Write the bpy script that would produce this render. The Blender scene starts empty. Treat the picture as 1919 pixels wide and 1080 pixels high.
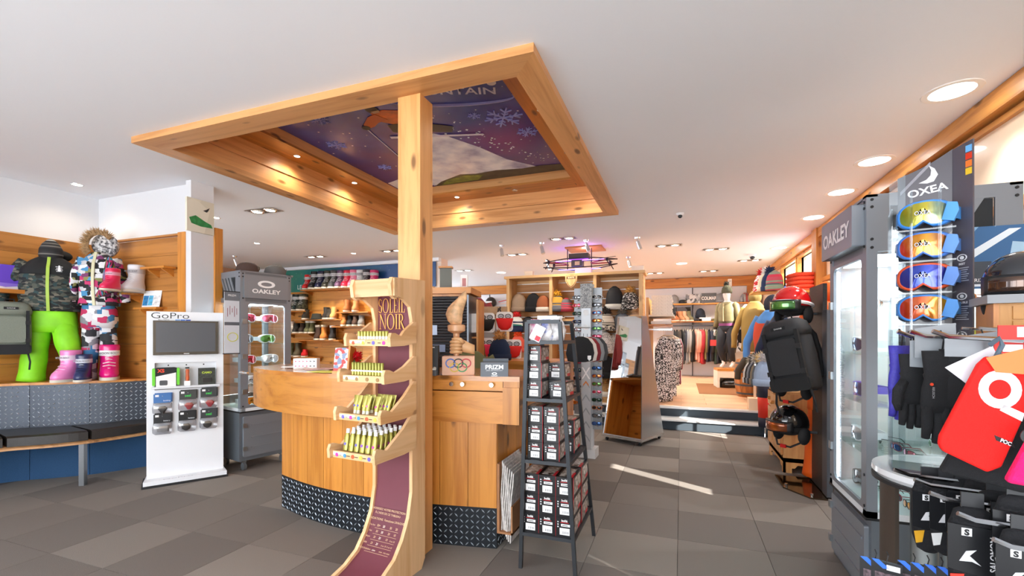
import bpy, math, random
from math import sin, cos, pi, radians, atan, sqrt
from mathutils import Vector, Matrix
random.seed(7)
SC = bpy.context.scene
COL = SC.collection
# ------------------------------------------------------------------ camera
FPX, CX, HY, EYE = 853.0, 960.0, 628.0, 1.30
YAW = atan(317 / 853)
cam = bpy.data.cameras.new('camera')
cam.sensor_width = 36; cam.lens = 36 * FPX / 1919; cam.shift_y = (HY - 540) / 1919
cam.clip_start = .05; cam.clip_end = 200
camo = bpy.data.objects.new('camera', cam); COL.objects.link(camo)
camo.location = (0, 0, EYE); camo.rotation_euler = (pi / 2, 0, YAW)
SC.camera = camo
# ------------------------------------------------------------------ world, sun, exposure
w = bpy.data.worlds.new('daylight'); SC.world = w; w.use_nodes = True
bg = w.node_tree.nodes['Background']
bg.inputs[0].default_value = (.92, .96, 1.0, 1); bg.inputs[1].default_value = 4.8
sun = bpy.data.lights.new('sun', 'SUN'); sun.energy = 16; sun.angle = radians(.5); sun.color = (1, .95, .86)
suno = bpy.data.objects.new('sun', sun); COL.objects.link(suno)
sdir = Vector((-.875, .485, -.51)); suno.rotation_euler = sdir.to_track_quat('-Z', 'Y').to_euler()
SC.view_settings.view_transform = 'Standard'; SC.view_settings.look = 'None'
SC.view_settings.gamma = 1; SC.view_settings.exposure = 0.78; SC.view_settings.use_curve_mapping = False
SC.cycles.max_bounces = 9; SC.cycles.diffuse_bounces = 5; SC.cycles.glossy_bounces = 4
SC.cycles.transparent_max_bounces = 24; SC.cycles.transmission_bounces = 8
SC.cycles.caustics_reflective = False; SC.cycles.caustics_refractive = False
SC.cycles.sample_clamp_indirect = 6
# ------------------------------------------------------------------ helpers
_F = (-sin(YAW), cos(YAW)); _R = (cos(YAW), sin(YAW))
def P(px, py, d):
    u = (px - CX) / FPX
    return Vector((d * (_F[0] + u * _R[0]), d * (_F[1] + u * _R[1]), EYE + d * (HY - py) / FPX))
def PZ(px, py, z): return P(px, py, (z - EYE) * FPX / (HY - py))      # on a horizontal plane
def PY(px, py, Y):                                                     # on a wall facing the front
    u = (px - CX) / FPX; return P(px, py, Y / (_F[1] + u * _R[1]))
def PX(px, py, X):                                                     # on a wall facing sideways
    u = (px - CX) / FPX; return P(px, py, X / (_F[0] + u * _R[0]))
def C(h):
    r = []
    for i in (0, 2, 4):
        c = int(h[i:i + 2], 16) / 255
        r.append(c / 12.92 if c <= .04045 else ((c + .055) / 1.055) ** 2.4)
    return (r[0], r[1], r[2], 1)
class N:
    """small node tree wrapper"""
    def __init__(s, name):
        s.m = bpy.data.materials.new(name); s.m.use_nodes = True
        s.t = s.m.node_tree; s.b = s.t.nodes['Principled BSDF']; s.out = s.t.nodes['Material Output']
    def n(s, typ, **kw):
        x = s.t.nodes.new(typ)
        for k, v in kw.items():
            if k.startswith('i_'): x.inputs[int(k[2:]) if k[2:].isdigit() else k[2:]].default_value = v
            else: setattr(x, k, v)
        return x
    def l(s, a, b): s.t.links.new(a, b)
    def ramp(s, fac, stops, interp='LINEAR'):
        r = s.n('ShaderNodeValToRGB'); r.color_ramp.interpolation = interp
        e = r.color_ramp.elements
        while len(e) < len(stops): e.new(.5)
        for el, (p, c) in zip(e, stops): el.position = p; el.color = c if len(c) == 4 else (*c, 1)
        s.l(fac, r.inputs[0]); return r.outputs[0]
    def math(s, op, a, b=None):
        x = s.n('ShaderNodeMath', operation=op)
        for i, v in enumerate((a, b)):
            if v is None: continue
            if isinstance(v, (int, float)): x.inputs[i].default_value = v
            else: s.l(v, x.inputs[i])
        return x.outputs[0]
    def mix(s, fac, a, b, mode='MIX'):
        x = s.n('ShaderNodeMix', data_type='RGBA', blend_type=mode)
        for sock, v in ((x.inputs[0], fac), (x.inputs[6], a), (x.inputs[7], b)):
            if isinstance(v, (int, float)): sock.default_value = v
            elif isinstance(v, tuple): sock.default_value = v
            else: s.l(v, sock)
        return x.outputs[2]
_mc = {}
def M(col, rough=.55, metal=0, emit=0, bump=0, bscale=200, spec=.5, coat=0, trans=0, alpha=1, sheen=0, var=0):
    """plain procedural material, cached; bump = fine noise relief, var = per object colour variation"""
    key = (col, rough, metal, emit, bump, bscale, spec, coat, trans, alpha, sheen, var)
    if key in _mc: return _mc[key]
    m = N('m_' + col + ('_%d' % len(_mc)))
    c = C(col); b = m.b
    b.inputs['Base Color'].default_value = c; b.inputs['Roughness'].default_value = rough
    b.inputs['Metallic'].default_value = metal; b.inputs['Specular IOR Level'].default_value = spec
    b.inputs['Coat Weight'].default_value = coat; b.inputs['Transmission Weight'].default_value = trans
    b.inputs['Alpha'].default_value = alpha; b.inputs['Sheen Weight'].default_value = sheen
    if emit: b.inputs['Emission Color'].default_value = c; b.inputs['Emission Strength'].default_value = emit
    if bump or var:
        tc = m.n('ShaderNodeTexCoord'); no = m.n('ShaderNodeTexNoise', i_Scale=bscale, i_Detail=3.0)
        m.l(tc.outputs['Object'], no.inputs['Vector'])
        if bump:
            bp = m.n('ShaderNodeBump', i_Strength=bump, i_Distance=.004)
            m.l(no.outputs[0], bp.inputs['Height']); m.l(bp.outputs[0], b.inputs['Normal'])
        v = var or .12
        d = tuple(x * (1 - v) for x in c[:3]) + (1,); e = tuple(min(1, x * (1 + v)) for x in c[:3]) + (1,)
        m.l(m.ramp(no.outputs[0], [(.3, d), (.7, e)]), b.inputs['Base Color'])
    _mc[key] = m.m; return m.m
def glass(col='fafdfd', alpha=.08, rough=.02):
    key = ('glass', col, alpha, rough)
    if key in _mc: return _mc[key]
    m = N('glass_' + col)
    m.b.inputs['Base Color'].default_value = C(col); m.b.inputs['Roughness'].default_value = rough
    tr = m.n('ShaderNodeBsdfTransparent'); tr.inputs[0].default_value = C(col)
    fr = m.n('ShaderNodeFresnel'); fr.inputs[0].default_value = 1.45
    mx = m.n('ShaderNodeMixShader'); gl = m.n('ShaderNodeBsdfGlossy', i_Roughness=rough)
    m.l(m.math('ADD', m.math('MULTIPLY', fr.outputs[0], .30), alpha * .5), mx.inputs[0])
    m.l(tr.outputs[0], mx.inputs[1]); m.l(gl.outputs[0], mx.inputs[2]); m.l(mx.outputs[0], m.out.inputs[0])
    _mc[key] = m.m; return m.m
def wood(axis='x', a='c98436', b='a8621f', rough=.42, knot=.9, sc=1.0, coat=.15):
    key = ('wood', axis, a, b, rough, knot, sc, coat)
    if key in _mc: return _mc[key]
    m = N('wood_' + axis + a)
    tc = m.n('ShaderNodeTexCoord'); oi = m.n('ShaderNodeObjectInfo')
    off = m.n('ShaderNodeCombineXYZ')
    r = m.math('MULTIPLY', oi.outputs['Random'], 31.7)
    for i in range(3): m.l(r, off.inputs[i])
    add = m.n('ShaderNodeVectorMath', operation='ADD')
    m.l(tc.outputs['Object'], add.inputs[0]); m.l(off.outputs[0], add.inputs[1])
    s = [16 * sc] * 3; k = [7 * sc] * 3
    if axis in 'xyz': s['xyz'.index(axis)] = .9 * sc; k['xyz'.index(axis)] = 2.6 * sc
    mp = m.n('ShaderNodeMapping'); mp.inputs['Scale'].default_value = s; m.l(add.outputs[0], mp.inputs[0])
    no = m.n('ShaderNodeTexNoise', i_Scale=1.0, i_Detail=5.0, i_Roughness=.6, i_Distortion=.6); m.l(mp.outputs[0], no.inputs['Vector'])
    mk = m.n('ShaderNodeMapping'); mk.inputs['Scale'].default_value = k; m.l(add.outputs[0], mk.inputs[0])
    vo = m.n('ShaderNodeTexVoronoi', i_Scale=1.0, i_Randomness=1.0); m.l(mk.outputs[0], vo.inputs['Vector'])
    ca, cb = C(a), C(b)
    base = m.ramp(no.outputs[0], [(.3, cb), (.52, ca), (.75, tuple(min(1, x * 1.12) for x in ca[:3]))])
    hv = m.n('ShaderNodeHueSaturation'); m.l(base, hv.inputs['Color'])
    m.l(m.math('ADD', m.math('MULTIPLY', oi.outputs['Random'], .22), .89), hv.inputs['Value'])
    kd = tuple(x * .32 for x in cb[:3]) + (1,)
    kf = m.ramp(vo.outputs['Distance'], [(.09, (knot, knot, knot)), (.17, (0, 0, 0))])
    m.l(m.mix(kf, hv.outputs[0], kd), m.b.inputs['Base Color'])
    m.b.inputs['Roughness'].default_value = rough; m.b.inputs['Coat Weight'].default_value = coat
    m.b.inputs['Coat Roughness'].default_value = .25
    bp = m.n('ShaderNodeBump', i_Strength=.12, i_Distance=.002); m.l(no.outputs[0], bp.inputs['Height']); m.l(bp.outputs[0], m.b.inputs['Normal'])
    _mc[key] = m.m; return m.m
class MB:
    """collects shapes; build() links them as ONE mesh object"""
    def __init__(s): s.v = []; s.f = []; s.mi = []; s.T = None
    def add(s, vs, fs, mi=0):
        o = len(s.v); T = s.T
        s.v += [tuple(T @ Vector(p)) for p in vs] if T else [tuple(p) for p in vs]
        s.f += [tuple(i + o for i in q) for q in fs]; s.mi += [mi] * len(fs); return s
    def bx(s, x0, x1, y0, y1, z0, z1, mi=0):
        return s.add([(x0, y0, z0), (x1, y0, z0), (x1, y1, z0), (x0, y1, z0), (x0, y0, z1), (x1, y0, z1), (x1, y1, z1), (x0, y1, z1)],
                     [(3, 2, 1, 0), (4, 5, 6, 7), (0, 1, 5, 4), (1, 2, 6, 5), (2, 3, 7, 6), (3, 0, 4, 7)], mi)
    def rbx(s, x0, x1, y0, y1, z0, z1, r, mi=0, ax='y', n=3):
        """box with rounded edges round the axis ax"""
        if ax == 'y': a0, a1, b0, b1 = x0, x1, z0, z1
        elif ax == 'z': a0, a1, b0, b1 = x0, x1, y0, y1
        else: a0, a1, b0, b1 = y0, y1, z0, z1
        p = rrect(a0, a1, b0, b1, r, n)
        if ax == 'y': return s.prism([(a, b) for a, b in p], y0, y1, 'xz', mi)
        if ax == 'z': return s.prism(p, z0, z1, 'xy', mi)
        return s.prism(p, x0, x1, 'yz', mi)
    def prism(s, poly, a, b, plane='xz', mi=0):
        f = {'xz': lambda p, t: (p[0], t, p[1]), 'xy': lambda p, t: (p[0], p[1], t), 'yz': lambda p, t: (t, p[0], p[1])}[plane]
        n = len(poly); A = sum(poly[i][0] * poly[(i + 1) % n][1] - poly[(i + 1) % n][0] * poly[i][1] for i in range(n))
        if (A < 0) != (plane == 'xz'): poly = poly[::-1]
        if a > b: a, b = b, a
        vs = [f(p, a) for p in poly] + [f(p, b) for p in poly]
        fs = [tuple(range(n))[::-1], tuple(range(n, 2 * n))] + [(i, (i + 1) % n, n + (i + 1) % n, n + i) for i in range(n)]
        return s.add(vs, fs, mi)
    def cyl(s, p0, p1, r0, r1=None, n=12, mi=0, caps=True):
        r1 = r0 if r1 is None else r1
        p0, p1 = Vector(p0), Vector(p1); d = (p1 - p0).normalized()
        a = d.orthogonal().normalized(); b = d.cross(a)
        vs = [p + (a * cos(2 * pi * i / n) + b * sin(2 * pi * i / n)) * r for p, r in ((p0, r0), (p1, r1)) for i in range(n)]
        fs = [(i, (i + 1) % n, n + (i + 1) % n, n + i) for i in range(n)]
        if caps: fs += [tuple(range(n))[::-1], tuple(range(n, 2 * n))]
        return s.add(vs, fs, mi)
    def tube(s, pts, r, n=6, mi=0, closed=False):
        pts = [Vector(p) for p in pts]; m = len(pts); rings = []; prev = None
        for i, p in enumerate(pts):
            if closed: t = pts[(i + 1) % m] - pts[i - 1]
            else: t = pts[min(i + 1, m - 1)] - pts[max(i - 1, 0)]
            t = t.normalized() if t.length > 1e-9 else Vector((0, 0, 1))
            a = t.orthogonal() if prev is None else prev - t * prev.dot(t)
            a = a.normalized() if a.length > 1e-6 else t.orthogonal().normalized()
            prev = a; b = t.cross(a); rr = r[i] if isinstance(r, (list, tuple)) else r
            rings.append([p + (a * cos(2 * pi * k / n) + b * sin(2 * pi * k / n)) * rr for k in range(n)])
        return s.loft(rings, mi=mi, caps=not closed, wrap=closed)
    def loft(s, rings, mi=0, caps=True, wrap=False, closed=True):
        n = len(rings[0]); vs = [p for r in rings for p in r]; fs = []
        m = len(rings)
        for j in range(m if wrap else m - 1):
            k = (j + 1) % m
            for i in range(n if closed else n - 1):
                fs.append((j * n + i, j * n + (i + 1) % n, k * n + (i + 1) % n, k * n + i))
        if caps and not wrap and closed: fs += [tuple(range(n))[::-1], tuple(range((m - 1) * n, m * n))]
        return s.add(vs, fs, mi)
    def lathe(s, prof, n=20, c=(0, 0, 0), mi=0):
        return s.loft([[(c[0] + r * cos(2 * pi * i / n), c[1] + r * sin(2 * pi * i / n), c[2] + z) for i in range(n)] for r, z in prof], mi, caps=False)
    def ell(s, c, r, nu=14, nv=9, mi=0, f=None):
        if isinstance(r, (int, float)): r = (r, r, r)
        rings = []
        for j in range(nv + 1):
            th = pi * j / nv; z = -cos(th); q = max(sin(th), .02)
            ring = []
            for i in range(nu):
                a = 2 * pi * i / nu; p = (q * cos(a), q * sin(a), z)
                k = f(p) if f else 1
                ring.append((c[0] + r[0] * p[0] * k, c[1] + r[1] * p[1] * k, c[2] + r[2] * p[2] * k))
            rings.append(ring)
        return s.loft(rings, mi)
    def grid(s, fn, nu, nv, mi=0):
        """fn(u,v) for u,v in 0..1"""
        vs = [fn(i / nu, j / nv) for j in range(nv + 1) for i in range(nu + 1)]
        fs = [(j * (nu + 1) + i, j * (nu + 1) + i + 1, (j + 1) * (nu + 1) + i + 1, (j + 1) * (nu + 1) + i) for j in range(nv) for i in range(nu)]
        return s.add(vs, fs, mi)
    def slab(s, fn, nu, nv, th, mi=0):
        """thick curved sheet: fn(u,v) centre, th thickness along its normal"""
        g = [[Vector(fn(i / nu, j / nv)) for i in range(nu + 1)] for j in range(nv + 1)]
        top = []; bot = []
        for j in range(nv + 1):
            for i in range(nu + 1):
                du = g[j][min(i + 1, nu)] - g[j][max(i - 1, 0)]; dv = g[min(j + 1, nv)][i] - g[max(j - 1, 0)][i]
                n = du.cross(dv); n = n.normalized() if n.length > 1e-12 else Vector((0, -1, 0))
                top.append(g[j][i] + n * th / 2); bot.append(g[j][i] - n * th / 2)
        K = len(top); W = nu + 1
        fs = []
        for j in range(nv):
            for i in range(nu):
                a, b, c, d = j * W + i, j * W + i + 1, (j + 1) * W + i + 1, (j + 1) * W + i
                fs.append((a, b, c, d)); fs.append((K + d, K + c, K + b, K + a))
        for i in range(nu):
            fs.append((i + 1, i, K + i, K + i + 1)); o = nv * W; fs.append((o + i, o + i + 1, K + o + i + 1, K + o + i))
        for j in range(nv):
            fs.append((j * W, (j + 1) * W, K + (j + 1) * W, K + j * W)); o = nu; fs.append(((j + 1) * W + o, j * W + o, K + j * W + o, K + (j + 1) * W + o))
        return s.add(top + bot, fs, mi)
    def build(s, name, mats, parent=None, smooth=False, loc=None, rot=None, kind=None, label=None):
        me = bpy.data.meshes.new(name); me.from_pydata(s.v, [], s.f)
        if not isinstance(mats, (list, tuple)): mats = [mats]
        for m in mats: me.materials.append(m)
        if len(mats) > 1: me.polygons.foreach_set('material_index', s.mi)
        if smooth: me.polygons.foreach_set('use_smooth', [True] * len(me.polygons)); 
        me.update()
        o = bpy.data.objects.new(name, me); COL.objects.link(o)
        if smooth and smooth != 2: me.set_sharp_from_angle(angle=radians(42))
        if parent: o.parent = parent
        if loc is not None: o.location = loc
        if rot is not None: o.rotation_euler = rot
        if kind: o['kind'] = kind
        if label: o['label'] = label
        return o
def rrect(a0, a1, b0, b1, r, n=3):
    p = []
    for cx, cy, t in ((a1 - r, b1 - r, 0), (a0 + r, b1 - r, 90), (a0 + r, b0 + r, 180), (a1 - r, b0 + r, 270)):
        for k in range(n + 1):
            a = radians(t + 90 * k / n); p.append((cx + r * cos(a), cy + r * sin(a)))
    return p
def ring(cx, cy, z, rx, ry, n=16, e=2.0, ph=0, f=None):
    """super-ellipse ring in the xy plane"""
    out = []
    for i in range(n):
        a = 2 * pi * i / n + ph; c, s_ = cos(a), sin(a)
        k = f(a) if f else 1
        out.append((cx + rx * k * math.copysign(abs(c) ** (2 / e), c), cy + ry * k * math.copysign(abs(s_) ** (2 / e), s_), z))
    return out
def thing(name, label, cat, loc=(0, 0, 0), rz=0, group=None):
    o = bpy.data.objects.new(name, None); COL.objects.link(o); o.empty_display_size = .05
    o.location = loc; o.rotation_euler = (0, 0, rz); tag(o, label, cat, group); return o
def tag(o, label, cat, group=None):
    o['label'] = label; o['category'] = cat
    if group: o['group'] = group
    return o
def struct(name, mb, m, parent=None, smooth=False):
    o = mb.build(name, m, parent, smooth)
    if not parent: o['kind'] = 'structure'
    return o
KIDS = {}
def kids(o): return [c for c in o.children]
def dup(root, loc=None, rz=None, label=None, group=None, recol=None, scale=None, rot=None):
    """copy of a thing with its parts and sub-parts; recol swaps materials of parts by name"""
    def cp(o, par):
        c = o.copy(); COL.objects.link(c)
        if par: c.parent = par
        st = o.name.split('.')[0]
        if recol and st in recol and c.type == 'MESH':
            ms = recol[st] if isinstance(recol[st], (list, tuple)) else [recol[st]]
            for i, m in enumerate(ms):
                if m is not None: c.material_slots[i].link = 'OBJECT'; c.material_slots[i].material = m
        for k in o.children: cp(k, c)
        return c
    r = cp(root, None)
    if loc is not None: r.location = loc
    if rz is not None: r.rotation_euler = (0, 0, rz)
    if rot is not None: r.rotation_euler = rot
    if label: r['label'] = label
    if group: r['group'] = group
    if scale is not None: r.scale = (scale,) * 3 if isinstance(scale, (int, float)) else scale
    return r
def place(root, loc, rz=0, scale=None):
    root.location = loc; root.rotation_euler = (0, 0, rz)
    if scale is not None: root.scale = (scale,) * 3 if isinstance(scale, (int, float)) else scale
_tc = {}
def text(s, size, m, parent, loc, rot=(pi / 2, 0, 0), sx=1.0, ext=.0006, align='CENTER', name='lettering', bold=0, shear=0, space=1):
    """flat lettering mesh; by default standing upright and facing -y"""
    key = (s, ext, align, bold, shear, space)
    if key not in _tc:
        cu = bpy.data.curves.new('t', 'FONT'); cu.body = s; cu.size = 1; cu.align_x = align; cu.extrude = 0
        cu.offset = bold; cu.shear = shear; cu.space_character = space; cu.resolution_u = 3
        t = bpy.data.objects.new('t', cu); COL.objects.link(t)
        dg = bpy.context.evaluated_depsgraph_get(); me = bpy.data.meshes.new_from_object(t.evaluated_get(dg))
        bpy.data.objects.remove(t); bpy.data.curves.remove(cu)
        _tc[key] = me
    me = _tc[key].copy(); me.materials.clear(); me.materials.append(m); me.name = name
    o = bpy.data.objects.new(name, me); COL.objects.link(o)
    if parent: o.parent = parent
    o.location = loc; o.rotation_euler = rot; o.scale = (size * sx, size, size)
    return o
def lugs(mb, fn, L, H, pitch=.036, ln=.030, wd=.008, ht=.0016):
    """raised lugs of diamond plate; fn(s,z) -> (point, tangent, normal)"""
    nx, nz = int(L / pitch), int(H / pitch)
    for i in range(nx):
        for j in range(nz):
            a = radians(45 if (i + j) % 2 else -45)
            p, t, n = fn((i + .5) * L / nx, (j + .5) * H / nz); u = Vector((0, 0, 1))
            d = t * cos(a) + u * sin(a); e = -t * sin(a) + u * cos(a)
            q = [p + d * ln / 2, p + e * wd / 2, p - d * ln / 2, p - e * wd / 2, p + d * ln * .28 + n * ht, p - d * ln * .28 + n * ht]
            mb.add(q, [(0, 1, 4), (1, 2, 5), (1, 5, 4), (2, 3, 5), (3, 0, 4), (3, 4, 5)])
def ordn(i): return ['first', 'second', 'third', 'fourth', 'fifth', 'sixth', 'seventh', 'eighth', 'ninth', 'tenth', 'eleventh', 'twelfth', 'thirteenth',
                    'fourteenth', 'fifteenth', 'sixteenth', 'seventeenth', 'eighteenth', 'nineteenth', 'twentieth'][i]
# ------------------------------------------------------------------ shared materials
WHITE = M('dddee1', .8)
CEIL = M('eff3f9', .85)
PANELW = M('e9ecf2', .35)
METAL = M('8d949c', .38, .85); CHROME = M('d8dcdf', .16, 1); STEEL = M('a9afb3', .3, .9); GREY = M('6f767e', .42, .35)
DGREY = M('4c5157', .5, .3); BLACK = M('141518', .5); GLOSSBLK = M('0b0c0e', .08, coat=1); RUBBER = M('1b1b1d', .8)
BLKFAB = M('17181b', .9, bump=.5, bscale=500); LAMP = M('fff2dc', .5, emit=14); LAMPW = M('ffffff', .5, emit=9); LAMPC = M('e8f4ff', .5, emit=5)
W_X, W_Y, W_Z = wood('x'), wood('y'), wood('z')
CW_X, CW_Y, CW_Z = [wood(a, 'd9a066', 'bf8246', .4) for a in 'xyz']     # coffer and post
SW_X, SW_Y, SW_Z = [wood(a, 'e3b98a', 'cf9a63', .55, .5, coat=.05) for a in 'xyz']      # pale spruce stand
BW_X, BW_Y, BW_Z = [wood(a, 'c98638', 'a9661f', .38) for a in 'xyz']     # counter boards
GLASS = glass(); ACRYL = glass('f4f8fa', .16)
# ================================================================== the setting
H, FB = 2.75, 2.704
struct('floor', MB().bx(-9.2, 1.95, -2.6, 12.5, -.12, -.006), M('4f4a47', .95))
FLOOR = bpy.data.objects['floor']
def carpet(name, a, b):
    m = N(name); tc = m.n('ShaderNodeTexCoord'); oi = m.n('ShaderNodeObjectInfo')
    no = m.n('ShaderNodeTexNoise', i_Scale=420.0, i_Detail=2.0); m.l(tc.outputs['Object'], no.inputs['Vector'])
    c = m.ramp(no.outputs[0], [(.3, C(a)), (.7, C(b))])
    hv = m.n('ShaderNodeHueSaturation'); m.l(c, hv.inputs['Color']); m.l(m.math('ADD', m.math('MULTIPLY', oi.outputs['Random'], .35), .82), hv.inputs['Value'])
    m.l(hv.outputs[0], m.b.inputs['Base Color']); m.b.inputs['Roughness'].default_value = .95; m.b.inputs['Specular IOR Level'].default_value = .25
    bp = m.n('ShaderNodeBump', i_Strength=.5, i_Distance=.004); m.l(no.outputs[0], bp.inputs['Height']); m.l(bp.outputs[0], m.b.inputs['Normal'])
    return m.m
CARP = [carpet('carpet_a', '6c6762', '958d86'), carpet('carpet_b', '5d5854', '827b75')]
tm = [MB().bx(-.2485, .2485, -.2485, .2485, -.006, 0) for _ in CARP]
proto = [tm[k].build('carpet_tile', CARP[k], FLOOR) for k in range(2)]
first = [True, True]
for i in range(16):
    for j in range(-1, 14):
        x, y = -5.77 + .5 * i, .33 + .5 * j
        if y > 6.5 and x > -3.0: continue
        if x > 1.6 + .2: continue
        k = random.random() < .42
        o = proto[k] if first[k] else proto[k].copy()
        if not first[k]: COL.objects.link(o)
        first[k] = False; o.location = (x, y, 0); o.rotation_euler = (0, 0, random.choice((0, pi / 2)))
# raised back floor with two carpeted steps
PZF = .27
stp = MB().bx(-3.0, 1.83, 6.62, 7.0, 0, .118); stp.bx(-3.0, 1.83, 6.92, 12.4, .0, .248)
struct('trim_1', stp, M('39434c', .9, bump=.6, bscale=260))
nz = MB().bx(-3.0, 1.83, 6.60, 6.93, .118, .135).bx(-3.0, 1.83, 6.89, 7.02, .248, PZF)
struct('trim_2', nz, M('dfe2e4', .3, .2))
pf = MB().bx(-3.0, 1.83, 7.02, 12.4, .248, .262); PLAT = struct('floor_platform', pf, M('c9986c', .5))
PL = [wood('x', 'dfb490', 'cc9a6c', .4, .2)]
for j in range(22):
    y = 7.03 + j * .243; off = (j % 2) * .35
    for i in range(-1, 3):
        x0 = max(-.95 + i * .95 + off, -.95); x1 = min(-.95 + (i + 1) * .95 + off, 1.82)
        if x1 - x0 < .06: continue
        MB().bx(x0 + .002, x1 - .002, y, y + .239, .262, PZF).build('floor_board', PL[0], PLAT)
# ceiling with the opening of the coffer
cl = MB().bx(-9.2, -3.65, -2.6, 12.5, H, 3.3).bx(-.80, 1.95, -2.6, 12.5, H, 3.3).bx(-3.65, -.80, -2.6, 2.29, H, 3.3).bx(-3.65, -.80, 5.28, 12.5, H, 3.3)
struct('ceiling', cl, CEIL)
# ------------------------------------------------------------------ alcove on the left
WL = struct('wall_left', MB().bx(-6.0, -5.83, -.6, 3.2, 0, H), WHITE)
WA = struct('wall_alcove', MB().bx(-5.83, -4.36, 3.02, 3.16, 0, H).bx(-4.36, -4.29, 2.94, 3.16, 0, H), WHITE)
AW = [wood('y', 'bd7f3c', '9c6227', .45), wood('x', 'b87c3c', '9a6228', .45)]
z = .86
for k in range(8):
    MB().bx(-5.83, -5.803, -.5, 3.0, z, z + .171).build('wall_plank', AW[0], WL)
    MB().bx(-5.80, -4.43, 2.985, 3.02, z, z + .171).build('wall_plank', AW[1], WA)
    z += .1735
MB().bx(-4.46, -4.36, 2.93, 2.985, .84, 2.27).build('wood_post', W_Z, WA)
MB().bx(-5.8, -4.4, 2.95, 2.985, 2.25, 2.268).build('cap_rail', AW[1], WA)
# ------------------------------------------------------------------ shoe wall
WS = struct('wall_back_left', MB().bx(-9.2, -4.25, 7.6, 7.85, 0, H), M('e9d9cd', .8))
z = .45
for k in range(9):
    x = -9.1
    while x < -4.4:
        x1 = min(x + random.uniform(1.2, 2.2), -4.4)
        MB().bx(x, x1 - .003, 7.572, 7.6, z, z + .193).build('wall_plank', wood('x', 'dd9b49', 'c27b2e', .42), WS); x = x1
    z += .197
struct('wall_far_left', MB().bx(-9.35, -9.2, 3.0, 7.85, 0, H), M('d9a98c', .8))
struct('trim_3', MB().bx(-9.2, -4.25, 7.5, 7.6, 2.69, H), CEIL)
struct('trim_4', MB().bx(-4.36, -4.27, 3.16, 3.24, 0, 2.35), W_Z)
# ------------------------------------------------------------------ back wall behind the raised floor
WB = struct('wall_back', MB().bx(-9.2, 1.95, 12.4, 12.6, 0, H), M('cdd1d6', .7))
MB().bx(-6.5, 1.80, 12.33, 12.4, 2.50, 2.74).build('header_beam', W_X, WB)
MB().bx(1.50, 1.80, 12.33, 12.4, PZF, 2.50).build('corner_board', W_Z, WB)
xs = [-6.4, -5.3, -4.2, -3.1, -2.0, -1.0, .27, 1.50]
for a, b in zip(xs, xs[1:]):
    MB().bx(a + .006, b - .006, 12.375, 12.4, PZF + .02, 2.49).build('wall_panel', M('dfe3ea', .45), WB)
for x in xs[1:-1]: MB().bx(x - .012, x + .012, 12.36, 12.385, PZF, 2.49).build('shelf_upright', DGREY, WB)
# ------------------------------------------------------------------ right wall: boards below, lights above, windows farther back
RW = 1.83
def rect_wall(x0, x1, y0, y1, z0, z1, holes):
    """wall along y with rectangular openings (ya, yb, za, zb), sorted by ya and apart"""
    mb = MB(); y = y0
    for ya, yb, za, zb in sorted(holes):
        if ya > y: mb.bx(x0, x1, y, ya, z0, z1)
        mb.bx(x0, x1, ya, yb, z0, za); mb.bx(x0, x1, ya, yb, zb, z1); y = yb
    mb.bx(x0, x1, y, y1, z0, z1); return mb
SLITS = [(1.30, 1.38, .95, 1.45), (2.99, 3.02, .95, 1.56), (3.07, 3.29, .93, 1.52), (3.37, 3.41, .95, 1.60), (5.15, 5.19, .7, .95), (5.50, 5.95, .75, 1.55)]  # unseen slits added in the wall to shape the sun streaks
WR = struct('wall_right', rect_wall(RW, RW + .14, -2.6, 12.6, 0, H, SLITS + [(7.55, 8.55, 1.95, 2.55), (8.75, 9.9, 1.95, 2.55)]), M('e8d2b8', .75))
MB().bx(RW - .10, RW, -1.5, 7.2, 2.62, H - .004).build('top_beam', wood('y', 'cf8f45', 'a9682a'), WR)
MB().bx(RW - .05, RW, -1.5, 7.2, 2.565, 2.60).build('top_rail', wood('y', 'c0803a', '9c5d22'), WR)
MB().bx(RW - .05, RW, -1.5, 7.2, 2.02, 2.08).build('middle_rail', wood('y', 'c0803a', '9c5d22'), WR)
for a, b in zip([-1.5, .4, 2.2, 4.0, 5.7], [.4, 2.2, 4.0, 5.7, 7.1]):
    MB().bx(RW - .02, RW, a + .02, b - .02, 2.08, 2.565).build('transom_panel', M('eed5b6', .3, coat=.3), WR)
for a, yy in ((-.05, 7.2), (-.03, 7.32)): MB().bx(RW - .12, RW, yy, yy + .11, .0, H).build('wall_post', W_Z, WR)
for k in range(11):
    z0 = .30 + k * .155
    for a, b in ((3.5, 5.05), (6.0, 7.2), (7.42, 12.3)):
        MB().bx(RW - .022, RW, a, b, z0, z0 + .152).build('wall_board', wood('y', 'e2c7a4', 'ccaa80'), WR)
MB().bx(RW - .09, RW, 7.43, 12.3, 2.60, H - .004).build('top_beam', W_Y, WR)
for n, (a, b) in enumerate(((7.55, 8.55), (8.75, 9.9))):
    fr = MB().bx(RW - .05, RW + .03, a - .07, a, 1.88, 2.6).bx(RW - .05, RW + .03, b, b + .07, 1.88, 2.6).bx(RW - .05, RW + .03, a, b, 1.88, 1.95).bx(RW - .05, RW + .03, a, b, 2.55, 2.6)
    wn = struct('window_%d' % (n + 1), fr, W_Y); MB().bx(RW + .04, RW + .05, a, b, 1.95, 2.55).build('pane', GLASS, wn)
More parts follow.
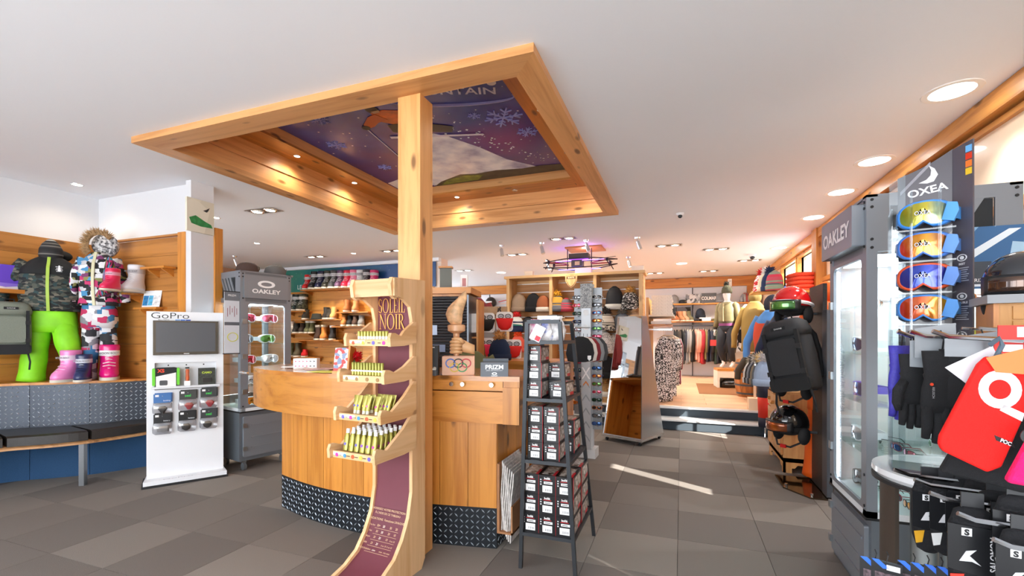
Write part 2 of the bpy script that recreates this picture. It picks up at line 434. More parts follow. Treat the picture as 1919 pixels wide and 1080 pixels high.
# shop front behind the camera: a glazed wall that lets the daylight in
fr = MB().bx(-9.2, 1.95, -2.6, -2.45, 0, .12).bx(-9.2, 1.95, -2.6, -2.45, 2.6, H)
for x in (-9.2, -7.0, -4.8, -2.6, -.4, 1.8): fr.bx(x, x + .1, -2.6, -2.45, .12, 2.6)
struct('window_3', fr, GREY)
struct('wall_daylight_block', MB().bx(-9.2, -5.4, -2.44, -2.3, 0, H), WHITE)  # unseen wall piece added to keep front daylight off the alcove
# ------------------------------------------------------------------ wooden coffer in the ceiling, its picture and its lamps
cf = thing('ceiling_coffer', 'large square wooden coffer frame set in the white ceiling over the counter', 'ceiling frame', (-2.22, 3.8, H))
def cbx(n, x0, x1, y0, y1, z0, z1, m): return MB().bx(x0 + 2.22, x1 + 2.22, y0 - 3.8, y1 - 3.8, z0 - H, z1 - H).build(n, m, cf)
def mitre(pts, m): return MB().prism([(x + 2.22, y - 3.8) for x, y in pts], FB - H, .0, 'xy').build('frame_board', m, cf)
O = (-3.77, -.685, 2.15, 5.42); I = (-3.61, -.84, 2.33, 5.24)
mitre([(O[0], O[2]), (O[1], O[2]), (I[1], I[2]), (I[0], I[2])], CW_X); mitre([(O[0], O[3]), (O[1], O[3]), (I[1], I[3]), (I[0], I[3])], CW_X)
mitre([(O[0], O[2]), (I[0], I[2]), (I[0], I[3]), (O[0], O[3])], CW_Y); mitre([(O[1], O[2]), (I[1], I[2]), (I[1], I[3]), (O[1], O[3])], CW_Y)
LZ, PZc = 3.02, 3.13
for a, b, e in ((H, 2.865, 0), (2.868, LZ, .012)):
    cbx('side_plank', I[0] - .03, I[0] + e, I[2], I[3], a, b, CW_Y); cbx('side_plank', I[1] - e, I[1] + .03, I[2], I[3], a, b, CW_Y)
    cbx('side_plank', I[0] + e, I[1] - e, I[3] - e, I[3] + .03, a, b, CW_X); cbx('side_plank', I[0] + e, I[1] - e, I[2] - .03, I[2] + e, a, b, CW_X)
J = (-3.33, -1.13, 2.62, 4.92)
DW_X, DW_Y = wood('x', 'b8762f', '96591c'), wood('y', 'b8762f', '96591c')  # darker wood puts the shade of the down-facing ledge into its colour
cbx('ledge_board', I[0] - .02, J[0], I[2], I[3], LZ, LZ + .02, DW_Y); cbx('ledge_board', J[1], I[1] + .02, I[2], I[3], LZ, LZ + .02, DW_Y)
cbx('ledge_board', J[0], J[1], J[3], I[3] + .02, LZ, LZ + .02, DW_X); cbx('ledge_board', J[0], J[1], I[2] - .02, J[2], LZ, LZ + .02, DW_X)
cbx('upper_board', J[0] - .03, J[0] - .004, J[2], J[3], LZ + .0205, PZc, CW_Y); cbx('upper_board', J[1] + .004, J[1] + .03, J[2], J[3], LZ + .0205, PZc, CW_Y)
cbx('upper_board', J[0] - .004, J[1] + .004, J[3] + .004, J[3] + .03, LZ + .0205, PZc, CW_X); cbx('upper_board', J[0] - .004, J[1] + .004, J[2] - .03, J[2] - .004, LZ + .0205, PZc, CW_X)
def sky_print():
    m = N('poster_sky'); tc = m.n('ShaderNodeTexCoord'); sp = m.n('ShaderNodeSeparateXYZ'); m.l(tc.outputs['Object'], sp.inputs[0])
    no = m.n('ShaderNodeTexNoise', i_Scale=1.6, i_Detail=3.0); m.l(tc.outputs['Object'], no.inputs['Vector'])
    f = m.math('ADD', m.math('MULTIPLY', sp.outputs[1], .28), m.math('MULTIPLY', no.outputs[0], .9))
    c = m.ramp(f, [(.2, C('4a55a8')), (.4, C('3a3684')), (.6, C('4b2f78')), (.85, C('5a3f8c'))])
    gr = m.n('ShaderNodeVectorMath', operation='DISTANCE'); gr.inputs[1].default_value = (.61, .19, 0); m.l(tc.outputs['Object'], gr.inputs[0])
    pk = m.ramp(gr.outputs['Value'], [(.0, (.7, .7, .7)), (.45, (0, 0, 0))])
    vo = m.n('ShaderNodeTexVoronoi', i_Scale=11.0); m.l(tc.outputs['Object'], vo.inputs['Vector'])
    st = m.ramp(vo.outputs['Distance'], [(.07, (1, 1, 1)), (.12, (0, 0, 0))])
    c = m.mix(pk, c, C('9c2a72')); m.l(m.mix(m.math('MULTIPLY', st, .8), c, C('e8e8ff')), m.b.inputs['Base Color'])
    m.b.inputs['Roughness'].default_value = .25; return m.m
PX0, PY0 = (J[0] + J[1]) / 2, (J[2] + J[3]) / 2
po = thing('ceiling_poster', 'purple winter sports picture with skier and snowflakes mounted inside the ceiling coffer', 'picture', (PX0, PY0, PZc + .012))
MB().bx(J[0] - PX0 - .03, J[1] - PX0 + .03, J[2] - PY0 - .03, J[3] - PY0 + .03, -.0115, 0).build('print_sheet', sky_print(), po)
def flat(name, pts, m, zz=-.0135): 
    b = MB(); b.prism(pts, zz - .001, zz + .001, 'xy'); return b.build(name, m, po)
snow = [(-.6, .6), (-.3, .15), (0, -.05), (.12, -.15), (.22, -.04), (.39, .28), (.53, .65), (.77, .96), (1.0, 1.0), (.43, 1.08), (-.16, 1.05), (-.6, 1.12)]
def snow_mat():
    m = N('snow_print'); tc = m.n('ShaderNodeTexCoord'); no = m.n('ShaderNodeTexNoise', i_Scale=4.0, i_Detail=6.0); m.l(tc.outputs['Object'], no.inputs['Vector'])
    m.l(m.ramp(no.outputs[0], [(.3, C('8a8cb4')), (.46, C('d4d8e6')), (.6, C('f4f5f9'))]), m.b.inputs['Base Color']); m.b.inputs['Roughness'].default_value = .3; return m.m
SNM = snow_mat(); flat('snow_print', snow, SNM)
rnd = random.Random(5)
b = MB()
for k in range(60):
    a = rnd.random(); x, y = .12 + .75 * a + rnd.gauss(.08, .06), -.2 + 1.15 * a + rnd.gauss(-.1, .08); r = rnd.uniform(.004, .014); b.prism([(x - r, y), (x, y - r), (x + r, y), (x, y + r)], -.0145, -.0125, 'xy')
b.build('snow_spray', M('f0f0f8', .4), po, kind='stuff')
flat('snow_print', [(-1.08, .85), (-.8, .75), (-.6, .95), (-.6, 1.1), (-1.08, 1.12)], SNM)
flat('rock_print', [(-.6, 1.14), (-.45, 1.02), (-.13, .88), (.05, .92), (.31, .90), (.6, .95), (.8, .93), (1.08, .97), (1.08, 1.14)], M('3c3320', .4, bump=.0, var=.6, bscale=9), -.0155)
flat('grass_print', [(-.5, 1.12), (-.36, 1.0), (-.1, .92), (.12, .97), (0, 1.1)], M('6f7a22', .4, var=.5, bscale=14), -.018)
org, blk_ = M('d0651f', .4, var=.3, bscale=12), M('1c1518', .4)
flat('skier_print', [(-.17, -.66), (-.05, -.67), (.12, -.6), (.24, -.46), (.1, -.39), (-.1, -.42), (-.2, -.52)], org)
flat('skier_print', [(-.15, -.64), (-.24, -.61), (-.36, -.51), (-.35, -.44), (-.29, -.45), (-.21, -.5), (-.1, -.52)], M('c0561a', .4), -.0165)
flat('head_print', [(-.12 + .055 * cos(a), -.71 + .06 * sin(a)) for a in [k * pi / 6 for k in range(12)]], blk_, -.018)
flat('goggle_print', [(-.15, -.69), (-.07, -.69), (-.08, -.655), (-.14, -.655)], M('b08a6a', .3), -.020)
flat('glove_print', [(-.37 + .04 * cos(a), -.46 + .04 * sin(a)) for a in [k * pi / 5 for k in range(10)]], blk_, -.019)
flat('skier_print', [(-.16, -.44), (.1, -.40), (.36, -.22), (.3, -.12), (0, -.24), (-.2, -.30)], blk_, -.017)
flat('ski_print', [(-.28, -.24), (.55, .0), (.55, .03), (-.29, -.20)], M('d8d0e0', .4), -.0195)
flat('ski_print', [(-.385, -.44), (-.375, -.44), (-.49, .30), (-.50, .30)], M('c9c4da', .4), -.017)
def flake(x, y, r):
    b = MB()
    for k in range(6):
        a = pi * k / 3
        for p, q in (((0, 0), (r, 0)), ((r * .55, 0), (r * .8, r * .26)), ((r * .55, 0), (r * .8, -r * .26)), ((r * .3, 0), (r * .45, r * .16)), ((r * .3, 0), (r * .45, -r * .16))):
            rp = lambda t: (x + t[0] * cos(a) - t[1] * sin(a), y + t[0] * sin(a) + t[1] * cos(a), -.0135)
            b.cyl(rp(p), rp(q), r * .05, n=4)
    b.build('snowflake_print', M('8d8fd0', .4), po)
flake(.83, -.21, .17); flake(.93, .12, .10); flake(.61, -.32, .06); flake(-.65, -.71, .09); flake(-.88, -.25, .1); flake(-.8, .4, .08)
flat('moon_print', [(.94 + .035 * cos(a), -.73 + .035 * sin(a)) for a in [k * pi / 8 for k in range(16)]], M('d8d4d8', .4))
text('MOUNTAIN', .135, M('c9cbe6', .4), po, (.56, -.70, -.0135), (pi, 0, .34), 1.05, bold=.012)
b = MB(); b.tube([(.55 + .48 * cos(a) - .0 + .0, -.64 + .17 * (cos(a) + .0) * .8 + .10 * sin(a), -.0135) for a in [-.2 + pi * 1.1 * k / 20 for k in range(21)]], [.002 + .014 * sin(pi * k / 20) for k in range(21)], 4); b.build('arc_print', M('9a9cd6', .4), po)
def spot(loc, power, col=(1, .83, .62), blend=.9, size=130, r=.03):
    l = bpy.data.lights.new('lamp_light', 'SPOT'); l.energy = power; l.color = col; l.spot_size = radians(size); l.spot_blend = blend; l.shadow_soft_size = r
    o = bpy.data.objects.new('lamp_light', l); COL.objects.link(o); o.location = loc; return o
def downlight(r, loc, label, power, emit, ring_m=CHROME, group=None, name='downlight', col=(1, .83, .62)):
    t = thing(name, label, 'light', loc, 0, group)
    MB().lathe([(r * .86, -.004), (r, -.006), (r * 1.12, -.004), (r * 1.14, 0), (r * .86, 0)], 20).build('trim_ring', ring_m, t, True)
    MB().lathe([(.001, -.003), (r * .86, -.003), (r * .86, 0)], 20).build('diffuser', emit, t)
    if power:
        o = spot((0, 0, -.03), power, col, size=150 if r < .1 else 105); o.parent = t
    return t
cl_lamps = [((-1.0, 3.33), 'near right'), ((-1.0, 4.2), 'middle right'), ((-1.0, 4.93), 'far right corner'), ((-2.62, 5.08), 'far side left'), ((-1.85, 5.08), 'far side middle'), ((-3.46, 3.38), 'near left'), ((-3.46, 4.2), 'middle left')]
for (x, y), w_ in cl_lamps:
    downlight(.03, (x, y, LZ), 'small round chrome spotlight in the coffer ledge, %s' % w_, 9 if w_ != 'far side middle' else 0, LAMP if w_ != 'far side middle' else CHROME, group='spotlights in the coffer ledge', name='recessed_spotlight')
wp = thing('wooden_post', 'square pale wooden post rising from the counter to the ceiling coffer', 'post', (-1.495, 2.36, 0))
MB().bx(-.075, .075, -.07, .07, 0, FB).build('post_beam', wood('z', 'dfa566', 'c68544', .45), wp)
# ================================================================== sales counter
def poly_at(pts, s):
    """point and tangent at arc length s of a polyline"""
    for a, b in zip(pts, pts[1:]):
        L = sqrt((b[0] - a[0]) ** 2 + (b[1] - a[1]) ** 2)
        if s <= L or b is pts[-1]:
            k = s / L; t = Vector(((b[0] - a[0]) / L, (b[1] - a[1]) / L, 0)); return Vector((a[0] + (b[0] - a[0]) * k, a[1] + (b[1] - a[1]) * k, 0)), t
        s -= L
def plen(pts): return sum(sqrt((b[0] - a[0]) ** 2 + (b[1] - a[1]) ** 2) for a, b in zip(pts, pts[1:]))
def smoothed(pts, n=3):
    for _ in range(n):
        q = [pts[0]]
        for a, b in zip(pts, pts[1:]): q += [(a[0] * .75 + b[0] * .25, a[1] * .75 + b[1] * .25), (a[0] * .25 + b[0] * .75, a[1] * .25 + b[1] * .75)]
        pts = q + [pts[-1]]
    return pts
def wall_strip(mb, pts, s0, s1, z0, z1, th, n=4, inward=1, mi=0):
    """curved upright board following a polyline between two arc lengths"""
    rings = []
    for k in range(n + 1):
        p, t = poly_at(pts, s0 + (s1 - s0) * k / n); nn = Vector((-t.y, t.x, 0)) * th * inward
        rings.append([(p.x, p.y, z0), (p.x, p.y, z1), (p.x + nn.x, p.y + nn.y, z1), (p.x + nn.x, p.y + nn.y, z0)])
    return mb.loft(rings, mi)
CT = thing('sales_counter', 'curved wooden sales counter with diamond plate base around the post', 'counter', (0, 0, 0))
BASE = smoothed([(-2.83, 2.62), (-2.45, 2.50), (-2.0, 2.445), (-1.6, 2.46), (-1.05, 2.56)])
APR = smoothed([(-3.17, 2.66), (-2.95, 2.50), (-2.5, 2.36), (-2.05, 2.335), (-1.62, 2.45), (-1.4, 2.49), (-.9, 2.55)])
L = plen(BASE); n = 10
for k in range(n):
    mb = MB(); wall_strip(mb, BASE, L * k / n + .0015, L * (k + 1) / n - .0015, .245, .77, .03); mb.build('front_plank', BW_Z, CT)
mb = MB(); wall_strip(mb, BASE, 0, L, 0, .245, .03, 24); mb.build('diamond_plate', M('23282e', .45, .5), CT)
def on_base(s, zz):
    p, t = poly_at(BASE, s); nn = Vector((t.y, -t.x, 0)); return Vector((p.x, p.y, zz)) + nn * .0005, t, nn
mb = MB(); lugs(mb, on_base, L, .24, .034, .031, .0085, .003)
mb.build('plate_lugs', M('a9b6c2', .35, .6), CT, kind='stuff')
# right side and left end of the base
for k in range(3): MB().bx(-1.078, -1.05, 2.57 + k * .17, 2.57 + k * .17 + .167, .245, .77).build('side_plank', BW_Z, CT)
MB().bx(-1.078, -1.05, 2.56, 3.07, 0, .245).build('diamond_plate', M('3c4249', .42, .6), CT)
mb = MB(); lugs(mb, lambda s, z: (Vector((-1.0495, 2.57 + s, z)), Vector((0, 1, 0)), Vector((1, 0, 0))), .5, .24, .034, .031, .0085, .003); mb.build('plate_lugs', M('a9b6c2', .35, .6), CT, kind='stuff')
MB().bx(-2.83, -2.80, 2.63, 3.1, 0, .77).build('end_panel', BW_Z, CT)
LA = plen(APR)
def arc_of(pts, x):
    s = 0
    for a, b in zip(pts, pts[1:]):
        if a[0] <= x <= b[0]: return s + (x - a[0]) / (b[0] - a[0]) * sqrt((b[0] - a[0]) ** 2 + (b[1] - a[1]) ** 2)
        s += sqrt((b[0] - a[0]) ** 2 + (b[1] - a[1]) ** 2)
sA = arc_of(APR, -1.53); sB = arc_of(APR, -1.0)
mb = MB(); wall_strip(mb, APR, 0, sA, .765, 1.02, .03, 26); mb.build('apron_board', BW_X, CT)
mb = MB(); wall_strip(mb, APR, sA + .003, sB - .003, .765, .955, .03, 6); mb.build('apron_board', BW_X, CT)
mb = MB(); wall_strip(mb, APR, sA + .003, sB - .003, .962, 1.02, .03, 6); mb.build('top_rail', BW_X, CT)
mb = MB(); wall_strip(mb, APR, sB, LA, .765, .985, -.012, 3); wall_strip(mb, APR, sB, LA, .765, 1.02, .03, 3); mb.build('door_panel', BW_Z, CT)
MB().bx(-.93, -.90, 2.56, 3.05, .765, 1.02).build('side_board', BW_Y, CT)
MB().bx(-3.16, -3.13, 2.69, 3.1, .765, 1.02).build('side_board', BW_Y, CT)
top = APR + [(-.89, 3.1), (-1.5, 3.1), (-2.1, 3.05), (-2.7, 3.1), (-3.19, 3.15)]
MB().prism(top, 1.02, 1.05, 'xy').build('worktop', wood('x', 'd0883c', 'b06c26', .22, coat=.6), CT)
for px, py in ((853, 715), (872, 716), (925, 715)):
    p = PY(px, py, 2.53 if px < 900 else 2.545); sN = arc_of(APR, p.x); q, t = poly_at(APR, sN); nn = Vector((t.y, -t.x, 0))
    b = MB(); c = Vector((q.x, q.y, 1.0)); b.cyl(c, c + nn * .012, .007); b.cyl(c + nn * .012, c + nn * .026, .016, .013); b.build('knob', CHROME, CT, True)
MB().bx(-3.2, -3.15, 2.585, 2.605, 1.0, 1.012).cyl((-3.2, 2.595, 1.006), (-3.23, 2.595, 1.006), .012).build('hook', CHROME, CT)
MB().bx(-2.5, -1.1, 2.75, 2.78, .0, 1.02).build('inner_panel', BW_Z, CT)
# panel and newspapers on the right side of the counter
nh = thing('newspaper_holder', 'plain brown board holder fixed low on the right side of the counter', 'holder', (-1.045, 2.72, 0))
MB().bx(0, .016, -.17, .30, .10, .52).build('backing_board', M('9a6a44', .7, var=.15, bscale=9), nh); MB().bx(.016, .10, -.17, .30, .10, .112).bx(.09, .10, -.17, .30, .10, .27).build('pocket', M('9a6a44', .7, var=.15, bscale=9), nh)
paper = M('c9c4c0', .9, var=.25, bscale=40)
for k in range(7):
    b = MB(); x = .022 + k * .0095
    b.slab(lambda u, v: (x + .02 * v * v * (.2 + k * .12), -.15 + .3 * u + .01 * sin(9 * v + k), .114 + .42 * v - .012 * k), 3, 6, .006)
    o = b.build('newspaper', paper, None, True, loc=nh.location); tag(o, 'folded grey newspaper, %s from the counter in the side holder' % ordn(k), 'newspaper', 'newspapers in the side holder')
# ================================================================== sun care stand in front of the post
PHI = radians(26); SA = YAW - PHI
rr = P(797, 1062, 2.555); St = thing('display_stand', 'pale wooden display stand with maroon banner and four trays before the post', 'stand', (0, 0, 0), SA)
rx = Vector((cos(SA), sin(SA), 0)); St.location = (rr.x - .14 * rx.x, rr.y - .14 * rx.y, 0)
side = [(0, .05), (0, 1.605), (-.27, 1.595), (-.285, 1.56), (-.275, 1.50), (-.25, 1.485), (-.225, 1.50), (-.19, 1.49), (-.13, 1.45), (-.112, 1.38), (-.112, .45), (-.14, .32), (-.19, .22), (-.25, .145), (-.33, .10), (-.42, .075), (-.45, .085), (-.465, .06), (-.45, 0), (-.30, 0), (-.18, .02), (-.12, .0), (-.03, 0)]
for sx in (-1, 1): MB().prism([(y, z) for y, z in side], sx * .14, sx * .119, 'yz').build('side_board', SW_Z, St)
MB().bx(-.15, .15, -.268, -.245, 1.50, 1.59).build('header_board', SW_X, St)
ban = [(-.09, 1.52), (-.092, 1.2), (-.094, .8), (-.098, .46), (-.125, .32), (-.17, .215), (-.235, .13), (-.33, .085), (-.43, .055)]
mb = MB(); mb.loft([[(x, y, z) for x in (-.119, -.05, .05, .119)] + [(x, y + .008, z - .004) for x in (.119, .05, -.05, -.119)] for y, z in ban])
BANM = M('6d333f', .6, var=.06, bscale=5); mb.build('banner', BANM, St, True)
GOLD = M('e0a44a', .5)
def serif(word, h, m, parent, loc, rot=(pi / 2, 0, 0)):
    """Roman capitals with serifs: stems and bowls as flat outlines"""
    b = MB(); x = 0; T, tN, sr = .13, .05, .10
    def stem(x0, w=T, z0=0, z1=1): b.prism([(x0, z0), (x0 + w, z0), (x0 + w, z1), (x0, z1)], -.003, 0, 'xz')
    def ser(x0, x1, z): b.prism([(x0, z), (x1, z), (x1, z + .035), (x0, z + .035)], -.003, 0, 'xz')
    def bowl(cx, cz, rx_, rz_, a0, a1, th0, th1, n=22):
        o, i = [], []
        for k in range(n + 1):
            a = radians(a0 + (a1 - a0) * k / n); q = th1 + (th0 - th1) * abs(cos(a))
            o.append((cx + rx_ * cos(a), cz + rz_ * sin(a))); i.append((cx + (rx_ - q) * cos(a), cz + (rz_ - tN * .9) * sin(a)))
        for k in range(n): b.prism([o[k], o[k + 1], i[k + 1], i[k]], -.003, 0, 'xz')
    for ch in word:
        if ch == 'S':
            bowl(x + .27, .74, .24, .27, 25, 270, .12, .05); bowl(x + .27, .26, .27, .27, -150, 90, .13, .05); ser(x + .44, x + .5, .72); ser(x + .0, x + .06, .22); x += .62
        elif ch == 'O': bowl(x + .46, .5, .46, .53, 0, 360, .14, .05, 34); x += 1.0
        elif ch == 'L': stem(x + .08); ser(x, x + .29, .965); ser(x, x + .55, 0); b.prism([(x + .5, 0), (x + .56, .25), (x + .52, .25), (x + .44, .03)], -.003, 0, 'xz'); x += .64
        elif ch == 'E':
            stem(x + .08); ser(x, x + .54, .965); ser(x, x + .56, 0); ser(x + .2, x + .42, .5)
            b.prism([(x + .5, 1), (x + .53, .76), (x + .49, .76), (x + .44, .97)], -.003, 0, 'xz'); b.prism([(x + .5, 0), (x + .58, .25), (x + .54, .25), (x + .44, .03)], -.003, 0, 'xz'); x += .68
        elif ch == 'I': stem(x + .08); ser(x, x + .29, 0); ser(x, x + .29, .965); x += .38
        elif ch == 'N':
            stem(x + .1, tN); stem(x + .72, tN); b.prism([(x + .06, 1), (x + .2, 1), (x + .77, 0), (x + .7, 0)], -.003, 0, 'xz'); ser(x, x + .25, 0); ser(x, x + .15, .965); ser(x + .62, x + .86, .965); x += .93
        elif ch == 'R':
            stem(x + .08); ser(x, x + .29, 0); ser(x, x + .25, .965); bowl(x + .24, .74, .32, .26, -90, 90, .13, .05); b.prism([(x + .24, .52), (x + .38, .5), (x + .74, 0), (x + .58, 0)], -.003, 0, 'xz'); ser(x + .55, x + .8, 0); x += .8
    for i in range(len(b.v)): v = b.v[i]; b.v[i] = ((v[0] - x / 2) * h, v[1] * h, v[2] * h)
    return b.build('lettering', m, parent, loc=loc)
serif('SOLEIL', .078, GOLD, St, (-.014, -.098, 1.424)).scale.x = .62
serif('NOIR', .084, GOLD, St, (-.012, -.098, 1.332)).scale.x = .70
PALE = M('d9b48c', .6)
def on_banner(y, z, tilt): return (0, y, z), (pi / 2 - tilt, 0, 0)
for s, zz, yy, tl, sz, m in (('CHOISISSEZ VOTRE PROTECTION', .335, -.141, .25, .0155, PALE), ('\u00c0 L\u2019AIDE DE CE TABLEAU', .315, -.146, .3, .0155, PALE), ('RADIATIONS  Fonctions UVA/UVB', .284, -.155, .4, .0165, PALE)):
    text(s, sz, m, St, (0, yy - .002, zz), (pi / 2 - tl, 0, 0), 1.0, bold=.004)
rows = [('Tr\u00e8s fort', '50+', '50', '30', '20'), ('Fort', '50', '30', '20', '10'), ('Moyen', '30', '20', '10', '6 ou 10'), ('Faible', '20', '20', '6 ou 10', '6 ou 10'), ('TYPE DE PEAU', 'enfants', 'claire', 'mate', 'tr\u00e8s mate')]
pth = [(-.165, .262, .55), (-.181, .237, .65), (-.2, .214, .75), (-.222, .192, .85), (-.245, .171, .95)]
for row, (yy, zz, tl) in zip(rows, pth):
    for s, x in zip(row, (-.082, -.038, -.002, .045, .084)):
        text(s, .0125 if x < -.05 or len(s) > 3 else .017, M('f2e4d2', .6) if x == -.002 else PALE, St, (x, yy - .012, zz - .004), (pi / 2 - tl, 0, 0), .85, bold=.006)
    MB().bx(-.06, .1, -.0005, .0005, 0, .0012).build('rule', PALE, St, loc=(0, yy - .0165, zz - .012))
trays = [(1.255, .275, .0), (1.07, .32, .0), (.875, .345, .02), (.69, .385, .03)]
FRUIT = [M(c, .5) for c in ('c8552e', 'd8c84a', '6a5fb8', 'b83a9a', '4a90c8')]
def tray(i, z, dp, rise):
    mb = MB().bx(-.115, .115, -dp, -.12, z, z + .012); mb.build('tray_board', SW_X, St)
    MB().bx(-.14, .14, -dp - .012, -dp, z - .012, z + .022).build('front_lip', SW_X, St)
    for sx in (-1, 1):
        pr = [(-dp - .03, z - .014), (-dp - .034, z + .03), (-dp - .024, z + .055), (-dp + .005, z + .055), (-dp + .05, z + .038), (-.2, z + .065 + rise * 2), (-.12, z + .115 + rise * 3), (-.10, z + .115 + rise * 3), (-.10, z - .0), (-.2, z - .012)]
        MB().prism(pr, sx * .14, sx * .158, 'yz').build('tray_side', SW_Y, St)
    MB().bx(-.135, -.03 if i < 3 else -.05, -dp - .0135, -dp - .012, z + .001, z + .017).build('price_strip', M('f1eee8', .6), St)
    for k in range(4 + (i > 1)):
        x = -.11 + .235 * k / (3.4 + (i > 1)); MB().cyl((x, -dp - .012, z + .004), (x, -dp - .0145, z + .004), .010, n=12).build('badge', FRUIT[(k + i) % 5] if i != 1 else M('9a7a4a', .6), St)
        if k and i != 1: MB().bx(x - .04, x - .02, -dp - .0135, -dp - .012, z + .002, z + .006).build('dash', M('4a3a2a', .6), St)
for i, (z, dp, rs) in enumerate(trays): tray(i, z, dp, rs)
OLIVE = M('a9a24e', .22, .35); OLIVE2 = M('8d8a3a', .25, .3); CAPW = M('eef1f4', .35)
def prod(kind):
    t = thing(kind, '', 'cosmetics')
    if kind == 'lip_stick':
        MB().lathe([(.0001, 0), (.0085, 0), (.0085, .026), (.0001, .026)], 10).build('body', M('e8e6da', .3), t, True)
        MB().lathe([(.0001, .026), (.0088, .026), (.0088, .05), (.0075, .053), (.0001, .053)], 10).build('cap', OLIVE, t, True)
    elif kind == 'sun_stick':
        MB().lathe([(.0001, 0), (.009, 0), (.009, .028), (.0001, .028)], 10).build('body', OLIVE, t, True)
        MB().lathe([(.0102, .028), (.0102, .036)], 10).build('collar', M('f4f4f0', .3), t, True)
        MB().lathe([(.0001, .036), (.0085, .036), (.0085, .072), (.007, .075), (.0001, .075)], 10).build('cap', OLIVE2, t, True)
    elif kind == 'cream_tube':
        MB().lathe([(.0001, 0), (.009, 0), (.009, .018), (.0001, .018)], 10).build('cap', M('e9ecd8', .3), t, True)
        MB().loft([ring(0, 0, .018, .012, .012, 12), ring(0, 0, .05, .014, .011, 12), ring(0, 0, .085, .0165, .004, 12), ring(0, 0, .096, .017, .0015, 12)]).build('body', OLIVE, t, True)
        MB().cyl((0, -.0125, .042), (0, -.0115, .042), .006, n=10).build('badge', M('6a5fb8', .5), t)
    else:
        MB().loft([ring(0, 0, 0, .0155, .010, 12, 3), ring(0, 0, .07, .0155, .010, 12, 3), ring(0, 0, .09, .009, .008, 12)]).build('body', OLIVE, t, True)
        MB().lathe([(.0001, .09), (.0095, .09), (.0095, .112), (.0001, .113)], 12).build('cap', CAPW, t, True)
        MB().cyl((0, -.0112, .035), (0, -.010, .035), .0075, n=10).build('badge', M('6a5fb8', .5), t)
    return t
pcnt = {}
def put(kind, x, y, z, lab, tilt=0, grp=None, recol=None):
    w = St.matrix_basis @ Vector((x, y, z)) if False else St.location + Vector((x * cos(SA) - y * sin(SA), x * sin(SA) + y * cos(SA), z))
    if kind not in pcnt: pcnt[kind] = o = prod(kind); o['label'] = lab
    else: o = dup(pcnt[kind], label=lab, recol=recol)
    o['group'] = grp; o.location = w; o.rotation_euler = (tilt, 0, SA)
for k in range(10): put('lip_stick', -.1 + .021 * k, -.255, 1.2672, 'short gold lip stick, %s from the left on the top tray' % ordn(k), 0, 'lip sticks on the top tray')
for k in range(11): put('sun_stick', -.1 + .0197 * k, -.298, 1.0822, 'gold sun stick with white collar, %s from the left on the second tray' % ordn(k), 0, 'sun sticks on the second tray')
BAD = ['b83a9a', '6a5fb8', 'd8c84a', 'c86aa0']
for r, xs_ in enumerate(([-.085, -.062, -.025, .0, .06], [-.05, -.012, .05, .075, .098], [-.005, .018, .04, .064, .09])):
    for k, x in enumerate(xs_): put('cream_tube', x, -.30 + r * .042, .888 + .001, 'flat gold cream tube, %s from left, %s row, third tray' % (ordn(k), ('front', 'middle', 'rear')[r]), -.16, 'cream tubes on the third tray', {'badge': M(BAD[(k + r) % 4], .5)})
for c in range(6):
    for r in range(6): put('sun_bottle', -.098 + c * .0375 + (r % 2) * .003, -.352 + r * .036, .7025 + .002, 'gold bottle with white cap, %s from left, %s row back, lowest tray' % (ordn(c), ordn(r)), -.18, 'white capped bottles on the lowest tray', {'badge': M(['c8552e', 'd8c84a', '6a5fb8', '8a4fc0', '8a4fc0', 'b83a9a'][c], .5)})
# ================================================================== metal ladder rack with goggle boxes
RK = thing('ladder_rack', 'black metal ladder rack with four shelves of boxed goggles right of the counter', 'rack', (0, 0, 0))
RM = M('3a3d41', .45, .5)
def bar(mb, a, b, w_=.012):
    a, b = Vector(a), Vector(b); d = (b - a).normalized(); u = Vector((0, 0, 1)) if abs(d.z) < .9 else Vector((0, 1, 0))
    s = d.cross(u).normalized(); t = s.cross(d); w_ = w_ / 2
    mb.loft([[p + s * w_ * i + t * w_ * j for i, j in ((1, 1), (-1, 1), (-1, -1), (1, -1))] for p in (a, b)])
def rk(z, right, back):
    k = z / 1.37; x = (-.84 + .065 * k) if not right else (-.53 - .065 * k); y = (2.95 - .36 * k) if back else (2.40 - .08 * k); return (x, y, z)
for r in (0, 1):
    for bk in (0, 1): mb = MB(); bar(mb, rk(0, r, bk), rk(1.37, r, bk), .02); mb.build('leg', RM, RK)
SHZ = (.20, .61, .95, 1.26)
for z in SHZ:
    a, b, c, d = rk(z, 0, 0), rk(z, 1, 0), rk(z, 1, 1), rk(z, 0, 1); mb = MB()
    mb.prism([(a[0] + .008, a[1] + .008), (b[0] - .008, b[1] + .008), (c[0] - .008, c[1] - .008), (d[0] + .008, d[1] - .008)], z - .004, z + .004, 'xy')
    for p, q in ((a, b), (b, c), (c, d), (d, a)): bar(mb, p, q, .018)
    mb.build('shelf', RM, RK)
for bk in (0, 1): mb = MB(); bar(mb, rk(1.37, 0, bk), rk(1.37, 1, bk), .02); mb.build('top_bar', RM, RK)
BXM = M('121215', .35); STK = M('e9e9ea', .6); REDP = M('c5222c', .4)
def photo_mat():
    m = N('box_photo'); tc = m.n('ShaderNodeTexCoord'); no = m.n('ShaderNodeTexNoise', i_Scale=16.0, i_Detail=2.0); m.l(tc.outputs['Object'], no.inputs['Vector'])
    m.l(m.ramp(no.outputs[0], [(.35, C('5b4a44')), (.5, C('c9bdb4')), (.6, C('8a7a70')), (.7, C('e6e0da'))]), m.b.inputs['Base Color']); m.b.inputs['Roughness'].default_value = .25; return m.m
PHO = photo_mat()
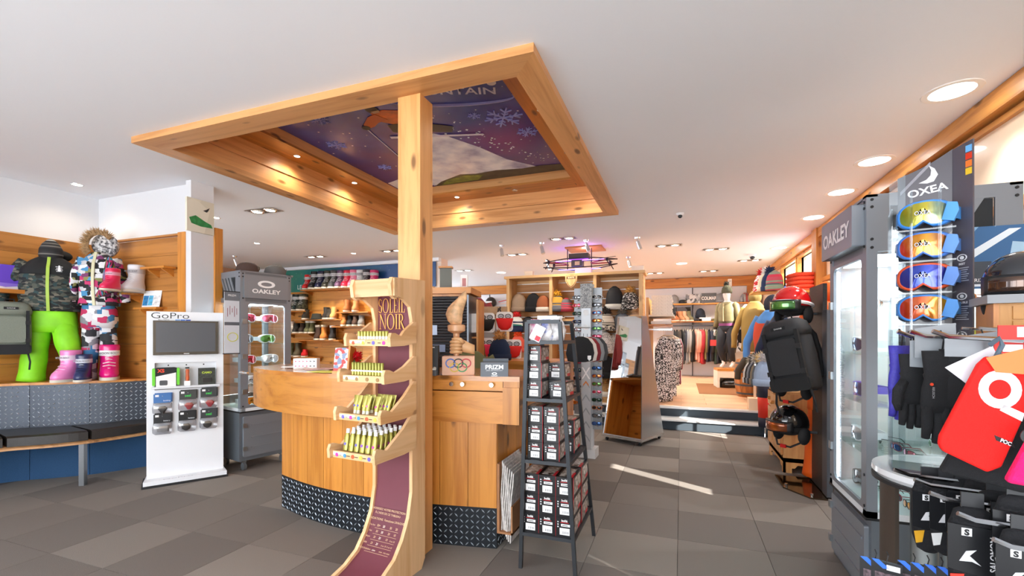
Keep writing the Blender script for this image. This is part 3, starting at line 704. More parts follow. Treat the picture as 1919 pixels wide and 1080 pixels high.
def goggle_box(w_, d_, h_):
    t = thing('goggle_box', '', 'box')
    MB().bx(-w_ / 2, w_ / 2, 0, d_, 0, h_).build('carton', BXM, t)
    text('boll\u00e9', .017, M('f2f2f2', .5), t, (0, -.0012, h_ - .022), bold=.02)
    MB().bx(-w_ * .2, w_ * .32, -.001, 0, h_ * .56, h_ * .68).bx(-w_ * .28, w_ * .30, -.001, 0, h_ * .14, h_ * .48).build('price_label', STK, t)
    b = MB()
    for i in range(9): b.bx(-w_ * .1 + i * .004, -w_ * .1 + i * .004 + (.001 + .001 * (i % 3 == 0)), -.0016, -.001, h_ * .2, h_ * .32)
    b.bx(-w_ * .14, w_ * .2, -.0016, -.001, h_ * .6, h_ * .63); b.build('barcode', M('222222', .6), t, kind='stuff')
    b = MB()
    for i in range(3): b.bx(-w_ * .42, -w_ * .34, -.001, 0, h_ * (.5 + i * .12), h_ * (.56 + i * .12))
    b.build('pictogram', M('c9c9cc', .6), t, kind='stuff'); MB().bx(-w_ * .25, w_ * .25, -.001, 0, h_ * .74, h_ * .765).build('red_line', REDP, t)
    MB().bx(w_ / 2, w_ / 2 + .001, .012, d_ - .012, .012, h_ - .012).build('photo_panel', PHO, t)
    MB().bx(w_ / 2, w_ / 2 + .0012, 0, .012, .0, h_).bx(w_ / 2, w_ / 2 + .0014, d_ * .6, d_ - .012, .012, h_ * .3).build('red_corner', REDP, t)
    MB().bx(-w_ * .36, w_ * .36, .02, d_ - .03, h_, h_ + .0006).build('photo_panel', PHO, t); MB().bx(w_ * .3, w_ * .46, .01, d_ * .5, h_, h_ + .0008).build('red_corner', REDP, t)
    return t
gb = goggle_box(.094, .20, .108); gfirst = [True]
def gbox(x, y, z, lab, s=1, rz=0):
    if gfirst[0]: o = gb; o['label'] = lab; gfirst[0] = False
    else: o = dup(gb, label=lab)
    o['group'] = 'black goggle boxes on the ladder rack'; o.location = (x, y, z); o.rotation_euler = (0, 0, rz); o.scale = (s, s, s)
ROW = ('lowest', 'middle', 'top'); CN = ('left', 'middle', 'right')
for c in range(3):
    for r in range(3):
        for dd in range(2): gbox(-.784 + c * .097, 2.40 + dd * .215, .2045 + r * .1092, 'black goggle box, %s column, %s, %s row, bottom shelf of the rack' % (CN[c], ROW[r], ('front', 'rear')[dd]), 1, random.uniform(-.015, .015))
for c in range(2):
    for r in range(3): gbox(-.752 + c * .093, 2.385, .6145 + r * .0985, 'black goggle box, %s front pile, %s of three, second shelf from below' % (('left', 'right')[c], ROW[r]), .9, random.uniform(-.02, .02))
for c in range(2):
    for r in range(2): gbox(-.72 + c * .1, 2.585, .6145 + r * .0985, 'black goggle box, %s rear pile, %s of two, second shelf from below' % (('left', 'right')[c], ('lower', 'upper')[r]), .85, random.uniform(-.03, .03))
for r in range(3): gbox(-.752, 2.36, .9545 + r * .0982, 'black goggle box, %s of three on the left of the third shelf' % ROW[r], .9 if r < 2 else .82, .02 * (1 - r))
for r in range(2): gbox(-.668, 2.50, .9545 + r * .0935, 'black goggle box, %s of two at the rear of the third shelf' % ('lower', 'upper')[r], .85, -.05)
gbox(-.632, 2.40, .9545, 'black goggle box lying alone at the right front of the third shelf', .82, -.12)
# bags and cards on the rack's top shelf
def bag_mat(a):
    m = N('bag_print_' + a); tc = m.n('ShaderNodeTexCoord'); no = m.n('ShaderNodeTexNoise', i_Scale=14.0, i_Detail=3.0); m.l(tc.outputs['Object'], no.inputs['Vector'])
    m.l(m.ramp(no.outputs[0], [(.35, C(a)), (.5, C('e9e6e6')), (.66, C('b9b2b4'))]), m.b.inputs['Base Color']); m.b.inputs['Roughness'].default_value = .2; return m.m
for k, (x, y, s, c, lab) in enumerate([(-.745, 2.36, 1, 'c8508a', 'crinkled clear bag with pink print at the left of the rack top shelf'), (-.69, 2.38, 1.0, '2f5fd0', 'crinkled clear bag with blue print in the middle of the rack top shelf'), (-.63, 2.40, 1.15, 'a9a6a8', 'puffy clear bag of accessories at the right of the rack top shelf'), (-.69, 2.5, 1.2, 'd8c9c9', 'large white plastic bag at the back of the rack top shelf')]):
    b = MB(); b.loft([ring(0, 0, z * s, .034 * q * s, .02 * q * s, 12, 2.2, f=lambda a, z=z: 1 + .18 * sin(5 * a + 60 * z + k)) for z, q in ((0, .8), (.02, 1.1), (.05, 1.15), (.08, .9), (.10, .55), (.115, .7))])
    tag(b.build('plastic_bag', bag_mat(c), None, True, loc=(x, y, 1.2695)), lab, 'bag')
o = MB().bx(-.03, .03, 0, .003, 0, .085).build('leaflet', M('f4f4f4', .5), None, loc=(-.735, 2.312, 1.272), rot=(-.1, .45, 0)); tag(o, 'white card with a red corner leaning on the rack top shelf', 'leaflet')
MB().bx(-.0, .028, -.001, 0, .004, .03).build('red_print', M('d32035', .5), o)
o = MB().bx(-.055, .055, 0, .004, 0, .12).build('leaflet', M('eef0f0', .5), None, loc=(-.70, 2.44, 1.375), rot=(-.05, 0, .1)); o.location.z = 1.2695; o.scale.z = 1.15; tag(o, 'white printed sheet standing at the back of the rack top shelf', 'leaflet')
text('Livraison', .016, M('8a8a8a', .6), o, (0, -.001, .085))
# ================================================================== action camera display at the left
GP = thing('camera_display', 'white freestanding display panel with screen and hanging accessory packs left of the counter', 'display', (-4.075, 2.755, 0), radians(57))
GW = M('e6e8ec', .35); GW2 = M('d9dce1', .3)
MB().prism([(-.30, 0), (.30, 0), (.285, .22), (-.285, .22)], 0.02, .055, 'xy').build('foot', GW, GP)
MB().bx(-.31, .31, -.006, .3, 0.0, .02).build('foot_rim', BLACK, GP)
p = MB(); p.bx(-.28, .28, .10, .17, .055, .82).bx(-.28, -.225, .10, .17, .82, 1.055).bx(.225, .28, .10, .17, .82, 1.055).bx(-.225, .225, .15, .17, .82, 1.055).bx(-.28, .28, .10, .17, 1.055, 1.505)
p.build('panel', GW, GP)
s = MB(); s.rbx(-.25, .25, .045, .10, .832, .85, .008); s.build('product_shelf', GW2, GP)
sc_ = MB().bx(-.235, .235, .06, .10, 1.125, 1.425).build('screen', GLOSSBLK, GP)
MB().bx(-.215, .215, .0585, .06, 1.15, 1.41).build('display_glass', M('4b4f56', .25), sc_); MB().bx(-.02, .02, .0585, .06, 1.132, 1.138).build('logo_print', M('c9ccd0', .4), sc_)
text('GoPro', .075, M('2a2c2e', .4), GP, (-.115, .0985, 1.445), sx=1.35, bold=-.006)
text('Be a HERO.', .014, M('2a2c2e', .4), GP, (-.16, .0985, 1.428), sx=1.2)
for k, c in enumerate(('7fa8e0', '4f7fd8', '2a4fb0')): MB().bx(-.08 + k * .038, -.045 + k * .038, .0985, .10, 1.427, 1.438).build('colour_bar', M(c, .5), GP)
text('GoPro', .05, M('b9bcc2', .4), GP, (-.06, .0, .0555), (0.0, 0, 0), 1.6); 
def peg(x, z, ln=.06): MB().cyl((x, .10, z), (x, .10 - ln, z), .0025, n=6).build('hook', STEEL, GP)
def gp_at(x, y, z): a = radians(57); return Vector((-4.075 + x * cos(a) - y * sin(a), 2.755 + x * sin(a) + y * cos(a), z))
GR = radians(57)
for x in (-.13, 0, .13): MB().cyl((x, .15, 1.03), (x, .147, 1.03), .006, n=10).build('peg_hole', BLACK, GP)
# three products on the shelf
t = thing('camera_case', 'green edged camera case pack on the shelf of the white display', 'case', gp_at(-.145, .08, .85), GR)
MB().rbx(-.088, .088, -.02, .025, 0, .165, .03).build('shell', M('1c1e20', .7), t); MB().rbx(-.096, -.075, -.024, .028, .01, .16, .008).rbx(.075, .096, -.024, .028, .01, .16, .008).build('green_trim', M('6ad030', .5), t)
MB().prism([(-.07, .0), (.07, .0), (.07, .12), (-.07, .09)], -.026, -.02, 'xz').build('card_sleeve', M('ebebeb', .5), t); text('XS', .04, M('e8431f', .5), t, (-.035, -.0215, .125), bold=.04); MB().rbx(-.045, .01, -.0275, -.026, .012, .055, .008).build('case_print', M('4a4c50', .5), t)
t = thing('camera_grip', 'orange camera grip in a clear tube on the white display shelf', 'accessory', gp_at(.005, .08, .85), GR)
MB().bx(-.024, .024, -.014, .014, 0, .15).build('clear_box', glass('f4f4f4', .1), t); MB().loft([ring(.002, 0, z, r, r, 10) for z, r in ((.04, .014), (.07, .016), (.1, .012), (.13, .015), (.145, .01))]).build('grip', M('e2622a', .5), t, True); MB().bx(-.023, .023, -.0145, -.014, 0, .04).build('label_strip', M('f0eeee', .5), t); MB().bx(-.015, .016, -.013, .013, .15, .162).build('cap', BLACK, t)
t = thing('accessory_pack', 'black carded camouflage accessory pack at the right of the display shelf', 'accessory', gp_at(.15, .08, .85), GR)
MB().bx(-.065, .065, -.012, .0, 0, .15).build('card', M('3a3d36', .7, var=.35, bscale=60), t); text('CAMO', .025, M('b8d03a', .5), t, (0, -.0125, .1), bold=.04); MB().bx(-.03, .035, -.018, -.012, .02, .06).build('clip', M('1c1a18', .4), t)
# six hanging packs
PK = [(-.17, .775, 'blue and black header with dark mount', '3a6fae', 'bottling', '2a2c30'), (0.01, .79, 'dark header with green frog print and red part', '3b3e3c', 'seal', 'c2303a'), (.165, .80, 'dark header with green print and red block', '34383a', 'seal', 'c8283a'),
      (-.17, .60, 'black header over a flat grey card', '17191f', 'battery', '9a9a9c'), (.005, .605, 'black header with small black adapter', '101214', 'battery', '1a1a1c'), (.165, .61, 'dark header with green print and black harness', '33363a', 'seal', '131315')]
for k, (x, z, d, c, tx, pc) in enumerate(PK):
    peg(x, z - .005)
    t = thing('hanging_pack', 'clear pack, %s, %s of %s row' % (d, CN[k % 3], ('upper', 'lower')[k // 3]), 'pack', gp_at(x, .07, z), GR, 'hanging packs on the white display')
    MB().bx(-.062, .062, -.004, .0, -.065, .012).bx(-.054, .07, .008, .011, -.06, .02).build('header_card', M(c, .4), t)
    if tx == 'seal':
        text('seal', .03, M('3cc050', .5), t, (.0, -.0055, -.04), bold=.03); 
    else: text(tx, .016, M('e8eef4', .5), t, (.03, -.0055, -.052))
    MB().bx(-.05, -.025, -.0055, -.004, -.012, .006).build('price_label', STK, t)
    b = MB(); b.loft([ring(0, .0, zz, .066 * q, .02 * q2, 14, 3, f=lambda a, zz=zz: 1 + .05 * sin(7 * a + 300 * zz)) for zz, q, q2 in ((-.165, .8, .3), (-.15, 1, .8), (-.11, 1.03, 1), (-.08, 1, .7), (-.066, .95, .2))]); b.build('clear_bag', glass('f2f2f4', .35, .12), t, True)
    b = MB(); b.loft([ring(.01 * sin(k), 0, zz, r, .011, 10, 2.5) for zz, r in (((-.14, .04), (-.09, .042)) if k == 3 else ((-.155, .01), (-.14, .03 if k > 3 else .02), (-.115, .035), (-.095, .018)))]); b.build('contents', M(pc, .5), t)
# ================================================================== glass show cabinets
def shades(lab): pass
def goggles(name, frame, lens, strap, s=1.0):
    """ski goggles: bent frame with nose notch, mirror lens, wide strap; front faces -y, x width"""
    t = thing(name, '', 'goggles')
    def outl(k, n, q=1.0):
        a = 2 * pi * k / n; x = .085 * q * math.copysign(abs(cos(a)) ** .75, cos(a)); z = .045 * q * math.copysign(abs(sin(a)) ** .8, sin(a))
        if z < 0: z += .02 * math.exp(-(x / .018) ** 2)
        return x, z
    bend = lambda x, z, o=0: (x, 4.6 * x * x - o, z + .046)
    n = 28; rings = []
    for q, o in ((.80, .0), (.84, .012), (.97, .014), (1.02, .002), (.98, -.03), (.86, -.03)):
        rings.append([bend(*outl(k, n, q), o) for k in range(n)])
    MB().loft(rings, wrap=True).build('frame', frame, t, 2)
    b = MB(); c = [bend(0, .004, .016)] ; rg = [[bend(*outl(k, n, q), .012 + .006 * (1 - q)) for k in range(n)] for q in (.86, .6, .3, .05)]
    b.loft(rg, caps=False); b.build('lens', lens, t, 2)
    b = MB()
    for sx in (-1, 1): b.slab(lambda u, v: (sx * (.083 + .012 * sin(u * 2.2)), .03 + .09 * u, .026 + .04 * v), 5, 1, .004)
    b.slab(lambda u, v: (-.09 + .18 * u, .118 + .012 * sin(pi * u), .026 + .04 * v), 8, 1, .004); b.build('strap', strap, t, True)
    t.scale = (s, s, s); return t
def lensmat(a, b, c):
    m = N('lens_' + a); tc = m.n('ShaderNodeTexCoord'); sp = m.n('ShaderNodeSeparateXYZ'); m.l(tc.outputs['Object'], sp.inputs[0])
    no = m.n('ShaderNodeTexNoise', i_Scale=14.0, i_Detail=2.0); m.l(tc.outputs['Object'], no.inputs['Vector'])
    f = m.math('ADD', m.math('MULTIPLY', sp.outputs[0], 5.0), m.math('MULTIPLY', no.outputs[0], .9))
    m.l(m.ramp(f, [(.05, C(a)), (.45, C(b)), (.9, C(c))]), m.b.inputs['Base Color']); m.b.inputs['Metallic'].default_value = .55; m.b.inputs['Roughness'].default_value = .12; m.b.inputs['Coat Weight'].default_value = 1; return m.m
WF = M('f0f0f2', .35); BF = M('1a1c20', .4)
LN = dict(pink=lensmat('b0305a', 'd8486a', 'a02048'), green=lensmat('3f8a3a', '6fb050', '2a6a3a'), red=lensmat('b82038', 'd83048', '801828'), blue=lensmat('2a4a90', '3f78c0', '203a70'), grey=lensmat('5a6068', '8a9098', '3a4048'), fire=lensmat('c8381c', 'e89a28', 'b82a40'), clear=lensmat('c8d0d8', 'e8eef4', 'b0b8c0'))
CABM = M('8a9098', .42, .45); CABD = M('747b83', .4, .5)
def lit_white():  # white mixed into clear glass so the cabinet interior looks brightly lit
    m = N('lit_white_glass'); tr = m.n('ShaderNodeBsdfTransparent'); mx = m.n('ShaderNodeMixShader', i_0=.55); m.b.inputs['Base Color'].default_value = C('f0f4f6'); m.l(tr.outputs[0], mx.inputs[1]); m.l(m.b.outputs[0], mx.inputs[2]); m.l(mx.outputs[0], m.out.inputs[0]); return m.m
LITWHITE = lit_white()
def show_cabinet(w_, d_, h_, zs, zh, label, loc, rz, wheels=True, shelves=4, sign_out=.012, back=None):
    t = thing('show_cabinet', label, 'cabinet', loc, rz)
    x0, x1 = -w_ / 2, w_ / 2; zb = .095 if wheels else .0; pw = .045
    # lower cupboard
    MB().bx(x0, x1, .02, d_, zb, zs - .012).build('cupboard', CABD, t)
    dr = MB().rbx(x0 + .03, x1 - .03, .0, .02, zb + .04, zs - .05, .012).build('cupboard_door', CABM, t)
    b = MB()
    for z in (.25, .45, .7): b.bx(x0 + .1, x1 - .05, -.006, 0, zb + z * (zs - zb), zb + z * (zs - zb) + .012)
    b.build('pressed_rib', CABM, dr)
    for z in (.25, .72): MB().bx(x0 + .02, x0 + .055, -.014, 0, zb + z * (zs - zb) - .02, zb + z * (zs - zb) + .02).build('hinge', STEEL, dr)
    if wheels:
        for x in (x0 + .06, x1 - .06):
            for y in (.07, d_ - .07):
                wl = MB().bx(x - .02, x + .02, y - .02, y + .02, .07, .095).build('wheel_fork', STEEL, t)
                MB().cyl((x - .013, y - .01, .035), (x + .013, y - .01, .035), .035, n=14).build('wheel', M('54585c', .5), wl)
    MB().bx(x0 - .004, x1 + .004, -.004, d_ + .004, zs - .012, zs).build('divider', BLACK, t)
    for x in (x0, x1 - pw):
        for y in (0, d_ - pw): MB().bx(x, x + pw, y, y + pw, zs, h_).build('corner_post', CABM, t)
    MB().bx(x0, x1, 0, d_, zs, zs + .03).build('floor_plate', M('dfe4e8', .4), t)
    # header: front sign, slotted side grilles, roof
    MB().bx(x0, x1, .0, d_, h_ - .012, h_).build('roof', CABM, t)
    MB().bx(x0 + pw, x1 - pw, .006, .02, zh, h_ - .012).build('header_panel', CABD, t)
    sg = MB().rbx(x0 + .03, x1 - .03, -sign_out, .006, zh + .035, h_ - .035, .008).build('sign_panel', CABM, t)
    zc = (zh + h_) / 2
    for sx in (-1, 1):
        xx = x0 if sx < 0 else x1 - .012
        f = MB().bx(xx, xx + .012, pw, d_ - pw, zh, zh + .045).bx(xx, xx + .012, pw, d_ - pw, h_ - .06, h_ - .012).bx(xx, xx + .012, pw, pw + .05, zh + .045, h_ - .06).bx(xx, xx + .012, d_ - pw - .05, d_ - pw, zh + .045, h_ - .06)
        f.build('side_panel', CABM, t); b = MB(); ya, yb = pw + .05, d_ - pw - .05; n = 5; hh = h_ - .06 - zh - .045
        for k in range(n + 1):
            y = ya + (yb - ya) * k / n; lean = hh * .55; q = [(max(min(y - .012, yb), ya), zh + .045), (max(min(y + .022, yb), ya), zh + .045), (max(min(y + .022 + lean, yb), ya), h_ - .06), (max(min(y - .012 + lean, yb), ya), h_ - .06)]
            if q[1][0] - q[0][0] > .002 and q[2][0] - q[3][0] > .002: b.prism(q, xx + .001, xx + .011, 'yz')
        b.build('grille_bars', CABM, t); MB().bx(xx + (.014 if sx < 0 else -.004), xx + (.016 if sx < 0 else -.002), ya, yb, zh + .045, h_ - .06).build('grille_backing', M('24272a', .7), t)
        MB().bx(xx + .004, xx + .008, pw, d_ - pw, zs + .03, zh).build('side_glass', GLASS if sx > 0 or not back else LITWHITE, t)
    MB().bx(x0 + pw, x1 - pw, d_ - .012, d_ - .008, zs + .03, zh).build('back_panel', back or GLASS, t)
    # door with a rounded steel frame
    dw0, dw1 = x0 + pw, x1 - pw
    out = rrect(dw0, dw1, zs + .03, zh, .004, 4); inn = rrect(dw0 + .025, dw1 - .02, zs + .055, zh - .02, .03, 4); b = MB()
    vs = [(x, 0, z) for x, z in out] + [(x, 0, z) for x, z in inn] + [(x, .014, z) for x, z in out] + [(x, .014, z) for x, z in inn]; n = len(out); fs = []
    for i in range(n):
        j = (i + 1) % n; fs += [(i, n + i, n + j, j), (2 * n + i, 2 * n + j, 3 * n + j, 3 * n + i), (n + i, 3 * n + i, 3 * n + j, n + j), (i, j, 2 * n + j, 2 * n + i)]
    b.add(vs, fs); door = b.build('door', CABM, t); MB().bx(dw0 + .02, dw1 - .015, .005, .009, zs + .05, zh - .015).build('door_glass', GLASS, door)
    for z in (.18, .5, .82): MB().bx(dw0 - .03, dw0 + .012, -.012, 0, zs + z * (zh - zs) - .022, zs + z * (zh - zs) + .022).build('hinge', STEEL, door)
    for k in range(shelves):
        z = zs + .03 + (k + 1) * (zh - zs - .03) / (shelves + 1); MB().bx(x0 + .02, x1 - .02, .03, d_ - .03, z - .003, z + .003).build('glass_shelf', glass('f2faf8', .2), t)
    for x in (x0 + pw + .004, x1 - pw - .012): MB().bx(x, x + .008, .02, .03, zs + .05, zh - .03).build('light_strip', M('f2f8ff', .5, emit=10), t)
    MB().bx(x0 + .06, x1 - .06, .05, d_ - .05, zh - .012, zh - .006).build('top_light', LAMPC, t)
    o = spot((0, d_ / 2, zh - .03), 30, (.92, .97, 1), 1, 165, .12); o.parent = t
    b = MB()
    for x in (x0 + .022, x1 - .022):
        for z in (zs + .05, zs + .2, zh + .03, h_ - .03, h_ - .06): b.cyl((x, 0, z), (x, -.004, z), .007, n=8)
    for y in (.022, d_ - .022):
        for z in (zh + .02, zh + .06, h_ - .06, h_ - .025):
            for xx, s_ in ((x0, -1), (x1, 1)): b.cyl((xx, y, z), (xx + s_ * .004, y, z), .007, n=8)
    b.build('bolts', BLACK, t, kind='stuff')
    return t, sg, zc
ca = radians(77)
CL, sg, zc = show_cabinet(.50, .48, 1.915, .57, 1.62, 'grey metal show cabinet on wheels with lit goggles, behind the camera display', (0, 0, 0), ca)
cp_ = P(451, 800, 4.3); CL.location = (cp_.x + .25 * cos(ca), cp_.y + .25 * sin(ca), 0)
b = MB(); n = 26
for k in range(n): 
    a, c = 2 * pi * k / n, 2 * pi * (k + 1) / n
    b.prism([(.085 * cos(a), .036 * sin(a)), (.085 * cos(c), .036 * sin(c)), (.055 * cos(c), .019 * sin(c)), (.055 * cos(a), .019 * sin(a))], -.016, -.012, 'xz')
b.build('emblem_ring', M('f2f4f6', .4), sg, loc=(-.01, 0, zc + .03)); text('OAKLEY', .055, M('f2f4f6', .4), sg, (-.01, -.0135, zc - .06), sx=1.35, bold=.03)
def in_cab(cab, x, y, z): a = cab.rotation_euler.z; return Vector((cab.location.x + x * cos(a) - y * sin(a), cab.location.y + x * sin(a) + y * cos(a), z))
gg = goggles('ski_goggles', WF, LN['pink'], M('d8dce0', .7))
gfirst2 = [True]
def put_goggles(loc, rz, lab, frame, lens, strap, s=1.0, grp=None, rot=None):
    if gfirst2[0]: o = gg; gfirst2[0] = False; o['label'] = lab; o.location = loc; o.rotation_euler = (0, 0, rz); o.scale = (s, s, s)
    else: o = dup(gg, loc, rz, lab, None, {'frame': frame, 'lens': lens, 'strap': strap}, s, rot)
    if grp: o['group'] = grp
    return o
shz = [.60] + [.60 + (k + 1) * (1.62 - .60) / 5 for k in range(4)]
GL = [(4, -.13, .1, 'blue', 'dark blue goggles on the top glass shelf of the left cabinet, left side', BF), (4, .09, .1, 'pink', 'white framed goggles with pink lens on the top glass shelf of the left cabinet', WF),
      (3, -.14, .12, 'grey', 'grey goggles on the second glass shelf of the left cabinet, left side', M('c9ccd0', .4)), (3, .07, .1, 'green', 'white goggles with green lens on the second glass shelf of the left cabinet', WF),
      (2, -.12, .1, 'red', 'white goggles with red lens on the third glass shelf of the left cabinet', WF), (2, .12, .14, 'clear', 'clear lens white goggles on the third glass shelf of the left cabinet', WF),
      (1, -.1, .12, 'clear', 'white goggles on the fourth glass shelf of the left cabinet', WF), (1, .11, .12, 'pink', 'magenta goggles on the fourth glass shelf of the left cabinet', M('c8285a', .4)), (0, -.1, .1, 'fire', 'orange goggles on the cabinet floor of the left cabinet', WF), (0, .1, .12, 'blue', 'teal goggles on the cabinet floor of the left cabinet', M('2f8a90', .4))]
for k, x, y, ln, lab, fr in GL: put_goggles(in_cab(CL, x, y, shz[k] + .0035), ca + random.uniform(-.15, .15), lab, fr, LN[ln], M('dfe2e6', .7), 1.0 if k != 2 else 1.0, 'goggles in the left cabinet')
# price card on the cabinet's left side and the two caps on its roof
t = thing('info_panel', 'clear acrylic card with product pictures mounted on the left cabinet side', 'sign', in_cab(CL, -.256, .02, 1.13), ca)
MB().bx(-.13, 0, -.012, -.004, 0, .57).build('acrylic_sheet', M('cdd3dc', .25), t); MB().bx(-.13, -.0, -.0135, -.012, .49, .57).build('dark_header', M('6a7078', .4), t); MB().bx(-.13, 0, -.0135, -.012, .26, .29).build('dark_band', M('5a6068', .4), t)
text('PRIZM', .026, M('f2f4f6', .4), t, (-.065, -.014, .53)); 
for k in range(5): MB().bx(-.105 + k * .02, -.101 + k * .02, -.0135, -.012, .34 + .02 * (k % 3), .42 + .02 * (k % 2)).build('bar_print', M('8a4a58', .5), t)
b = MB(); b.tube([(-.06 + .045 * cos(a), -.013, .15 + .04 * sin(a)) for a in [2 * pi * k / 20 for k in range(20)]], .004, 4, closed=True); b.build('goggle_print', M('c9c84a', .4), t)
MB().bx(-.14, .02, -.014, .0, -.008, 0).build('edge_rail', BLACK, t); MB().bx(-.14, .02, -.014, 0, .57, .578).build('edge_rail', BLACK, t)
def cap(name, m, label, loc, rz, cat='cap'):
    t = thing(name, label, cat, loc, rz)
    b = MB(); b.loft([ring(0, 0, z, r, r * 1.08, 20) for z, r in ((0, .092), (.035, .094), (.07, .085), (.095, .06), (.103, .02))]); b.build('crown', m, t, True)
    b = MB(); b.slab(lambda u, v: ((u - .5) * .17 * (1 - .25 * v), -.085 - .085 * v * (1 - 1.1 * (u - .5) ** 2), .006 - .03 * v * (u - .5) ** 2 * 4), 10, 4, .005); b.build('visor', m, t, True)
    MB().bx(-.03, .03, -.103, -.098, .035, .065).build('patch', M('6a5a4e', .7), t); return t
CAPB = M('4a3630', .9, bump=.3, bscale=300); CAPG = M('5c5a5a', .9, bump=.3, bscale=300)
cap('baseball_cap', CAPB, 'dark brown cap on the roof of the left show cabinet', in_cab(CL, -.10, .17, 1.9151), ca - .6 + 1.5)
cap('baseball_cap', CAPG, 'grey cap on the roof corner of the left show cabinet', in_cab(CL, .15, .12, 1.9151), ca + 1.2)
# ================================================================== bench in the alcove
BK = smoothed([(-5.70, 1.3), (-5.70, 2.15), (-5.16, 2.55), (-4.95, 2.97)], 2)
SF = smoothed([(-5.22, 1.2), (-5.18, 1.95), (-4.82, 2.26), (-4.69, 2.70), (-4.69, 2.975)], 3)
BE = thing('bench', 'curved bench with dark cushions and diamond plate back along the left wall', 'bench', (0, 0, 0))
Lb = plen(BK); cuts = [0, .38, .56, .78, 1.0]
PLM = M('474d57', .42, .5)
for a, b_ in zip(cuts, cuts[1:]):
    mb = MB(); wall_strip(mb, BK, Lb * a + .002, Lb * b_ - .002, .46, .85, .02, 5); mb.build('back_plate', PLM, BE)
    mb = MB(); wall_strip(mb, BK, Lb * a + .002, Lb * b_ - .002, 0, .37, .02, 5); mb.build('kick_panel', M('254a70', .9, bump=.6, bscale=220), BE)
def on_bk(s, zz):
    p, t = poly_at(BK, s); nn = Vector((t.y, -t.x, 0)); return Vector((p.x, p.y, zz)) + nn * .0008, t, nn
mb = MB(); lugs(mb, lambda s, z: on_bk(s, .47 + z), Lb, .375, .036, .032, .009, .003); mb.build('plate_lugs', M('d0d8e0', .3, .6), BE, kind='stuff')
led = [(x, y) for x, y in BK] + [(-4.95, 2.98), (-5.80, 2.98), (-5.80, 1.3)]
MB().prism([(p.x + n_.x * .02, p.y + n_.y * .02) for p, n_ in [(poly_at(BK, Lb * k / 16)[0], Vector((poly_at(BK, Lb * k / 16)[1].y, -poly_at(BK, Lb * k / 16)[1].x, 0))) for k in range(17)]] + [(-5.80, 2.98), (-5.80, 1.3)], .85, .872, 'xy').build('top_ledge', W_X, BE)
def between(f0, f1, k): 
    p, _ = poly_at(BK, Lb * k); q, _ = poly_at(SF, plen(SF) * k); return p.lerp(q, f0), p.lerp(q, f1)
def seat(mb, k0, k1, f0, f1, z0, z1, n=8):
    rings = []
    for i in range(n + 1):
        p, q = between(f0, f1, k0 + (k1 - k0) * i / n); e = .012
        rings.append([(p.x, p.y, z0), (p.x, p.y, z1 - e), (p.x * .93 + q.x * .07, p.y * .93 + q.y * .07, z1), (p.x * .07 + q.x * .93, p.y * .07 + q.y * .93, z1), (q.x, q.y, z1 - e), (q.x, q.y, z0)])
    mb.loft(rings)
mb = MB(); seat(mb, 0, 1, 0, 1.0, .365, .392, 20); mb.build('seat_board', wood('x', 'b98a5c', '94663a', .5), BE)
CUSH = M('2a2624', .38, bump=.15, bscale=60)
for a, b_ in ((0, .43), (.435, .70), (.705, 1.0)): mb = MB(); seat(mb, a + .004, b_ - .004, .03, .97, .393, .475); mb.build('cushion', CUSH, BE)
MB().bx(-.02, .02, -.02, .02, 0, .365).build('leg', M('8a8d92', .35, .8), BE, loc=PZ(148, 912, .0) + Vector((0, .03, 0)), rot=(0, 0, .5))
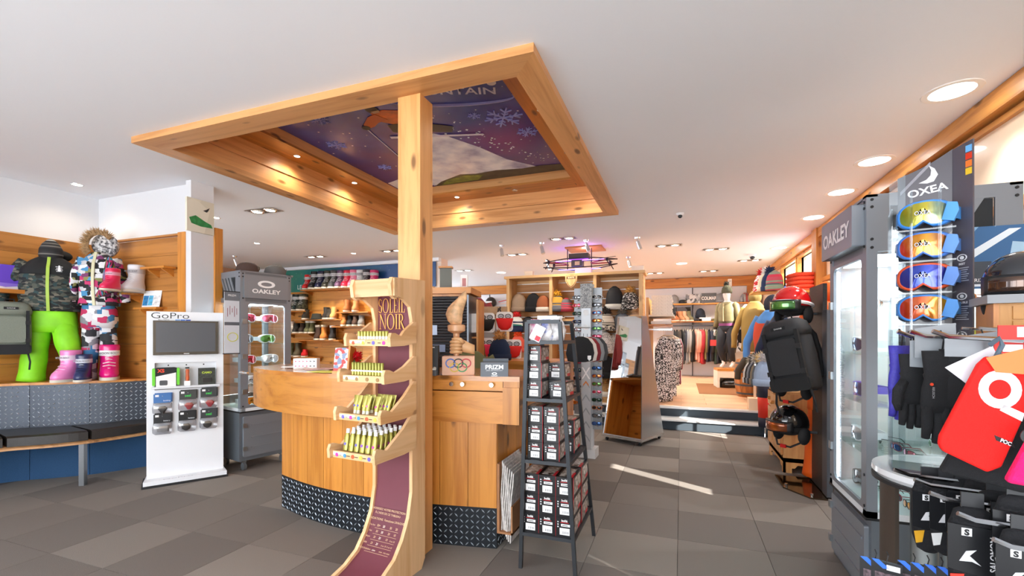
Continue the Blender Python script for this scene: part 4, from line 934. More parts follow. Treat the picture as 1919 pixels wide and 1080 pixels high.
# ================================================================== clothes
def palette(name, cols, scale=18, metric='EUCLIDEAN', stretch=(1, 1, 1), rough=.75):
    m = N(name); tc = m.n('ShaderNodeTexCoord'); mp = m.n('ShaderNodeMapping'); mp.inputs['Scale'].default_value = stretch; m.l(tc.outputs['Object'], mp.inputs[0])
    no = m.n('ShaderNodeTexNoise', i_Scale=scale * .7, i_Detail=1.0)
    vo = m.n('ShaderNodeTexVoronoi', i_Scale=float(scale), distance=metric); m.l(mp.outputs[0], vo.inputs['Vector'])
    sp = m.n('ShaderNodeSeparateColor'); m.l(vo.outputs['Color'], sp.inputs[0])
    n = len(cols); m.l(m.ramp(sp.outputs[0], [(i / n, C(c)) for i, c in enumerate(cols)], 'CONSTANT'), m.b.inputs['Base Color']); m.b.inputs['Roughness'].default_value = rough; return m.m
def jacket(t, W, D, z0, z1, m, sm=None, quilt=0, hood=None, arm=.25, zipm=None, flare=1.0, yoke=None, seed=0, collar=None, spread=.06, hoff=(0, .02, .72, 1.15)):
    """puffy jacket as torso, two sleeves, zip, hood; centred on the local origin, front at -y"""
    sm = sm or m; Hh = z1 - z0; rg = []; n = 24; rnd = random.Random(seed); ph = rnd.random() * 6; K = 26
    for k in range(K + 1):
        v = k / K; z = z0 + Hh * v
        w_ = W / 2 * (.92 + .08 * flare if v < .08 else (.96 if v < .62 else max(.30, .98 - ((v - .62) / .38) ** 2.2 * .66)))
        d = D / 2 * (.9 + .25 * sin(pi * min(v * 1.1, 1))) * (1 if v < .8 else 1 - (v - .8) * 1.6)
        q = 1 + (.035 * abs(sin(pi * z / quilt)) if quilt else .0)
        rg.append(ring(0, 0, z + (.0), w_ * q, d * q, n, 2.5, f=lambda a, z=z: 1 + .022 * sin(3 * a + 14 * z + ph) + .015 * sin(5 * a - 23 * z)))
    cut = int(K * .66) if yoke else K
    MB().loft(rg[:cut + 1]).build('torso', m, t, 2)
    if yoke: MB().loft(rg[cut:]).build('yoke', yoke, t, 2)
    for sx in (-1, 1):
        pts, rad = [], []
        for k in range(13):
            v = k / 12; x = sx * (W * .36 + (W * .17 + spread * 1.2) * min(1, v * 1.6) + .02 * v); z = z1 - Hh * .13 - v * (Hh * .80)
            pts.append((x, -.03 * v - .01 * sin(4 * v), z)); q = 1 + (.10 * abs(sin(pi * z / quilt)) if quilt else .05 * sin(18 * v + ph))
            rad.append(D * arm * (1.15 - .35 * v) * q)
        b = MB(); b.tube(pts, rad, 12); b.build('sleeve', sm, t, 2)
    if zipm: 
        b = MB(); b.loft([[(x, -D / 2 * (.93 + .25 * sin(pi * min(v * 1.1, 1))) * (1.03 if v < .8 else 1 - (v - .8) * 1.5) - .004 + yy, z0 + Hh * v) for x, yy in ((-.011, .0), (.011, .0), (.011, .02), (-.011, .02))] for v in [i / 14 for i in range(15)]]); b.build('zip', zipm, t)
    if hood:
        b = MB(); r = W * .24 * (hoff[4] if len(hoff) > 4 else 1); b.ell((hoff[0], hoff[1], z1 + r * hoff[2]), (r, r * .85, r * hoff[3]), 16, 10, f=lambda p: 1 - (.35 if p[1] < -.5 else 0)); b.build('hood', hood, t, 2)
    elif collar: 
        b = MB(); b.loft([ring(0, 0, z1 - .02, W * .17, D * .34, 16), ring(0, 0, z1 + .05, W * .18, D * .36, 16), ring(0, 0, z1 + .05, W * .15, D * .28, 16), ring(0, 0, z1 - .01, W * .14, D * .26, 16)]); b.build('collar', collar, t, True)
def trousers(t, W, D, z0, z1, m, bend=0, split=.42, flare=1.15, seed=0):
    rnd = random.Random(seed); Hh = z1 - z0; zc = z1 - Hh * split * .7
    b = MB(); b.loft([ring(0, 0, z, W / 2 * q, D / 2, 20, 2.6, f=lambda a, z=z: 1 + .02 * sin(4 * a + 30 * z)) for z, q in ((zc - .02, 1.0), (zc + .06, 1.02), (z1 - .05, .97), (z1, .92))]); b.build('waist', m, t, 2)
    for sx in (-1, 1):
        pts, rad = [], []
        for k in range(15):
            v = k / 14; z = zc + .05 - v * (zc + .05 - z0); x = sx * (W * .225 + .045 * v * flare); yb = -.10 * sin(pi * v) * (bend if sx > 0 else .0) + (.14 * v * v * bend if sx > 0 else 0)
            pts.append((x + (.05 * v * bend if sx > 0 else 0), yb, z + (.07 * v * bend if sx > 0 else 0))); rad.append(W * .255 * (1 - .06 * sin(pi * v) + .12 * (flare - 1) * v + .03 * sin(16 * v + 2 * sx)))
        b = MB(); b.tube(pts, rad, 14); b.build('trouser_leg', m, t, 2)
CAMO = palette('camo_print', ['1d211e', '2f3a35', '4b4f45', '243f42', '6a665a', '15191a'], 26, stretch=(1.2, 1, 2.2))
p = P(97, 583, 4.28); wj = thing('camouflage_jacket', 'dark camouflage padded jacket with black yoke and green zip on the left wall', 'jacket', (p.x, p.y, 0), radians(56))
jacket(wj, .44, .26, 1.52, 2.03, CAMO, CAMO, .085, M('1b1c1b', .8), .22, M('a8c84a', .5), yoke=M('141517', .8), seed=1, hoff=(.03, .07, .22, .55))
b = MB(); b.loft([ring(0, -.02, z, r, r * .9, 18) for z, r in ((2.0, .078), (2.05, .086), (2.10, .082), (2.15, .06), (2.19, .025), (2.20, .004))]); b.build('beanie', palette('beanie_stripe', ['1a1a1c', 'c8c4be', '2a2a2c', '1a1a1c', '6a6864'], 9, stretch=(.02, .02, 9)), wj, True)
b = MB()
for k in range(3): b.cyl((.075, -.135 - .0 * k, 1.90 + .018 * k), (.075 , -.142, 1.90 + .018 * k), .012 - .003 * k, n=8)
for k in range(4): b.bx(.055 - .004 * (k % 2), .095 + .004 * (k % 2), -.142, -.139, 1.885 + k * .014, 1.889 + k * .014)
b.build('white_emblem', M('f0f0f0', .5), wj, kind='stuff')
tr_ = thing('ski_trousers', 'lime green ski trousers below the camouflage jacket', 'trousers', (p.x, p.y, 0), radians(56))
trousers(tr_, .37, .22, .875, 1.54, M('8be01e', .6, bump=.3, bscale=8), bend=1.0, seed=2)
pp = P(192, 560, 4.42); wj2 = thing('patterned_jacket', 'multicoloured striped ski jacket with fur hood in the alcove corner', 'jacket', (pp.x, pp.y - .02, 0), radians(42))
PAT = palette('stripe_print', ['c9c9cc', '18181c', 'c83a70', 'e8e8ea', '2a2a30', '4a90c0', '7a3a6a', 'd8d8dc', '18181c', '8a8a50'], 13, 'CHEBYCHEV', (1.6, .6, 2.2))
jacket(wj2, .31, .24, 1.58, 2.09, PAT, PAT, 0, palette('hood_print', ['b8b8ba', '5a5a5e', 'd8d8da', '8a8a8e'], 60), .21, M('d8d4b0', .5), seed=4, spread=.02, hoff=(.035, .03, .75, 1.1, 1.42))
def fur(name, c, r, m, parent, loc=None, n=260, ln=.3, seed=0, tall=1.0, thin=.05):
    """tuft ball: a core with many short tapering hairs"""
    b = MB(); rnd = random.Random(seed); b.ell(c, (r * .8, r * .8, r * .8 * tall), 10, 7)
    for _ in range(n):
        v = Vector((rnd.gauss(0, 1), rnd.gauss(0, 1), rnd.gauss(0, 1))).normalized(); e = v.orthogonal().normalized() * r * thin; f = v.cross(e.normalized()) * r * thin; v = Vector((v.x, v.y, v.z * tall)); tip = v * r * (1 + ln * rnd.random()) + Vector((rnd.gauss(0, .1), rnd.gauss(0, .1), rnd.gauss(0, .1))) * r; base = v * r * .72; cc = Vector(c)
        b.add([cc + base + e, cc + base - e * .5 + f, cc + base - e * .5 - f, cc + tip], [(0, 1, 3), (1, 2, 3), (2, 0, 3)])
    return b.build(name, m, parent, loc=loc)
b = MB(); rnd = random.Random(3)
for k in range(420):
    a = rnd.uniform(.6, pi + .7); q = rnd.uniform(-.5, .5); c = Vector((.02 + .085 * cos(a), -.06 + .03 * q, 2.16 + .10 * sin(a))); v = (Vector((cos(a), -.5 + q, sin(a))) + Vector((rnd.gauss(0, .3), rnd.gauss(0, .3), rnd.gauss(0, .3)))).normalized()
    e = v.orthogonal().normalized() * .006; f = v.cross(e); b.add([c + e, c - e * .5 + f, c - e * .5 - f, c + v * rnd.uniform(.04, .085)], [(0, 1, 3), (1, 2, 3), (2, 0, 3)])
b.build('fur_trim', M('b89a72', .9, var=.3, bscale=50), wj2, kind='stuff')
b = MB(); b.tube([(.13, -.16, 2.03), (.15, -.19, 1.9), (.14, -.19, 1.75), (.05, -.18, 1.66)], [.02, .05, .055, .02], 10); b.build('arm_stripe', palette('arm_print', ['7a7a3a', 'b8306a', '1a1a20', '3a8ab0'], 40, 'CHEBYCHEV', (3, 1, .2)), wj2, True)
tr2 = thing('patterned_trousers', 'black white and pink patterned ski trousers under the patterned jacket', 'trousers', (pp.x, pp.y - .02, 0), radians(42))
trousers(tr2, .27, .2, .875, 1.60, palette('patch_print', ['d8d8dc', '1a1a1e', 'e4e4e8', '2a2a30', 'c03060', '8a8a92', '3a7aa8'], 11, 'CHEBYCHEV', (1.3, .7, 1.6)), flare=.6)
# ------------------------------------------------------------------ after-ski boots
def moon_boot(m, h=.36, band=M('f0eef0', .5), lettering=True, sole=M('d8d0c0', .7), name='moon_boot'):
    t = thing(name, '', 'boot'); k = h / .36
    pr = [(.028, .072, .155, -.045), (.06, .076, .158, -.045), (.095, .074, .148, -.04), (.125, .072, .125, -.025), (.15, .07, .105, -.01), (.18, .07, .092, 0), (.22, .072, .088, .004), (.29, .076, .09, .004), (.34, .079, .092, .004), (.36, .074, .086, .004), (.352, .06, .07, .004)]
    MB().loft([ring(0, cy, z * k, rx_, ry, 20, 2.3, f=lambda a, z=z: 1 + .012 * sin(60 * z + 3 * a)) for z, rx_, ry, cy in pr]).build('upper', m, t, 2)
    MB().loft([ring(0, -.045, z, .076, .16, 20, 2.3) for z in (0, .03 * k)]).build('sole', sole, t, True)
    zb = .245 * k; MB().loft([ring(0, .004, zb + z, .0765, .0925, 20, 2.3) for z in (0, .055 * k)], caps=False).build('band', band, t, True)
    if lettering: text('MOON BOOT', .03 * k, M('8a8a90', .5) if band is not None else WHITE, t, (0, -.0905, zb + .016), sx=.85, bold=.03)
    b = MB(); z_ = [.11, .14, .17, .2, .23]
    for i, z in enumerate(z_): y = -.155 + i * .016 if i < 3 else -.094; b.tube([(-.045, y + .03, z * k), (0, y - .002, (z + .012) * k), (.045, y + .03, z * k)], .004, 5)
    b.build('laces', band, t); return t
mb_big = moon_boot(M('e0127a', .25, coat=.6), .335); place(mb_big, P(206, 712, 4.42) , radians(60)); mb_big.location.z = .8725
tag(mb_big, 'tall glossy magenta snow boot on the bench ledge', 'boot', None)
o = dup(mb_big, P(133, 716, 4.22), radians(20), 'light pink laced snow boot on the bench ledge', None, {'upper': M('ee8ac8', .3, coat=.5), 'band': M('f4d8ec', .5), 'laces': M('f4c8e4', .6)}, .86); o.location.z = .8725
o = dup(mb_big, P(158, 716, 4.22), radians(48), 'small navy snow boot with hanging laces on the bench ledge', None, {'upper': M('1c2a5a', .35, coat=.4), 'band': M('c8ccd8', .5), 'laces': M('141a38', .6)}, .74); o.location.z = .8725
aY = 2.985
def wall_shelf(px, py, w_, d_, lab, cnt):
    p = PY(px, py, aY); t = thing('hanging_shelf', lab, 'shelf', (p.x, aY, p.z)); MB().bx(-w_ / 2, w_ / 2, -d_, 0, -.018, 0).build('board', W_X, t)
    for x in (-w_ * .3, w_ * .3): MB().prism([(0, -.018), (-d_ * .8, -.018), (-d_ * .75, -.03), (0, -.09)], x - .01, x + .01, 'yz').build('bracket', W_Y, t)
    return t
s1 = wall_shelf(312, 503, .34, .13, 'empty small wooden shelf high on the alcove wall', 0)
s2 = wall_shelf(250, 552, .34, .17, 'small wooden shelf with white boot on the alcove wall', 0)
s3 = wall_shelf(292, 577, .34, .10, 'narrow wooden ledge holding leaflets on the alcove wall', 0)
o = dup(mb_big, (PY(256, 548, aY - .10).x, aY - .10, s2.location.z + .0005), radians(25), 'white snow boot standing on the alcove shelf', None, {'upper': M('e8e8ec', .3, coat=.4), 'band': M('c8c8cc', .5), 'laces': M('f2f2f4', .6)}, .80)
o = dup(mb_big, (0, 0, 0), radians(20), 'small red snow boot beside the patterned jacket', None, {'upper': M('e02058', .3, coat=.4), 'band': M('e8a0b8', .5), 'laces': M('c01848', .6)}, .62); q = P(212, 546, 4.18); o.location = q
for k, (dx, c) in enumerate(((-.07, '2f7fb8'), (.01, '58b0d8'), (.08, 'dfe4e8'))):
    t = thing('leaflet', '%s leaflet leaning on the alcove ledge' % ('dark blue', 'light blue', 'white')[k], 'leaflet', (s3.location.x + dx - .01, aY - .045, s3.location.z + .001), .25); MB().bx(-.04, .04, 0, .004, 0, .17).build('sheet', M('eef2f4', .5), t, rot=(-.2, 0, 0)); MB().bx(-.036, .036, -.001, 0, .02, .12).build('photo_print', M(c, .5, var=.4, bscale=30), t, rot=(-.2, 0, 0))
# picture on the white column
q = PX(377, 406, -4.262); t = thing('canvas_painting', 'square canvas with green brush stroke and dark bird on the white column', 'picture', q, pi / 2); 
MB().bx(-.13, .13, .0, .022, -.155, .155).build('canvas', palette('canvas', ['e0dcc8', 'd8d4c0', 'e6e2d0'], 3), t); b = MB(); b.prism([(-.11, -.03), (-.05, .0), (.04, -.04), (.10, -.06), (.115, -.09), (.0, -.095), (-.09, -.08)], -.0015, 0, 'xz'); b.build('green_stroke', M('2f8a4a', .6, var=.3, bscale=30), t)
b = MB(); b.prism([(.02, .06), (.05, .075), (.085, .10), (.07, .065), (.055, .05)], -.0015, 0, 'xz'); b.build('bird_stroke', M('2a2c2a', .6), t)
# purple pack on its shelf and the grey rucksack at the left edge
wx = -5.80
q = PX(10, 545, wx); t = thing('hanging_shelf', 'wooden wall shelf with purple box at the left edge of the view', 'shelf', (wx, q.y - .12, q.z)); MB().bx(0, .26, -.35, .30, -.035, 0).build('board', W_Y, t); MB().bx(0, .02, -.3, .25, -.14, -.035).build('cleat', W_Y, t)
t2 = thing('display_box', 'purple box with snowy foot standing on the left wall shelf', 'box', (wx + .13, q.y - .12, q.z + .0005)); MB().bx(-.05, .05, -.25, .25, 0, .22).build('carton', palette('purple', ['7a5ad8', '6a48d0', '8f78e8'], 4), t2); b = MB(); b.prism([(-.25, 0), (.25, 0), (.25, .02), (.15, .035), (.05, .02), (-.05, .04), (-.15, .03), (-.25, .045)], .05, .052, 'yz'); b.build('snow_print', M('f2f0fa', .6), t2)
def rucksack(label, loc, rz, m, m2, s=1.0, name='rucksack', tilt=0):
    t = thing(name, label, 'backpack', loc, rz)
    b = MB(); b.loft([ring(0, 0, z, a, c, 20, 3.2) for z, a, c in ((0, .13, .08), (.02, .15, .10), (.2, .155, .105), (.38, .15, .10), (.46, .14, .09), (.5, .12, .06))]); b.build('main_bag', m, t, 2)
    b = MB(); b.loft([ring(0, -.01, z, a, c, 20, 3.2) for z, a, c in ((.40, .152, .115), (.44, .158, .12), (.50, .14, .10), (.53, .10, .05))]); b.build('lid', m, t, 2)
    MB().rbx(-.10, .10, -.135, -.09, .12, .38, .02).build('front_pocket', m, t); MB().rbx(-.14, .14, -.125, -.08, 0, .10, .03).build('lower_pocket', m2, t)
    for x in (-.115, .115):
        MB().bx(x - .012, x + .012, -.13, -.10, .05, .44).build('compression_strap', m2, t); MB().bx(x - .018, x + .018, -.142, -.128, .30, .335).build('buckle', BLACK, t); MB().bx(x - .018, x + .018, -.142, -.128, .12, .155).build('buckle', BLACK, t)
        b = MB(); b.tube([(x * .8, .09, .48), (x, .16, .40), (x * 1.05, .17, .25), (x * 1.1, .11, .08)], .018, 8); b.build('shoulder_strap', m2, t, True)
        b = MB(); b.tube([(x, -.09, .02), (x * 1.15, -.10, -.08), (x * 1.1, -.09, -.16)], .008, 5); b.build('hanging_strap', m2, t)
    b = MB(); b.tube([(-.04, .05, .515), (-.03, .05, .56), (.03, .05, .56), (.04, .05, .515)], .007, 6); b.build('grab_handle', m2, t, True); MB().bx(-.05, .05, -.128, -.12, .45, .475).build('logo_tape', m2, t); text('DAKINE', .016, M('d8d8d8', .5), t, (0, -.129, .457))
    t.scale = (s, s, s); t.rotation_euler.y = tilt; return t
q = PX(18, 668, wx + .14); rucksack('grey rucksack with black straps hanging on the left wall', (wx + .20, q.y - .02, q.z + .02), radians(72), M('7d8478', .85, bump=.3, bscale=300), M('202225', .85), .88)
MB().cyl((wx, q.y, q.z + .47), (wx + .1, q.y, q.z + .475), .006).build('coat_peg', STEEL, WL)
# ================================================================== hat unit, sunglasses, mirror and the raised clothes area
HX0, HX1, HYF, HZ = -2.70, -.54, 7.0, 2.26
HU = thing('hat_shelving', 'wide open wooden shelving unit with three bays of hats on the raised floor', 'shelving', ((HX0 + HX1) / 2, HYF, PZF))
hx = (HX0 + HX1) / 2; hw = (HX1 - HX0) / 2; hz = HZ - PZF
UW_X, UW_Z, UW_Y = [wood(a, 'e0b277', 'c88f50', .5, .5) for a in 'xzy']
for x in (-hw, -1.97 - hx, -1.27 - hx, hw - .05): MB().bx(x, x + .05, 0, .42, 0, hz - .04).build('upright', UW_Z, HU)
MB().bx(-hw - .03, hw + .04, -.03, .45, hz - .04, hz).build('top_board', UW_X, HU)
for k, (a, b_) in enumerate(((-hw + .05, -1.97 - hx), (-1.92 - hx, -1.27 - hx), (-1.22 - hx, hw - .05))):
    z = .22
    for j in range(12):
        MB().bx(a, b_, .38, .40, z, z + .128).build('slat_board', wood('x', 'c98d4a', 'ae7130', .45), HU); MB().bx(a, b_, .376, .40, z + .128, z + .140).build('metal_strip', M('d4cfc8', .3, .5), HU); z += .140
    MB().bx(a, b_, .0, .40, .0, .22).build('plinth_drawer', UW_X, HU); MB().bx(a, b_, -.02, .40, .20, .225).build('bottom_shelf', UW_X, HU)
MB().bx(-hw, hw, .40, .42, 0, hz - .04).build('back_panel', UW_X, HU)
for j in range(5): MB().bx(hw, hw + .012, .01, .41, .30 + j * .33, .625 + j * .33).build('side_panel', UW_Y, HU)
sh = thing('shield_sign', 'small wooden shield sign on the front edge of the hat unit', 'sign', PY(1071, 534, 6.93)); MB().prism([(-.095, .17), (-.05, .18), (0, .165), (.05, .18), (.095, .17), (.09, .06), (.05, -.01), (0, -.045), (-.05, -.01), (-.09, .06)], -.012, .012, 'xz').build('wood_shield', UW_Z, sh)
MB().bx(-.07, .07, -.0135, -.012, .09, .13).build('dark_band', M('6a4526', .6), sh); text('BARTS', .035, M('e8cfa2', .5), sh, (0, -.0145, .098), bold=.02)
b = MB(); pts = [(-.078, .15), (0, .15), (.078, .15), (.073, .06), (.04, .0), (0, -.028), (-.04, 0), (-.073, .06)]; b.tube([(x, -.013, z) for x, z in pts], .003, 4, closed=True); b.build('edge_line', M('5a3a1e', .6), sh)
for px, py, w_, h_, c, lab in ((991, 515, .14, .10, 'e8dcc8', 'small cream card box on top of the hat unit, left'), (1093, 510, .26, .11, 'f0c4e0', 'wide pink card box on top of the hat unit, middle'), (1195, 506, .18, .10, 'f2e4d8', 'pale card box on top of the hat unit, right')):
    q = PY(px, py, 7.2); t = thing('card_box', lab, 'box', (q.x, 7.2, HZ + .0005)); MB().bx(-w_ / 2, w_ / 2, 0, .08, 0, h_).build('carton', M(c, .6), t); MB().bx(-w_ / 2 - .003, w_ / 2 + .003, -.003, .083, h_ - .02, h_).build('lid', M(c, .55), t)
# ------------------------------------------------------------------ hats
def knit(name, cols, sc=40, st=(1, 1, 3)): return palette(name, cols, sc, 'EUCLIDEAN', st, .95)
def beanie(body, cuff=None, pom=None, s=1.0, tall=1.0, flat=1.0):
    t = thing('beanie', '', 'hat')
    f = lambda a: 1 + .02 * sin(14 * a)
    MB().loft([ring(0, 0, z * tall, r, r * .85 * flat, 28, 2.1, f=f) for z, r in ((0, .098), (.05, .104), (.10, .102), (.15, .088), (.19, .06), (.212, .02))]).build('knit_cap', body, t, 2)
    MB().loft([ring(0, 0, z, r, r * .86 * flat, 28, 2.1, f=f) for z, r in ((-.002, .10), (0, .110), (.055, .113), (.06, .104))]).build('cuff', cuff or body, t, 2)
    if pom: fur('pompom', (0, 0, .225 * tall), .058, pom, t, n=130, ln=.45, thin=.12)
    t.scale = (s, s, s); return t
def bean(loc, rz, lab, body, cuff=None, pom=None, s=1.0, tall=1.0, flat=1.0, tilt=0, grp=None):
    t = beanie(body, cuff, pom, s, tall, flat); tag(t, lab, 'hat', grp); t.location = loc; t.rotation_euler = (tilt, 0, rz); return t
def hat_peg(q, yb):
    MB().cyl((q.x - hx, yb - HYF, q.z - PZF), (q.x - hx, q.y - HYF, q.z - PZF), .006, n=6).build('peg', STEEL, HU)
KB = M('1c1c1f', .95, bump=.6, bscale=300); FURT = M('c08a4a', .95, var=.35, bscale=40); FURB = M('2a2624', .95, var=.3, bscale=40); FURG = M('b9b2a8', .95, var=.3, bscale=40)
HATS = [(973, 584, 7.14, 'taupe knit beanie hanging in the left bay of the hat unit', M('a48a72', .95, bump=.6, bscale=300), None, None, 1.1, 1.15), (1000, 584, 7.14, 'plain black beanie hanging in the left bay of the hat unit', KB, None, None, 1.1, 1.15), (1019, 584, 7.1, 'rust brown cap hanging beside the divider of the hat unit', M('a05c38', .95, bump=.5, bscale=300), M('e8dccb', .95), None, 1.0, 1.1),
  (969, 622, 7.05, 'navy white and red bobble hat low in the left bay', knit('knit_1', ['e8e6e0', '1f2a48', 'e8e6e0', '2f7a6a'], 9, (.2, .2, 4)), M('1f2a48', .95), M('d02a2a', .95), 1.0, 1.1), (991, 622, 7.1, 'small black padded hat low in the left bay', M('2a2a2e', .8), None, None, .95, 1.1),
  (971, 660, 7.02, 'coral knit hat with orange pompom low in the left bay', M('e8604a', .95, bump=.8, bscale=200), None, M('e8541c', .95), 1.05, 1.1), (1045, 584, 7.1, 'grey and yellow striped hat with mustard pompom in the middle bay', knit('knit_2', ['c8983a', '5a5a5e', 'c8983a', '8a8a8e'], 9, (.1, .1, 5)), M('6a6a6e', .95), M('c8921f', .95), 1.0, 1.1), (1062, 584, 7.1, 'red and grey striped hat in the middle bay', knit('knit_3', ['b83a4a', '6a6a70', 'c8485a'], 8, (.1, .1, 5)), None, None, .9, 1.0),
  (1152, 580, 7.12, 'black padded beanie with fleece edge in the right bay', M('1e1e22', .7), M('d8d4cc', .95), None, 1.15, 1.3), (1181, 580, 7.12, 'black and white patterned hat with tan pompom in the right bay', knit('knit_4', ['18181a', 'e8e4de', '18181a', '6a6460'], 60), None, M('c8924a', .95, var=.3, bscale=40), 1.15, 1.0),
  (1136, 620, 7.02, 'grey and cream hat with black pompom in the right bay', knit('knit_5', ['c9bfae', '8a8378', 'e0d8c8', '4a4642'], 9, (.1, .1, 6)), knit('knit_5b', ['3a3836', 'e0d8c8'], 50), FURB, 1.15, 1.0), (1166, 618, 7.1, 'slate grey hat with grey pompom in the right bay', M('6a7078', .95, bump=.6, bscale=300), None, M('7a7468', .95, var=.3, bscale=40), 1.1, 1.0), (1193, 618, 7.1, 'beige hat with sand fur pompom in the right bay', M('c9a582', .95, bump=.6, bscale=300), None, M('d0a070', .95, var=.3, bscale=40), 1.15, 1.0),
  (1132, 662, 7.02, 'white and grey marled beanie lower in the right bay', knit('knit_6', ['e8e6e4', 'a8a6a4', 'f0eeec'], 70), None, None, 1.2, 1.2), (1154, 662, 7.1, 'white cable knit beanie next to the marled one', knit('knit_7', ['f0eeea', 'd0ccc6', '9a968e'], 50), None, None, 1.05, 1.2), (1136, 708, 7.05, 'plain black beanie with white tag near the bottom of the right bay', KB, None, None, 1.3, 1.1), (1150, 706, 7.12, 'dark grey beanie near the bottom of the right bay', M('3a3a3e', .95), None, None, 1.1, 1.1),
  (1132, 742, 7.06, 'tan fur hat on the bottom shelf of the right bay', M('b08a5a', .95, var=.3, bscale=40), M('e8e4dc', .95), M('b48a54', .95, var=.35, bscale=40), 1.1, .8)]
for px, py, Y, lab, a, b_, pm, s, tl in HATS:
    q = PY(px, py, Y); bean(q, YAW * .6, lab, a, b_, pm, s * 1.12, tl); 
    if py < 730: hat_peg(Vector((q.x, q.y, q.z + .17 * s * tl)), 7.38)
q = PY(1040, 596, 6.98); t = thing('fur_cap', 'flat dark cap with cream fleece brim on the middle shelf edge', 'hat', q, .1); MB().loft([ring(0, 0, z, a, c, 18, 2.2) for z, a, c in ((0, .13, .09), (.02, .15, .10), (.04, .12, .08), (.05, .05, .04))]).build('crown', M('2a2624', .9), t, 2); MB().loft([ring(0, -.02, z, a, c, 18) for z, a, c in ((-.02, .15, .11), (0, .17, .13), (.012, .14, .1))]).build('fleece_brim', M('d8cdbb', .95, bump=.8, bscale=150), t, 2); MB().bx(1.97 - 1.97 - .3 + .18, .3, .0, .40, q.z - .05 - PZF, q.z - .022 - PZF).build('middle_shelf', UW_X, HU, loc=(q.x - hx, -.0, 0))
# ------------------------------------------------------------------ sunglasses tower
ST = thing('sunglasses_tower', 'tall grey rotating tower full of sunglasses left of the floor mirror', 'display', (-.93, 4.86, 0), radians(-2))
SG = M('a8aeb4', .4, .4)
MB().bx(-.09, .09, -.09, .09, 0, .10).bx(-.05, .05, -.05, .05, .10, .35).build('foot', M('d8dadc', .5), ST)
MB().bx(-.055, .055, -.03, .03, .12, 1.84).build('core', M('c2c6ca', .45), ST)
MB().bx(-.05, .05, -.125, -.115, .10, 1.58).build('front_panel', M('b8bec4', .35, .2), ST); MB().bx(-.062, .062, -.127, -.113, 1.58, 1.84).build('speckled_header', palette('speckle', ['8a9094', 'a8acae', '74797d', '989c9e'], 90), ST)
for k in range(5):
    z = .18 + k * .14; b = MB(); b.prism([(-.04, z), (0, z + .06), (.04, z), (.04, z + .02), (0, z + .08), (-.04, z + .02)], -.127, -.125, 'xz'); b.build('chevron_print', M('8f969e', .4), ST)
b = MB(); b.prism([(-.045, .84), (-.03, .84), (.045, .96), (.03, .96)], -.127, -.1255, 'xz'); b.prism([(.045, .84), (.03, .84), (-.045, .96), (-.03, .96)], -.1275, -.125, 'xz'); b.build('cross_print', M('f2f2f4', .4), ST)
for k in range(4): MB().cyl((0, -.127, 1.08 + k * .15), (0, -.1255, 1.08 + k * .15), .03, n=16).build('round_print', M('d0d4d8', .4), ST)
b = MB(); b.prism([(-.03, .78), (0, .82), (.03, .78), (.03, .765), (0, .80), (-.03, .765)], -.1275, -.125, 'xz'); b.build('colour_print', M('d87a2a', .4), ST)
for sx, n_ in ((-1, 14), (1, 17)):
    MB().bx(sx * .10 - .05, sx * .10 + .05, -.03, -.02, .45 if sx < 0 else .30, 1.80).build('wing_panel', M('9aa0a6', .4, .3), ST)
def sunglasses(fr, ln):
    t = thing('sunglasses', '', 'sunglasses'); b = MB(); l = MB()
    for sx in (-1, 1):
        o = [(sx * .035 + .031 * math.copysign(abs(cos(a)) ** .8, cos(a)), .022 * math.copysign(abs(sin(a)) ** .8, sin(a)) - .003 * sx * cos(a)) for a in [2 * pi * k / 16 for k in range(16)]]
        yy = lambda x: 3.5 * x * x
        l.add([(x, yy(x) - .001, z) for x, z in o] + [(sx * .035, yy(.035) - .008, 0)], [(i, (i + 1) % 16, 16) for i in range(16)])
        b.tube([(x * 1.02, yy(x), z * 1.05) for x, z in o], .0035, 5, closed=True); b.tube([(sx * .068, .017, .01), (sx * .072, .05, .01), (sx * .07, .12, .004), (sx * .068, .14, -.02)], .003, 5)
    b.tube([(-.008, 0, .008), (0, -.001, .011), (.008, 0, .008)], .003, 5); b.build('frame', fr, t, 2); l.build('lens', ln, t, 2); return t
sgp = sunglasses(BF, LN['grey']); sgf = True
SL = [LN['green'], LN['blue'], M('2a2a2e', .1), LN['pink'], LN['fire'], LN['grey'], M('1a3a2a', .1)]; SF_ = [M('16181a', .3), M('d8d8da', .3), M('8a2030', .3), M('1f3a7a', .3), M('1c1c20', .3), M('d87a2a', .3)]
for sx, n_ in ((-1, 14), (1, 17)):
    for k in range(n_):
        z = 1.70 - k * (.086 if sx < 0 else .083); a = radians(-2); x, y = sx * .105, -.09
        lab = 'pair of sunglasses, %s from the top in the %s column of the tower' % (ordn(k), 'left' if sx < 0 else 'right')
        if sgf: o = sgp; o['label'] = lab; sgf = False
        else: o = dup(sgp, label=lab, recol={'frame': SF_[(k * 5 + (sx > 0)) % 6], 'lens': SL[(k * 3 + (sx > 0) * 2) % 7]})
        o['group'] = 'sunglasses on the tower'; o.scale = (.75,) * 3; o.location = (-.93 + x * cos(a) - y * sin(a), 4.86 + x * sin(a) + y * cos(a), z); o.rotation_euler = (0, 0, a)
        MB().bx(sx * .105 - .012, sx * .105 + .012, -.098, -.03, z - .034, z - .026).build('nose_holder', SG, ST)
